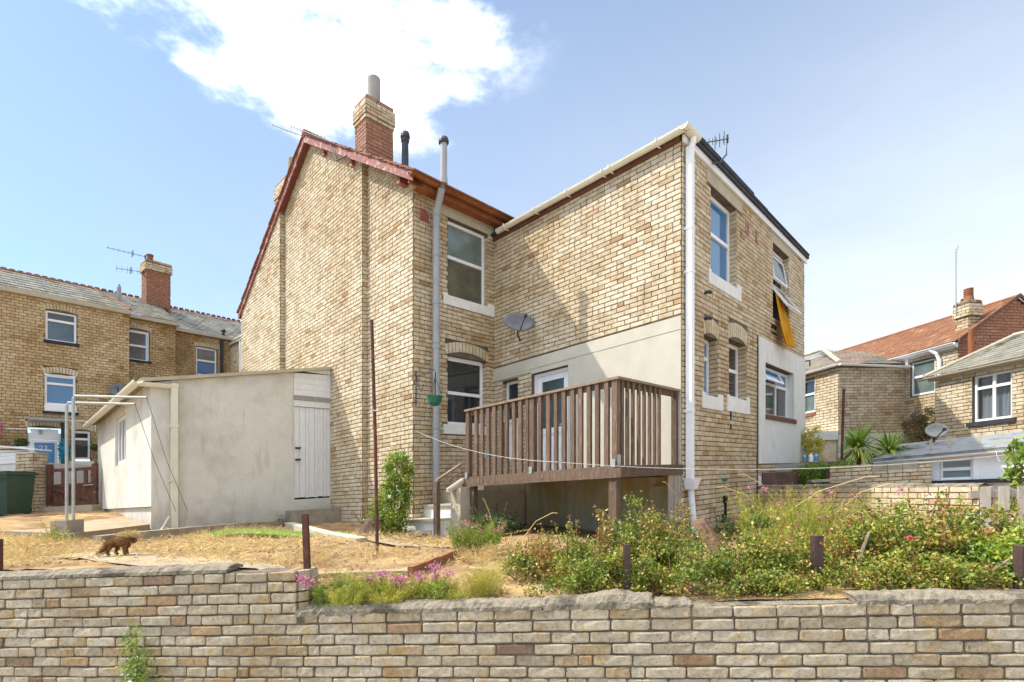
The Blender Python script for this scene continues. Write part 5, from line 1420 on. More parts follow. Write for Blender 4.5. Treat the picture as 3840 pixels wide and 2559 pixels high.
for k in range(5):
    z0 = 1.325+.1*k; x1 = -12.40
    mb = MB(); xa = -12.42; zl = 1.86; 
    za, zb_ = min(z0+.096, 1.90), min(z0+.096, 1.60 + .0)
    if zb_ <= z0: zb_ = z0 + .002
    mb.add([(-15,13.28,z0),(xa,13.28,z0),(xa,13.28,zb_),(-14,13.28,za),(-15,13.28,za)], [(0,1,2,3,4)]); obj('cladding_board', mb, M['white'], nb)
mb = MB(); mb.prism((-15,13.2,2.0), (2.62,0,-.37), (0,.5,.0), (0,0,.04)); obj('roof', mb, M['white'], nb)
bn = thing('wheelie_bin', 'dark green wheelie bin by the brick gate pier', 'bin', (-12.0, 12.0, -.02))
mb = MB(); x0, x1, y0, y1 = -12.36, -11.42, 11.5, 12.2
mb.add([(x0+.05,y0+.06,.0),(x1-.05,y0+.06,.0),(x1-.05,y1-.06,.0),(x0+.05,y1-.06,.0),(x0,y0,.90),(x1,y0,.90),(x1,y1,.90),(x0,y1,.90)], [(3,2,1,0),(0,1,5,4),(1,2,6,5),(2,3,7,6),(3,0,4,7),(4,5,6,7)])
obj('body', mb, M['green'], bn)
mb = MB(); mb.box(x0-.04,x1+.06,y0-.05,y1+.03,.90,.96); mb.box(x0-.02,x1+.02,y0-.03,y1,.961,.985); obj('lid', mb, M['green'], bn)
mb = MB(); mb.box(x0-.02,x1+.03,y0-.03,y0+.0,.82,.90); obj('rim', mb, M['green'], bn)
for sx in (x0+.15, x1-.15):
    mb = MB(); mb.tube([(sx-.03,y1-.05,.08),(sx+.03,y1-.05,.08)], .10, 12); obj('wheel', mb, M['dark'], bn)
mb = MB(); mb.prism((-12.2,10.6,-.30), (2.2,.9,0), (.0,.12,0), (0,0,.24)); tag(obj('timber_edging', mb, M['gateswood']), 'dark red timber edging on the ground before the bin', 'timber')
mb = MB(); mb.prism((-11.6,10.0,-.25), (1.2,.12,.03), (0,.15,0), (0,0,.22)); tag(obj('timber_edging', mb, M['decktop']), 'pale timber offcut on the left edge below the bin', 'timber')

# ================================================================== RIGHT-HAND HOUSES
LR = np.array((-.25,.97)); LR /= np.linalg.norm(LR); RR = np.array((.97,.25)); RR /= np.linalg.norm(RR)
r1 = thing('rear_wing', 'brick rear wing with a hipped slate roof right of the house', 'building', (9.63, 15, -.5))
R1 = np.array((9.63, 15.))
wa = Wall(R1, RR, -LR); wb = Wall(R1, LR, -RR)
mb = wa.mortar(MB(), 0, 2.55, -1.0, 3.05); wb.mortar(mb, 0, 3, -1, 3.05, [(.86,1.30,1.80,2.86)], depth=.1); wpa = obj('wall', mb, M['mortar'], r1)
wa.lay(lambda z: (0, 2.55), .95, 3.0, tb=.12); wb.lay(lambda z: (0, 3), -1, 3.0, [(.86,1.30,1.80,2.86)], tb=.0)
emit_bricks([wa, wb], [wpa, wpa], M['brick'], 0)
mb = MB(); wa.box(mb, .0, 2.54, .86, 1.0, -.05, .02); wa.box(mb, -.02, 2.54, -1, .86, -.02, .012); obj('render_base', mb, M['greyrender'], r1)
sash(r1, wb, .87, 1.6, 1.82, 2.85, .05, [('h', 2.4)], ['frost','glass'], fw=.05, sill=(.82,1.6,1.70,1.80,.04,'terracotta'))
def R1p(a, b, z): q = R1 + RR*a + LR*b; return np.array((q[0], q[1], z))
def hipf(P, n, w_, s0f, s1f, mb, tb):
    for k in range(n):
        t0, t1 = k/n, min(1, (k+1.2)/n); a, b = s0f(t0), s1f(t0)
        s = a
        while s < b:
            e = min(s+w_, b); q = [P(s+.004,t0)+(0,0,.03), P(e-.004,t0)+(0,0,.03), P(e-.004,t1)+(0,0,.01), P(s+.004,t1)+(0,0,.01)]
            mb.add(q, [(0,1,2,3)], min(1,max(0,random.gauss(.4,.25)+tb))); s = e
mb = MB()
hipf(lambda s, t: R1p(s, -.1+1.7*t, 3.08+.85*t), 10, .22, lambda t: -.1+1.0*t, lambda t: 2.7, mb, 0)
hipf(lambda s, t: R1p(-.1+1.2*t, s, 3.08+.85*t), 10, .22, lambda t: -.1+1.6*t, lambda t: 4.0, mb, .1)
stuff(obj('slates', mb, M['slate'], r1))
mb = MB(); mb.tube([R1p(-.1,-.1,3.12), R1p(1.08,1.6,3.97)], .06, 6); mb.tube([R1p(1.08,1.6,3.97), R1p(1.1,4,3.97)], .05, 6); stuff(obj('hip_tiles', mb, M['lintel'], r1))
for (p, q) in ((R1p(-.14,-.14,3.07), R1p(2.6,-.14,3.0)), (R1p(-.14,3,3.07), R1p(-.14,-.14,3.07))):
    mb = gutter(p, q, .06); obj('gutter', mb, M['white'], r1)
mb = MB(); mb.tube([R1p(2.47,-.08,3.3), R1p(2.47,-.08,3.05), R1p(2.55,-.06,2.9), R1p(2.55,-.06,.2)], .05, 8); obj('downpipe', mb, M['white'], r1)
mb = MB(); w_ = wa; wa.box(mb, -.9, -.02, .86, 1.12, -.9, .0); obj('porch_roof', mb, M['greyrender'], r1)
mb = MB(); wa.box(mb, -.85, -.03, -.6, .859, -.85, -.05); obj('porch_wall', mb, M['brick'], r1)
# main range with orange tile roof
r2 = thing('tiled_house', 'brick house with a long orange tiled roof and one buff chimney', 'house', (12.0, 15.6, 0))
R2 = np.array((12.04, 15.62)); wc_ = Wall(R2, LR, -RR)
o2 = [(-.90,-.18,2.06,3.08)]
mb = wc_.mortar(MB(), -1.5, 8, -1, 3.3, o2, depth=.1); wpc = obj('wall', mb, M['mortar'], r2)
wc_.lay(lambda z: (-1.5, 8), 0, 3.28, o2+[(-.99,-.12,3.06,3.26)], tb=.1); emit_bricks([wc_], [wpc], M['brick'], 0)
sash(r2, wc_, -.89, -.19, 2.07, 3.07, .05, [('h', 2.62)], 'frost', fw=.05, label='window under the orange tiled roof'); arch(r2, wc_, -.99, -.12, 3.08, .03, .16, 12, d=.01)
def R2p(a, b, z): q = R2 + RR*a + LR*b; return np.array((q[0], q[1], z))
mb = MB(); roof_courses(mb, lambda s, t: R2p(-.12+2.35*t, s, 3.36+1.32*t), -1.52, 9, 16, .17); stuff(obj('tiles', mb, M['terracotta'], r2))
mb = MB(); roof_courses(mb, lambda s, t: R2p(4.6-2.35*t, s, 3.36+1.32*t), -1.52, 9, 4, .6); stuff(obj('tiles', mb, M['terracotta'], r2))
mb = MB(); mb.tube([R2p(2.24,-1.55,4.70), R2p(2.24,9,4.70)], .05, 6); stuff(obj('ridge_tiles', mb, M['terracotta'], r2))
mb = gutter(R2p(-.16,9,3.34), R2p(-.16,-1.5,3.34), .06); obj('gutter', mb, M['white'], r2)
mb = MB(); wc_.box(mb, -1.5, 8, 3.2, 3.33, .0, .06); obj('fascia', mb, M['white'], r2)
mb = MB(); mb.tube([R2p(-.16,-.85,3.3), R2p(-.1,-1.0,3.15), R2p(-.06,-1.05,2.95), R2p(-.06,-1.05,.5)], .05, 8); obj('downpipe', mb, M['white'], r2)
wgb = Wall(R2p(-.0,-1.5,0)[:2], RR, -LR)
mb = MB(); mb.add([R2p(0,-1.5,-1), R2p(4.5,-1.5,-1), R2p(4.5,-1.5,3.35), R2p(2.24,-1.5,4.62), R2p(0,-1.5,3.35)], [(0,1,2,3,4)]); wpg = obj('wall', mb, M['mortar'], r2); wpg['label'] = 'dark red brick gable of the tiled house'
wgb.lay(lambda z: (0,4.5) if z < 3.35 else (max(0,(z-3.35)/.567), min(4.5, 4.48-(z-3.35)/.567)), .5, 4.58, tb=.25)
emit_bricks([wgb], [wpg], M['redbrick'], 0)
mb = MB()
for (a0, z0, a1, z1) in ((-.1,3.32,2.24,4.66), (2.24,4.66,4.6,3.32)):
    p, q = R2p(a0,-1.56,z0), R2p(a1,-1.56,z1); mb.prism(p, q-p, R2p(0,-.05,0)-R2p(0,0,0), (0,0,.10))
stuff(obj('verge', mb, M['brownwood'], r2))
mb = MB(); mb.tube([R2p(.1,-1.75,2.2), R2p(.1,-1.75,3.62)], .06, 10); obj('flue_pipe', mb, M['rustgutter'], r2)
c2_ = chim2(r2, wc_, -1.30, -.95, -1.12, -.70, 3.3, 4.22, 4.66, 'buff brick chimney at the near end of the orange roof', 'brick', 'brick')
mb = MB(); mb.lathe(wc_.P(-1.16,4.66,-.9), [(.13,0),(.11,.12),(.12,.14),(.10,.16),(.12,.20),(.10,.22),(.12,.26),(.10,.28),(.12,.32),(.11,.34),(.09,.34),(.09,.2)], 14); obj('chimney_pot', mb, M['terracotta'], c2_)
mb = MB(); mb.lathe(wc_.P(-1.0,4.66,-.95), [(.07,0),(.07,.1),(.05,.11)], 10); obj('chimney_pot', mb, M['dark'], c2_)
yagi('tall tv mast with a small aerial on the distant right chimney', wc_.P(-1.0,6.30,-.75), wc_.P(-1.05,6.08,-.55), [wc_.P(-1.02,4.3,-.62), wc_.P(-1.02,5.2,-.62), wc_.P(-1.02,6.2,-.62)], 4, .12, m='galv', refl=False)
# nearest right house
r3 = thing('slate_house', 'cream brick house with white window and grey slate roof at the right edge', 'house', (10.8, 13, 0))
R3 = np.array((10.8, 13.)); wd_ = Wall(R3, LR, -RR); we_ = Wall(R3 + RR*0, RR, LR)
o3 = [(-1.64,-.85,.93,2.03)]
mb = wd_.mortar(MB(), -5, 0, -1, 2.2, o3, depth=.1); mb.quad(wd_.P(0,-1), wd_.P(0,-1,-4), wd_.P(0,2.2,-4), wd_.P(0,2.2)); wpd = obj('wall', mb, M['mortar'], r3)
wd_.lay(lambda z: (-5, 0), -.6, 2.18, o3, tb=.02); emit_bricks([wd_], [wpd], M['brick'], 0)
sash(r3, wd_, -1.63, -.86, .94, 2.02, .06, [('v', -1.26), ('h', 1.72)], 'clear', fw=.05, curtain=True, label='white window with pale curtains', sill=(-1.72,-.74,.83,.93,.05,'felt'))
def R3p(a, b, z): q = R3 + RR*a + LR*b; return np.array((q[0], q[1], z))
mb = MB(); roof_courses(mb, lambda s, t: R3p(-.12+2.2*t, s - (0 if s < -.3 else .55*t), 2.22+.93*t), -5, .15, 11, .22, .1); stuff(obj('slates', mb, M['slate'], r3))
mb = MB(); mb.tube([R3p(-.14,.16,2.26), R3p(2.1,-.40,3.19)], .045, 6); mb.tube([R3p(2.1,-.4,3.19), R3p(2.1,-5,3.19)], .06, 6); stuff(obj('hip_tiles', mb, M['lintel'], r3))
mb = gutter(R3p(-.17,.3,2.2), R3p(-.17,-5,2.2), .06); obj('gutter', mb, M['lintel'], r3)
mb = MB(); wd_.box(mb, -5, .1, 2.1, 2.2, .0, .1); obj('fascia', mb, M['lintel'], r3)
# low lean-to in front of it
le = thing('lean_to', 'low white lean-to with flat grey roof, window and painted wall', 'building', (8.8, 9.8, -.4))
q0, q1 = np.array((8.50,10.15)), np.array((9.62,8.9)); ud = (q1-q0)/np.linalg.norm(q1-q0); un = np.array((ud[1], -ud[0])); un = un if un[1] < 0 else -un
wl_ = Wall(q0, ud, un); Ln = np.linalg.norm(q1-q0)
ow = [(.02,.50,-.32,.055)]
mb = wl_.mortar(MB(), -.62, Ln+1, -1.0, .14, ow, depth=.06); obj('wall', mb, M['white'], le)
sash(le, wl_, .03, .51, -.33, .06, .03, [('h', -.13)], ['frost','frost'], fw=.035, label='wide window of the lean-to')
mb = MB(); wl_.box(mb, .52, .61, -.35, .10, .0, .03); obj('corner_trim', mb, M['white'], le)
mb = MB(); wl_.box(mb, -.1, Ln+1, -.42, -.345, .0, .12); obj('ledge', mb, M['felt'], le)
mb = gutter(wl_.P(-1.05,.10,.10), wl_.P(Ln+1,.24,.10), .055); obj('gutter', mb, M['white'], le)
mb = MB(); mb.add([wl_.P(-1.1,.16,.12), wl_.P(Ln+1,.30,.12), wl_.P(Ln+1,.62,-1.6), wl_.P(-.9,.50,-1.6)], [(0,1,2,3)]); mb.add([wl_.P(-1.1,.10,.11), wl_.P(Ln+1,.24,.11), wl_.P(Ln+1,.295,.11), wl_.P(-1.1,.155,.11)], [(0,1,2,3)]); obj('roof', mb, M['feltgrey'], le)
for s in (-.2, .1, .55):
    mb = MB(); wl_.box(mb, s, s+.04, .3, .5, -.4, -.36); obj('roof_vent', mb, M['lintel'], le)
# blockwork wall left of the lean-to
bwl = thing('low_brick_wall', 'low brick wall topped with grey concrete blocks by the lean-to', 'wall', (7.3, 10.2, -.6))
p0, p1 = np.array((6.42,10.3)), np.array((8.26,10.02)); ub = (p1-p0)/np.linalg.norm(p1-p0); nbv = np.array((ub[1], -ub[0]))
wbk = Wall(p0, ub, nbv, ch=.075); Lb_ = np.linalg.norm(p1-p0)
mb = MB(); wbk.box(mb, 0, Lb_, -.9, .03, -.2, -.004); obj('core', mb, M['mortar'], bwl)
wbk.lay(lambda z: (0, Lb_), -.75, .06, [(.78,1.62,-.10,.1)], tb=.25)
for c in wbk.cells:
    V, F = wbk.brick_geo(c); o = obj('brick', MB().add(V, F), M['brick'], bwl); o['tint'] = c[4]
for k in range(3):
    mb = MB(); wbk.box(mb, .79+.278*k, .79+.278*k+.268, -.10, .055+.01*k, -.2, .012); obj('concrete_block', mb, M['concrete'], bwl)
mb = MB(); mb.prism((5.75,9.75,-.235), (1.0,-.3,0), (.12,.4,0), (0,0,.045)); tag(obj('stone_slab', mb, M['concrete']), 'flat stone slab lying on top of the side garden wall', 'slab')
# side garden wall running from the house towards the road
sw = thing('side_garden_wall', 'buff brick garden wall half in shade behind the pink flowers', 'wall', (5.8, 9, -.9))
s0_, s1_ = np.array((5.13,10.60)), np.array((6.01,6.54)); us_ = (s1_-s0_)/np.linalg.norm(s1_-s0_); ns_ = np.array((us_[1], -us_[0])); ns_ = ns_ if ns_[0] < 0 else -ns_
wsw = Wall(s0_, us_, ns_, L=.28); Ls = np.linalg.norm(s1_-s0_)
mb = MB(); wsw.box(mb, 0, Ls, -1.3, -.31, -.22, -.003); obj('core', mb, M['mortar'], sw)
wsw.lay(lambda z: (0, Ls), -1.17, -.325, tb=.1)
wsw2 = Wall(s1_, -ns_, us_, L=.22); wsw2.lay(lambda z: (0,.22), -1.17, -.325, tb=.2)
for w in (wsw, wsw2):
    for c in w.cells:
        V, F = w.brick_geo(c); o = obj('brick', MB().add(V, F), M['brick'], sw); o['tint'] = c[4]
mb = MB()
for i in range(24):
    a, b = Ls*i/24, Ls*(i+1)/24
    h0, h1 = -.25-.03*i/24+random.uniform(-.008,.008), -.252-.03*(i+1)/24+random.uniform(-.008,.008)
    mb.add([wsw.P(a,-.33,.01), wsw.P(b,-.33,.01), wsw.P(b,h1-.02,.0), wsw.P(a,h0-.02,.0), wsw.P(b,h1,-.08), wsw.P(a,h0,-.08), wsw.P(b,-.33,-.23), wsw.P(a,-.33,-.23)], [(0,1,2,3),(3,2,4,5),(5,4,6,7)])
obj('coping', mb, M['coping'], sw)
# picket fence
pf = thing('picket_fence', 'grey weathered picket fence at the right end of the side wall', 'fence', (6.7, 6.8, -.9))
f0, f1 = np.array((6.0,6.52)), np.array((7.25,6.1)); fu = (f1-f0)/np.linalg.norm(f1-f0)
for k in range(7):
    s = .0 + .19*k; q = f0+fu*s; mb = MB(); mb.prism((q[0],q[1],-1.0), (fu[0]*.105,fu[1]*.105,0), (.005,.02,0), (.004,0,.66+random.uniform(-.015,.015))); o = obj('picket', mb, M['greywood'], pf); o['tint'] = random.random()
for z in (-.47, -.82):
    mb = MB(); q = f0; mb.prism((q[0]-.08,q[1]+.05,z), (fu[0]*1.4,fu[1]*1.4,0), (.005,.04,0), (0,0,.09)); obj('rail', mb, M['greywood'], pf)
t_ = thing('rusty_pole', 'thin rusty pole standing in front of the distant rear wing', 'pole', (7.27, 11.2, 0))
mb = MB(); mb.tube([(7.24,11.2,-.3),(7.30,11.2,1.75)], .028, 8); obj('pole', mb, M['rustpost'], t_)
dish('pale satellite dish beside the white downpipe on the right', R1p(2.45,-.35,1.44), (-.35,-.9,.25), .38, .32, R1p(2.6,.0,1.4), 'palelish')
dish('pale satellite dish on a short pole above the lean-to roof', np.array((9.15,11.0,.70)), (-.30,-.92,.25), .42, .32, np.array((9.15,11.3,.42)), 'palelish')
mb = MB(); mb.tube([(9.02,10.95,.12),(9.02,10.95,.45)], .04, 8); tag(obj('roof_pole', mb, M['lintel']), 'short cream pole standing on the lean-to roof', 'pole')
mb = MB(); mb.box(5.35, 6.4, 10.85, 10.95, -.9, -.0); tag(obj('timber_fence', mb, M['plankwood']), 'dark timber fence panel between the house and the hedge', 'fence')
mb = MB(); mb.prism((5.8,11.6,-.1), (2.2,.3,0), (0,.06,0), (0,0,.28)); tag(obj('timber_screen', mb, M['greywood']), 'low grey timber screen behind the clipped hedge', 'fence')
for i, (x, c, lb_) in enumerate(((6.75,'glass_skyblue','purple bottle on the sill of the timber screen'),(6.9,'white','pale bottle between the purple bottles on the screen'),(7.02,'bluedoor','blue bottle at the right on the timber screen'))):
    mb = MB(); mb.lathe((x,11.75,.2), [(.05,0),(.05,.12),(.02,.16),(.02,.20)], 8); tag(obj('bottle', mb, M[c]), lb_, 'bottle', 'bottles on the timber screen')

# ================================================================== PLANTS
def fast_mesh(name, V, mat_, tint, origin, parent=None, nv=4, smooth=False):
    """V: (n, nv, 3) level coordinates; one face per row"""
    n = len(V); V = V.reshape(-1, 3).copy(); V[:,2] += fall(V[:,0])
    og = np.array(origin, float); og[2] += fall(og[0]); V -= og
    me = bpy.data.meshes.new(name)
    me.vertices.add(n*nv); me.vertices.foreach_set('co', V.ravel())
    me.loops.add(n*nv); me.loops.foreach_set('vertex_index', np.arange(n*nv, dtype=np.int32))
    me.polygons.add(n); me.polygons.foreach_set('loop_start', np.arange(0, n*nv, nv, dtype=np.int32))
    me.polygons.foreach_set('loop_total', np.full(n, nv, np.int32))
    at = me.attributes.new('tint', 'FLOAT', 'FACE'); at.data.foreach_set('value', np.clip(tint, 0, 1).astype(np.float32))
    me.materials.append(mat_); me.update(); me.validate()
    o = bpy.data.objects.new(name, me)
    return link(o, parent, og)
def unit(v): return v/np.maximum(np.linalg.norm(v, axis=-1, keepdims=True), 1e-9)
def leaf_quads(P, size, up=.5, droop=0.0, width=.5):
    """kite shaped leaves, each one slightly folded, at random tilt"""
    n = len(P); size = np.broadcast_to(size, (n,))[:, None]
    d = unit(rng.normal(size=(n,3)) + np.array((0,0,-droop)))
    nr = unit(rng.normal(size=(n,3)) + np.array((0,0,up)))
    s = unit(np.cross(d, nr)); nr = np.cross(s, d)
    a = P - d*size*.5; b = P + s*size*width*.5 + nr*size*.12; c = P + d*size*.5; e = P - s*size*width*.5 + nr*size*.12
    return np.stack([a, b, c, e], 1)
def blades(P, D, L, w):
    n = len(P); D = unit(D); s = unit(np.cross(D, rng.normal(size=(n,3)))); L = np.broadcast_to(L,(n,))[:,None]; w = np.broadcast_to(w,(n,))[:,None]
    bend = unit(rng.normal(size=(n,3)))*L*.12
    return np.stack([P - s*w*.5, P + D*L*.55 + s*w*.5 + bend, P + D*L, P + D*L*.5 - s*w*.35 + bend], 1)
def crown_points(c, r, h, n, nclump, sig, hollow=.35, flat=1.0):
    """leaf positions in clumps through an uneven dome"""
    u = unit(rng.normal(size=(nclump,3))); u[:,2] = np.abs(u[:,2])*flat
    rad = rng.uniform(hollow, 1.0, nclump)**.6
    lob = 1 + .22*np.sin(u[:,0]*5+c[0]*7) + .15*np.sin(u[:,1]*7+c[1]*5)
    cl = np.stack([u[:,0]*r[0], u[:,1]*r[1], u[:,2]*h], 1)*(rad*lob)[:,None] + np.array(c)
    k = rng.integers(0, nclump, n)
    return cl[k] + rng.normal(size=(n,3))*np.array((sig,sig,sig*.8)), rng.normal(0, .22, nclump)[k], cl
def bush(name, label, cat, c, r, h, n, size, m, group=None, nclump=70, sig=.042, stems=14, sprays=8, flower=None, tb=.3, tv=.22, droop=.3, width=.55, dead=.0, hollow=.3):
    x, y = c; z0 = gxy(x, y); t = thing(name, label, cat, (x,y,z0), group)
    P, ct, cl = crown_points((x,y,z0+.05), r, h, n, nclump, sig, hollow)
    tint = np.clip(tb + ct + rng.normal(0, tv, n), 0, 1)
    sp_pts, sp_ends = [], []
    sm = MB()
    for k in range(stems):
        a = rng.uniform(0, 2*math.pi); q = np.array((x,y,z0)) + np.array((math.cos(a)*r[0]*.3, math.sin(a)*r[1]*.3, -.03)); e = cl[rng.integers(0, len(cl))]
        mid = (q+e)/2 + rng.normal(size=3)*.03; sm.tube([q, mid, e], [.009,.006,.003], 4, cap=False)
    for k in range(sprays):
        a = rng.uniform(0, 2*math.pi); rr = rng.uniform(.3,.9)
        q = np.array((x + math.cos(a)*r[0]*rr, y + math.sin(a)*r[1]*rr, z0 + h*(.55+.35*rng.random())))
        e = q + np.array((math.cos(a)*.10, math.sin(a)*.06, .14+.14*rng.random())) + rng.normal(size=3)*.04
        sm.tube([q, (q+e)/2+rng.normal(size=3)*.015, e], .003, 4, cap=False)
        nn = 34; tt = rng.random(nn)[:,None]; sp_pts.append(q + (e-q)*tt + rng.normal(size=(nn,3))*.018); sp_ends.append(e)
    if sp_pts:
        S = np.concatenate(sp_pts); P = np.concatenate([P, S]); tint = np.concatenate([tint, np.clip(rng.normal(tb+.3,.3,len(S)),0,1)])
    P[:,2] = np.maximum(P[:,2], z0-.02)
    L_ = leaf_quads(P, rng.uniform(.6,1.25,len(P))*size, droop=droop, width=width)
    stuff(fast_mesh('foliage', L_, M[m], tint, (x,y,z0), t))
    if sm.v: stuff(obj('stems', sm, M['stem'], t))
    if flower:
        fm_, cnt, fs = flower; fp = []
        for k in range(cnt):
            q = cl[rng.integers(0, len(cl))] + np.array((0,-.03,.04)); q = q + (q-np.array((x,y,z0+h*.4)))*.18
            fp.append(q + rng.normal(size=(14,3))*fs*.5)
        fp = np.concatenate(fp); stuff(fast_mesh('flowers', leaf_quads(fp, fs*.8, width=.8), M[fm_], rng.random(len(fp)), (x,y,z0), t))
    return t
G1 = 'fuchsia bushes behind the garden wall'
bush('fuchsia_bush', 'low fuchsia bush at the left end of the hedge, beside the bare soil', 'bush', (.20,4.62), (.34,.30), .25, 4200, .030, 'fuchsia', G1, flower=('redflower',2,.022), tb=.42)
bush('fuchsia_bush', 'fuchsia bush left of the dark middle post, in front of the deck', 'bush', (.62,4.55), (.36,.36), .36, 6200, .030, 'fuchsia', G1, flower=('redflower',3,.022), tb=.36, sprays=12)
bush('fuchsia_bush', 'tallest fuchsia bush, right behind the dark middle post', 'bush', (1.06,4.62), (.34,.38), .54, 7200, .031, 'fuchsia', G1, flower=('redflower',3,.022), tb=.33, sprays=14)
bush('fuchsia_bush', 'fuchsia bush between the deck corner and the leaning timber', 'bush', (1.40,4.62), (.25,.34), .50, 6200, .031, 'fuchsia', G1, flower=('redflower',3,.022), tb=.30, sprays=12)
bush('fuchsia_bush', 'low dark fuchsia growth at the foot of the leaning timber', 'bush', (1.50,3.98), (.50,.26), .34, 5200, .030, 'fuchsia', G1, tb=.18, sprays=4)
bush('fuchsia_bush', 'low fuchsia bush between the leaning timber and the thick brown post', 'bush', (2.02,4.10), (.36,.30), .38, 5200, .031, 'fuchsia', G1, flower=('redflower',2,.022), tb=.28)
bush('fuchsia_bush', 'low front fuchsia growth behind the thin middle post', 'bush', (.78,4.08), (.52,.24), .34, 5600, .029, 'fuchsia', G1, tb=.26, sprays=3)
bush('fuchsia_bush', 'fuchsia bush just right of the thick brown post', 'bush', (2.72,4.10), (.42,.36), .44, 6200, .034, 'fuchsia', G1, flower=('redflower',3,.022), tb=.34, sprays=8)
bush('fuchsia_bush', 'broad leafy bush with red stems right of the pink flowers', 'bush', (3.22,4.12), (.42,.38), .52, 6600, .037, 'fuchsia', G1, flower=('redflower',3,.025), tb=.28, sprays=12)
bush('fuchsia_bush', 'leafy bush at the far right in front of the picket fence', 'bush', (3.85,4.2), (.45,.40), .40, 6600, .037, 'fuchsia', G1, flower=('redflower',3,.025), tb=.30, sprays=10)
bush('fuchsia_bush', 'leafy yellow green bush on the right edge behind the wall', 'bush', (3.72,3.75), (.36,.25), 0.35, 4200, .036, 'shrub', G1, tb=.45, sprays=4)
bush('wall_top_weed', 'low green growth over the wall top left of the thick brown post', 'weed', (1.85,3.74), (.42,.13), .13, 2600, .026, 'fuchsia', G1, nclump=50, stems=6, sprays=0, tb=.3)
bush('wall_top_weed', 'low green growth over the wall top right of the thick brown post', 'weed', (2.62,3.66), (.34,.13), .14, 2200, .028, 'fuchsia', G1, nclump=45, stems=6, sprays=0, tb=.35)
bush('wall_top_weed', 'low green growth over the wall top at the foot of the broad leafy bush', 'weed', (3.15,3.62), (.32,.14), .17, 2200, .030, 'fuchsia', G1, nclump=45, stems=6, sprays=0, tb=.3)
mb = MB(); mb.tube([(3.20,3.62,-.90),(3.36,3.60,-.80),(3.50,3.58,-.70)], [.012,.010,.008], 6); tag(obj('bare_branch', mb, M['decktop']), 'pale bare branch slanting over the wall top at the right', 'branch')
mb = MB(); mb.tube([(2.62,3.95,-.95),(2.66,3.9,-.7),(2.75,3.92,-.5)], [.02,.016,.01], 6); tag(obj('woody_trunk', mb, M['decktop']), 'pale woody stem rising in the right-hand bush', 'branch')
# valerian and feathery plants
def feather(name, label, cat, c, r, h, n, m, group=None, w=.0035, flower=None, tb=.4, lean=.5, heads=None, leafn=0):
    x, y = c; z0 = gxy(x, y); t = thing(name, label, cat, (x,y,z0), group)
    ns = max(20, n//60); a = rng.uniform(0,2*math.pi,ns); rr = np.sqrt(rng.random(ns))
    B = np.stack([x+np.cos(a)*rr*r[0]*.6, y+np.sin(a)*rr*r[1]*.6, np.full(ns,z0)], 1)
    D = np.stack([np.cos(a)*rr*lean, np.sin(a)*rr*lean, np.ones(ns)], 1)*(h*rng.uniform(.55,1.0,ns))[:,None]
    D[:,0] *= r[0]/h*1.2; D[:,1] *= r[1]/h*1.2
    k = rng.integers(0, ns, n); tt = rng.random(n)**.8
    P = B[k] + D[k]*tt[:,None] + rng.normal(size=(n,3))*.012
    bd = unit(rng.normal(size=(n,3)) + D[k]/h*1.2 + np.array((0,0,.3)))
    Q = blades(P, bd, rng.uniform(.02,.06,n), w); S = blades(B, D + rng.normal(size=D.shape)*.05, np.linalg.norm(D,axis=1)*.9, .0035)
    tint = np.concatenate([np.clip(rng.normal(tb,.2,n)+.2*(tt-.4),0,1), np.full(ns,.5)])
    stuff(fast_mesh('foliage', np.concatenate([Q,S]), M[m], tint, (x,y,z0), t))
    if leafn:
        k = rng.integers(0, ns, leafn); P = B[k] + D[k]*(rng.random(leafn)*.8)[:,None] + rng.normal(size=(leafn,3))*.02
        stuff(fast_mesh('leaves', leaf_quads(P, rng.uniform(.03,.055,leafn), up=.8, width=.38), M['shrub'], np.clip(rng.normal(.4,.2,leafn),0,1), (x,y,z0), t))
    hp = []
    if flower:
        kk = rng.choice(ns, flower, replace=False)
        hp = [B[i]+D[i]*1.02 for i in kk]
    if heads: hp = list(hp) + [np.array(q) for q in heads]
    if heads:
        sm = MB()
        for q in heads: sm.tube([(x+(q[0]-x)*.5, y+(q[1]-y)*.5+.02, z0), ((q[0]*2+x)/3,(q[1]*2+y)/3,(z0+q[2])/2+.02), q], .004, 4)
        stuff(obj('stems', sm, M['greenstem'], t))
    if hp:
        pts = np.concatenate([q + rng.normal(size=(70 if heads else 24,3))*(np.array((.024,.024,.017)) if heads else np.array((.020,.020,.013))) for q in hp])
        stuff(fast_mesh('flowers', leaf_quads(pts, rng.uniform(.014,.022,len(pts)), width=.9), M['pink'], rng.random(len(pts)), (x,y,z0), t))
    return t
G2 = 'pink valerian clumps'
feather('valerian', 'yellow green valerian clump beside the rusty post at the wall step', 'flowering plant', (-1.42,4.10), (.26,.16), .24, 2600, 'fennel', G2, leafn=420, heads=[(-1.66,4.02,-.63),(-1.60,4.02,-.676)], tb=.3)
feather('valerian', 'valerian clump with two pink heads before the cement edging', 'flowering plant', (-1.10,4.12), (.22,.15), .22, 2200, 'fennel', G2, leafn=320, heads=[(-1.151,4.12,-.677),(-1.045,4.12,-.647)], tb=.45)
feather('valerian', 'valerian clump with a cluster of pink heads at the near end of the edging tiles', 'flowering plant', (-.86,4.10), (.18,.14), .20, 2000, 'fennel', G2, leafn=260, heads=[(-.949,4.12,-.698),(-.904,4.12,-.695),(-.859,4.12,-.723),(-.838,4.12,-.744),(-.854,4.10,-.791),(-.874,4.08,-.85)], tb=.6)
feather('valerian', 'valerian clump with tall pink heads in front of the terracotta tiles', 'flowering plant', (-.60,4.10), (.18,.14), .20, 1900, 'fennel', G2, leafn=300, heads=[(-.748,4.12,-.684),(-.627,4.12,-.615),(-.616,4.12,-.681),(-.521,4.12,-.676),(-.541,4.10,-.815)], tb=.4)
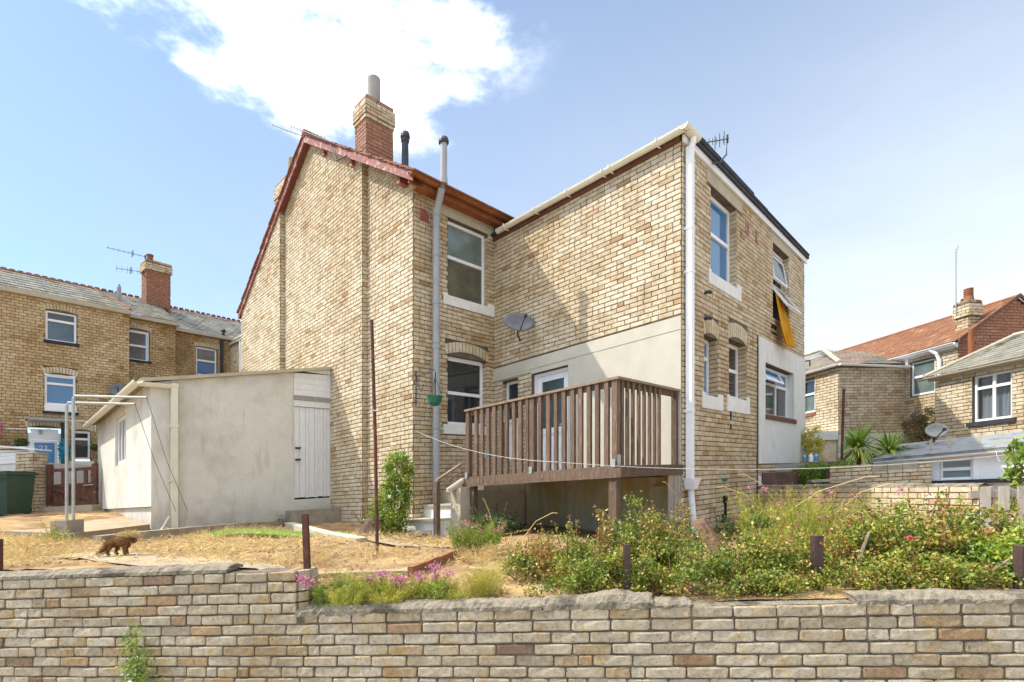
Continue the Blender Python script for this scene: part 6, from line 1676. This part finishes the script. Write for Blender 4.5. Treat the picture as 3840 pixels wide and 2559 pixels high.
feather('feathery_plant', 'bright yellow feathery plant on bare soil left of the hedge', 'plant', (-.22,4.12), (.17,.14), .27, 3600, 'fennel', None, tb=.72)
feather('valerian', 'bushy valerian with pink heads at the foot of the concrete pier', 'flowering plant', (-.42,6.05), (.36,.28), .42, 7000, 'fennel', G2, flower=12, leafn=1100, tb=.25)
feather('valerian', 'tall golden valerian with many pink heads in front of the side wall, left part', 'flowering plant', (2.75,5.15), (.50,.40), .74, 15000, 'fennel', G2, flower=10, leafn=800, tb=.68)
feather('valerian', 'tall golden valerian with many pink heads in front of the side wall, right part', 'flowering plant', (3.55,5.2), (.50,.40), .64, 13000, 'fennel', G2, flower=9, leafn=600, tb=.75)
feather('feathery_plant', 'golden feathery growth behind the thick brown post', 'plant', (2.42,4.55), (.34,.26), .42, 7000, 'fennel', None, tb=.55)
feather('feathery_plant', 'golden dry feathery growth at the lit end of the side wall', 'plant', (4.3,5.6), (.40,.3), .42, 5000, 'fennel', None, tb=.75)
feather('feathery_plant', 'dry orange feathery weed on the ground below the concrete pier', 'plant', (-.75,6.9), (.14,.12), .22, 1400, 'straw', None, tb=.3)
bush('shaded_shrub', 'dark shrub with dull pink flowers against the shaded end wall', 'shrub', (3.45,7.35), (.60,.40), .34, 6000, .032, 'darkleaf', None, flower=('pink',10,.03), tb=.4, sprays=6)
bush('shaded_shrub', 'dark ivy-like shrub growing under the deck', 'shrub', H(2.55,-1.75,0)[:2], (.42,.30), .36, 3600, .04, 'darkleaf', None, tb=.3, sprays=8)
mb = MB()
for (a, b) in (((2.2,6.5,-.5),(1.9,6.3,-.05)), ((2.8,5.4,-.5),(3.6,5.2,-.1)), ((2.7,5.3,-.5),(2.2,5.3,-.12)), ((2.9,5.5,-.4),(2.5,5.5,-.0)), ((3.4,5.4,-.5),(3.85,5.2,-.18)), ((-.2,6.5,-.7),(-.35,6.45,-.15)), ((.1,6.4,-.7),(.5,6.3,-.35))):
    a, b = np.array(a), np.array(b); mb.tube([a, (a+b)/2+np.array((0,0,.08)), b, b+(b-a)*.15-np.array((0,0,.06))], .004, 4)
stuff(tag(obj('dry_stalks', mb, M['straw']), 'arching dry grass stalks above the pink flowers', 'grass'))
for (lb_, c, r, h, n, m_, tb) in (('straw coloured feathery tuft between the rusty post and the edging', (-1.25,4.3), (.25,.12), .20, 2600, 'straw', .2), ('lime green feathery tuft before the cement edging, left one', (-1.28,4.02), (.22,.10), .17, 2600, 'fennel', .62),
        ('lime green feathery tuft before the cement edging, right one', (-.98,4.02), (.2,.10), .15, 2400, 'fennel', .7), ('dry golden tuft at the near end of the terracotta tiles', (-.72,4.3), (.2,.14), .20, 2600, 'straw', .1), ('dry golden tuft between the tiles and the yellow feathery plant', (-.40,4.25), (.22,.16), .17, 2600, 'straw', .3),
        ('lime green tuft on the wall top left of the yellow feathery plant', (-.44,4.02), (.2,.09), .13, 1800, 'fennel', .55), ('dry golden tuft beside the far end of the terracotta tiles', (-.35,5.5), (.3,.25), .24, 3200, 'straw', .15), ('dry grass tuft on the left field near the left edge', (-5.3,5.6), (.3,.25), .14, 1500, 'straw', .3),
        ('dry grass tuft on the left field before the concrete block', (-6.2,6.5), (.35,.25), .14, 1500, 'straw', .2), ('dry grass tuft beside the tall rusty pole', (-1.35,5.7), (.35,.25), .13, 1400, 'straw', .3), ('dry grass tuft behind the wall step', (-2.1,5.1), (.35,.25), .12, 1400, 'straw', .35)):
    feather('grass_tuft', lb_, 'grass tuft', c, (r[0]*.9, r[1]), h*.72, int(n*.7), m_, 'tufts of grass and weeds in the garden', tb=tb)
# climbing shrub beside the corner
def column_shrub(name, label, cat, x, y, z0, prof, n, size, m, tb=.45, group=None, flower=None, width=.4, sq=.8):
    t = thing(name, label, cat, (x,y,z0), group); zs = np.array([p[0] for p in prof]); rs = np.array([p[1] for p in prof])
    nc = max(60, n//50); zc = rng.uniform(zs[0], zs[-1], nc*3); rc = np.interp(zc, zs, rs); keep = rng.random(nc*3) < rc/rs.max(); zc = zc[keep][:nc]; rc = rc[keep][:nc]; nc = len(zc)
    a = rng.uniform(0,2*math.pi,nc); rr = rc*np.sqrt(rng.uniform(.25,1,nc))*rng.uniform(.85,1.15,nc)
    off = np.array([np.interp(zc, zs, [p[2] if len(p) > 2 else 0 for p in prof])])[0]
    C_ = np.stack([x+off+np.cos(a)*rr, y+np.sin(a)*rr*sq, z0+zc], 1); k = rng.integers(0,nc,n)
    P = C_[k] + rng.normal(size=(n,3))*.05; ct = rng.normal(0,.14,nc)[k]
    stuff(fast_mesh('foliage', leaf_quads(P, rng.uniform(.6,1.3,n)*size, up=.7, width=width, droop=.4), M[m], np.clip(tb+ct+rng.normal(0,.2,n),0,1), (x,y,z0), t))
    sm = MB()
    for _ in range(7):
        q = C_[rng.integers(0,nc)]; sm.tube([(x+rng.normal()*.04,y+rng.normal()*.04,z0-.05), (x+(q[0]-x)*.4, y+(q[1]-y)*.4, z0+(q[2]-z0)*.6), q], [.015,.01,.004], 5, cap=False)
    stuff(obj('stems', sm, M['stem'], t))
    if flower:
        pts = np.concatenate([C_[rng.integers(0,nc)] + np.array((0,-.08,0)) + rng.normal(size=(16,3))*.025 for _ in range(flower)])
        stuff(fast_mesh('flowers', leaf_quads(pts, .03, width=.9), M['whiteflower'], rng.random(len(pts)), (x,y,z0), t))
    return t
column_shrub('climbing_shrub', 'bright yellow green climbing shrub at the corner of the gable wall', 'shrub', -2.12, 9.05, -.74, [(0,.30,-.10),(.25,.38,-.06),(.55,.33,-.02),(.8,.24,.06),(1.1,.25,.10),(1.35,.20,.08),(1.48,.08,.05)], 9000, .055, 'shrub', tb=.5, flower=3)
column_shrub('conifer', 'brown and green conifer below the pale satellite dish', 'tree', 10.35, 13.1, .1, [(0,.30),(.4,.42),(.8,.34),(1.15,.16,.12),(1.35,.04,.14)], 5500, .05, 'brownleaf', tb=.4)
column_shrub('conifer', 'narrow green topped conifer right of the brown one', 'tree', 10.85, 13.25, .1, [(0,.2),(.5,.26),(1.0,.2),(1.35,.05)], 3500, .05, 'darkleaf', tb=.7)
column_shrub('golden_bamboo', 'tall golden yellow bamboo against the rear wing', 'shrub', 7.62, 13.0, -.3, [(0,.3),(.5,.34),(1.0,.30),(1.35,.16)], 4200, .06, 'bamboo', tb=.5, width=.25)
column_shrub('garden_shrub', 'small bright green shrub left of the lean-to roof', 'shrub', 9.4, 12.2, -.2, [(0,.3),(.4,.35),(.65,.2)], 2500, .05, 'palm', tb=.45)
column_shrub('leafy_plant', 'glossy broad leaved plant at the right edge above the fence', 'plant', 7.22, 7.25, -.8, [(0,.08),(.4,.10),(.75,.14),(1.0,.12),(1.12,.05)], 520, .10, 'palm', tb=.25, width=.45)
bush('garden_weed', 'small green weed beside the kerb step and the paved slab', 'plant', (-6.05,6.75), (.16,.14), .12, 500, .03, 'fennel', None, nclump=20, stems=4, sprays=2, tb=.4)
# clipped hedge
hx0, hx1, hy0, hy1, hz0, hz1 = 6.15, 7.15, 10.55, 11.15, -.45, .06
t = thing('clipped_hedge', 'low clipped green hedge behind the side garden wall', 'hedge', (6.65,10.85,-.45)); n = 9000
P = np.stack([rng.uniform(hx0,hx1,n), rng.uniform(hy0,hy1,n), rng.uniform(hz0,hz1,n)],1); f_ = rng.integers(0,4,n)
P[f_==0,1] = hy0; P[f_==1,2] = hz1+.06*np.sin(P[f_==1,0]*9); P[f_==2,0] = hx0; P += rng.normal(size=(n,3))*.025
stuff(fast_mesh('foliage', leaf_quads(P, .035, width=.6), M['shrub'], np.clip(rng.normal(.35,.2,n),0,1), (6.65,10.85,-.45), t))
mb = MB(); mb.box(hx0+.06,hx1-.06,hy0+.06,hy1-.06,-.6,hz1-.06); obj('inner_mass', mb, M['darkleaf'], t)  # solid dark block filling the hedge behind its leaves
# cordylines
def cordyline(label, x, y, z0, zc, R_, n):
    t = thing('cordyline', label, 'palm', (x,y,z0), 'cordyline palms by the rear wing')
    mb = MB(); mb.tube([(x,y,z0),(x+.02,y,(z0+zc)/2),(x,y,zc)], [.07,.06,.05], 8); obj('trunk', mb, M['stem'], t)
    Q, T = [], []
    for k in range(n):
        a = rng.uniform(0,2*math.pi); el = math.asin(rng.uniform(-.75,.98)); L = R_*rng.uniform(.75,1.1)
        d = np.array((math.cos(a)*math.cos(el), math.sin(a)*math.cos(el), math.sin(el))); s = unit(np.cross(d,(0,0,1.))) ; w = .022
        c = np.array((x,y,zc)); m1_ = c + d*L*.5 + np.array((0,0,.02)); e = c + d*L - np.array((0,0,L*.22*math.cos(el)))
        Q.append([c-s*w*.5, c+s*w*.5, m1_+s*w, m1_-s*w]); Q.append([m1_-s*w, m1_+s*w, e+s*.003, e-s*.003]); tt = .55-.35*el+rng.normal()*.15; T += [tt, tt]
    stuff(fast_mesh('leaves', np.array(Q), M['palm'], np.array(T), (x,y,z0), t))
cordyline('spiky green cordyline palm just right of the rusty pole, nearer the house', 7.8, 11.5, -.4, .44, .72, 210)
cordyline('spiky green cordyline palm right of the other palm, over the low brick wall', 8.42, 11.35, -.4, .32, .70, 190)
# weed growing at the foot of the wall
t = thing('wall_weed', 'green weed growing up the front of the garden wall at lower left', 'weed', (-3.05,4.16,-1.6)); n = 1000
tt = rng.random(n)**1.9; P = np.stack([-3.06+rng.normal(0,1,n)*(.10-.07*tt)+.02*np.sin(tt*6), 4.13+rng.normal(0,.025,n), -1.58+.62*tt+rng.normal(0,.02,n)],1)
stuff(fast_mesh('foliage', leaf_quads(P, rng.uniform(.022,.055,n)*(1.1-.5*tt), up=.3, width=.5), M['shrub'], np.clip(rng.normal(.45,.22,n),0,1), (-3.05,4.16,-1.6), t))
mb = MB()
for (dx, zt) in ((0,-.96),(.10,-1.12),(-.12,-1.1)): mb.tube([(-3.05,4.14,-1.6),(-3.05+dx*.5,4.14,-1.35),(-3.05+dx,4.14,zt)], [.006,.004,.002], 4)
stuff(obj('stems', mb, M['greenstem'], t))
bush('dead_plant', 'spiky dead plant on the shed plinth beside the door step', 'plant', H(7.28,-3.42,0)[:2], (.10,.10), .16, 60, .09, 'brownleaf', None, nclump=12, stems=16, sprays=0, tb=.6, width=.12)

# ================================================================== DRY GRASS AND SOIL CLODS
def scatter(n, x0, x1, t0, t1, keep=None):
    x = rng.uniform(x0,x1,n); tt = rng.uniform(t0,t1,n); y = wall_y(x)+tt
    # uneven cover: patches
    p = .5+.3*np.sin(x*2.1+y*1.3)+.25*np.sin(x*5.3-y*3.7)+.2*np.sin(y*6.1+x*.7)
    k = rng.random(n) < np.clip(p,.12,1)
    x, y = x[k], y[k]
    hx = (x-C0[0])*BX[0]+(y-C0[1])*BX[1]; ha = (x-C0[0])*AX[0]+(y-C0[1])*AX[1]
    inshed = (ha > 7.2) & (hx > -5.75); inslab = (ha > 5.7) & (hx < -5.5) & (ha+hx*1.4 > -3.6) & (y > 7.2)
    onpath = (x > -4.7) & (x < -2.0) & (np.abs(y-(3.28-.42*x)) < .22)
    ok = ~(inshed | inslab | (onpath & (rng.random(len(x)) < .6))) & (hx < -2.2)
    kx = np.interp(y, [7.05,7.55,8.5,9.5,10.45], [-5.75,-5.6,-5.35,-5.05,-4.78]); ok &= ~((y > 6.9) & (y < 10.5) & (x > kx-.6) & (x < kx+.16) & (rng.random(len(x)) < .85))
    if keep is not None: ok &= keep(x, y)
    return x[ok], y[ok]
x, y = scatter(60000, -9.5, .3, .25, 5.2); n = len(x)
P = np.stack([x, y, gz(x,y)+.012+.02*rng.random(n)],1)
D = np.stack([rng.normal(size=n), rng.normal(size=n), rng.normal(.28,.28,n)],1)
lft = np.clip((-x-1.5)/2.5, .45, 1)
keep = rng.random(n) < lft; P, D = P[keep], D[keep]; n = len(P)
Q = blades(P, D, rng.uniform(.05,.22,n), rng.uniform(.004,.011,n))
o = stuff(fast_mesh('dry_grass', Q, M['straw'], np.clip(rng.normal(.35,.3,n),0,1), (-4,6,-.5)))
tag(o, 'dry straw coloured cut grass lying over the garden', 'grass')
x, y = scatter(9000, -9, 2.2, .25, 5.0); n = len(x)
P = np.stack([x, y, gz(x,y)+.006],1); s = rng.uniform(.006,.026,n)**1.0
a = np.array([(1,0,.2),(-.5,.87,.1),(-.5,-.87,.15),(0,0,.9)]); 
tri = np.stack([P[:,None,:] + (a*(1+.3*rng.normal(size=(n,4,1)))[...])*s[:,None,None]],0)[0]
faces = np.concatenate([tri[:,[0,1,3]], tri[:,[1,2,3]], tri[:,[2,0,3]]])
o = stuff(fast_mesh('soil_clods', faces, M['clod'], np.tile(rng.random(n),3), (-2,6,-.6), nv=3)); tag(o, 'loose dry soil clods scattered over the garden', 'soil')
x, y = scatter(900, -9, 0, .3, 4.0); n = len(x); k = rng.integers(0,n,n*3)
P = np.stack([x[k]+rng.normal(0,.03,n*3), y[k]+rng.normal(0,.03,n*3), gz(x[k],y[k])+rng.uniform(.0,.04,n*3)],1); sel = np.sin(x[k]*9.1+y[k]*7.7) > .55; P = P[sel]
o = stuff(fast_mesh('small_weeds', leaf_quads(P, rng.uniform(.015,.035,len(P)), up=.8), M['fennel'], np.clip(rng.normal(.4,.2,len(P)),0,1), (-4,5,-.5))); tag(o, 'small green weeds dotted through the dry grass', 'weeds')

# ================================================================== THE ANIMAL
def animal(x, y):
    z = gxy(x, y) + .03; t = thing('shaggy_animal', 'small shaggy brown animal with a straw-like mane standing on the cement path', 'animal', (x,y,z))
    S = 1.0
    J_ = {'pel':(-.10,0,.165,.056),'mid':(-.02,0,.172,.062),'che':(.07,0,.165,.062),'nec':(.115,0,.185,.046),'hed':(.15,0,.185,.040),'mzl':(.185,0,.168,.022),'nos':(.205,0,.160,.012),
          'ta1':(-.15,0,.13,.034),'ta2':(-.20,.0,.075,.030),'ta3':(-.24,.0,.035,.022),'ta4':(-.265,0,.025,.010)}
    E = [('pel','mid'),('mid','che'),('che','nec'),('nec','hed'),('hed','mzl'),('mzl','nos'),('pel','ta1'),('ta1','ta2'),('ta2','ta3'),('ta3','ta4')]
    for s, sd in ((-1,'n'),(1,'f')):
        fo = .02*s
        J_.update({'hp'+sd:(-.095,.034*s,.135,.036),'kn'+sd:(-.07+fo,.040*s,.090,.026),'hk'+sd:(-.105+fo,.040*s,.045,.016),'pw'+sd:(-.09+fo,.040*s,.010,.015),'te'+sd:(-.068+fo,.040*s,.008,.012),
                   'sh'+sd:(.075,.034*s,.125,.034),'el'+sd:(.062-fo,.040*s,.085,.023),'wr'+sd:(.072-fo,.040*s,.042,.016),'fp'+sd:(.076-fo,.040*s,.010,.016),'ft'+sd:(.100-fo,.040*s,.008,.012)})
        E += [('pel','hp'+sd),('hp'+sd,'kn'+sd),('kn'+sd,'hk'+sd),('hk'+sd,'pw'+sd),('pw'+sd,'te'+sd),('che','sh'+sd),('sh'+sd,'el'+sd),('el'+sd,'wr'+sd),('wr'+sd,'fp'+sd),('fp'+sd,'ft'+sd)]
    ks = list(J_); me = bpy.data.meshes.new('body'); me.from_pydata([tuple(c*S for c in J_[k][:3]) for k in ks], [(ks.index(a), ks.index(b)) for a, b in E], [])
    o = bpy.data.objects.new('body', me); link(o, t, ORI[t.name].copy())
    md = o.modifiers.new('skin', 'SKIN')
    for i, k in enumerate(ks):
        r_ = J_[k][3]*S; me.skin_vertices[0].data[i].radius = (r_, r_)
        me.skin_vertices[0].data[i].use_root = (k == 'pel')
    md.use_smooth_shade = True
    ss = o.modifiers.new('sub', 'SUBSURF'); ss.levels = 1; ss.render_levels = 1
    me.materials.append(M['fur']); o['tint'] = .55
    og = ORI[t.name]; base = np.array((x, y, z))
    # coat: short hairs lying back along the body
    V, T = [], []
    for (a, b) in E:
        A_, B_ = np.array(J_[a][:3])*S, np.array(J_[b][:3])*S; ra, rb_ = J_[a][3]*S, J_[b][3]*S
        leg = a[:2] in ('hp','kn','hk','sh','el','wr','pw','fp')
        nn = int(60 + 5200*np.linalg.norm(B_-A_)*(ra+rb_)*4)
        tt = rng.random(nn)[:,None]; ax = (B_-A_)/np.linalg.norm(B_-A_); rn = unit(rng.normal(size=(nn,3))); rn = unit(rn - (rn@ax)[:,None]*ax)
        p = A_+(B_-A_)*tt + rn*(ra+(rb_-ra)*tt)*.93
        back = np.array((-1,0,-.25)); d = rn*.62 + back*.8
        V.append(blades(p+base, d, rng.uniform(.018,.042,nn)*(.45 if leg else 1), .0055)); T.append(np.clip(rng.normal(.95 if leg else .78 if a in ('hed','mzl') else .22 + .5*(rn[:,2] < -.3),.22,nn),0,1))
    stuff(fast_mesh('coat', np.concatenate(V), M['fur'], np.concatenate(T), base, t))
    nn = 1100; a = rng.uniform(0,2*math.pi,nn); p = np.stack([.105+.05*rng.normal(size=nn), .028*rng.normal(size=nn), .205+.05*rng.random(nn)],1)*S
    d = np.stack([rng.normal(.1,.8,nn), rng.normal(0,.5,nn), rng.uniform(.0,.8,nn)],1)
    stuff(fast_mesh('mane', blades(p+base, d, rng.uniform(.03,.085,nn), .006), M['straw'], np.clip(rng.normal(.6,.35,nn),0,1), base, t))
    for s in (-1, 1):
        mb = MB(); c = base+np.array((.145,.024*s,.212)); mb.add([c+(-.016,-.004*s,0), c+(.012,-.006*s,0), c+(0,.012*s,.0), c+(-.004,.010*s,.038)], [(0,1,2),(0,1,3),(1,2,3),(2,0,3)], .7); obj('ear', mb, M['fur'], t)
        mb = MB(); mb.lathe(base+np.array((.176,.021*s,.178)), [(.002,-.005),(.005,-.002),(.005,.002),(.002,.005)], 8); obj('eye', mb, M['black'], t)
    t.scale = (.82, .82, .82)
animal(-3.97, 5.16)
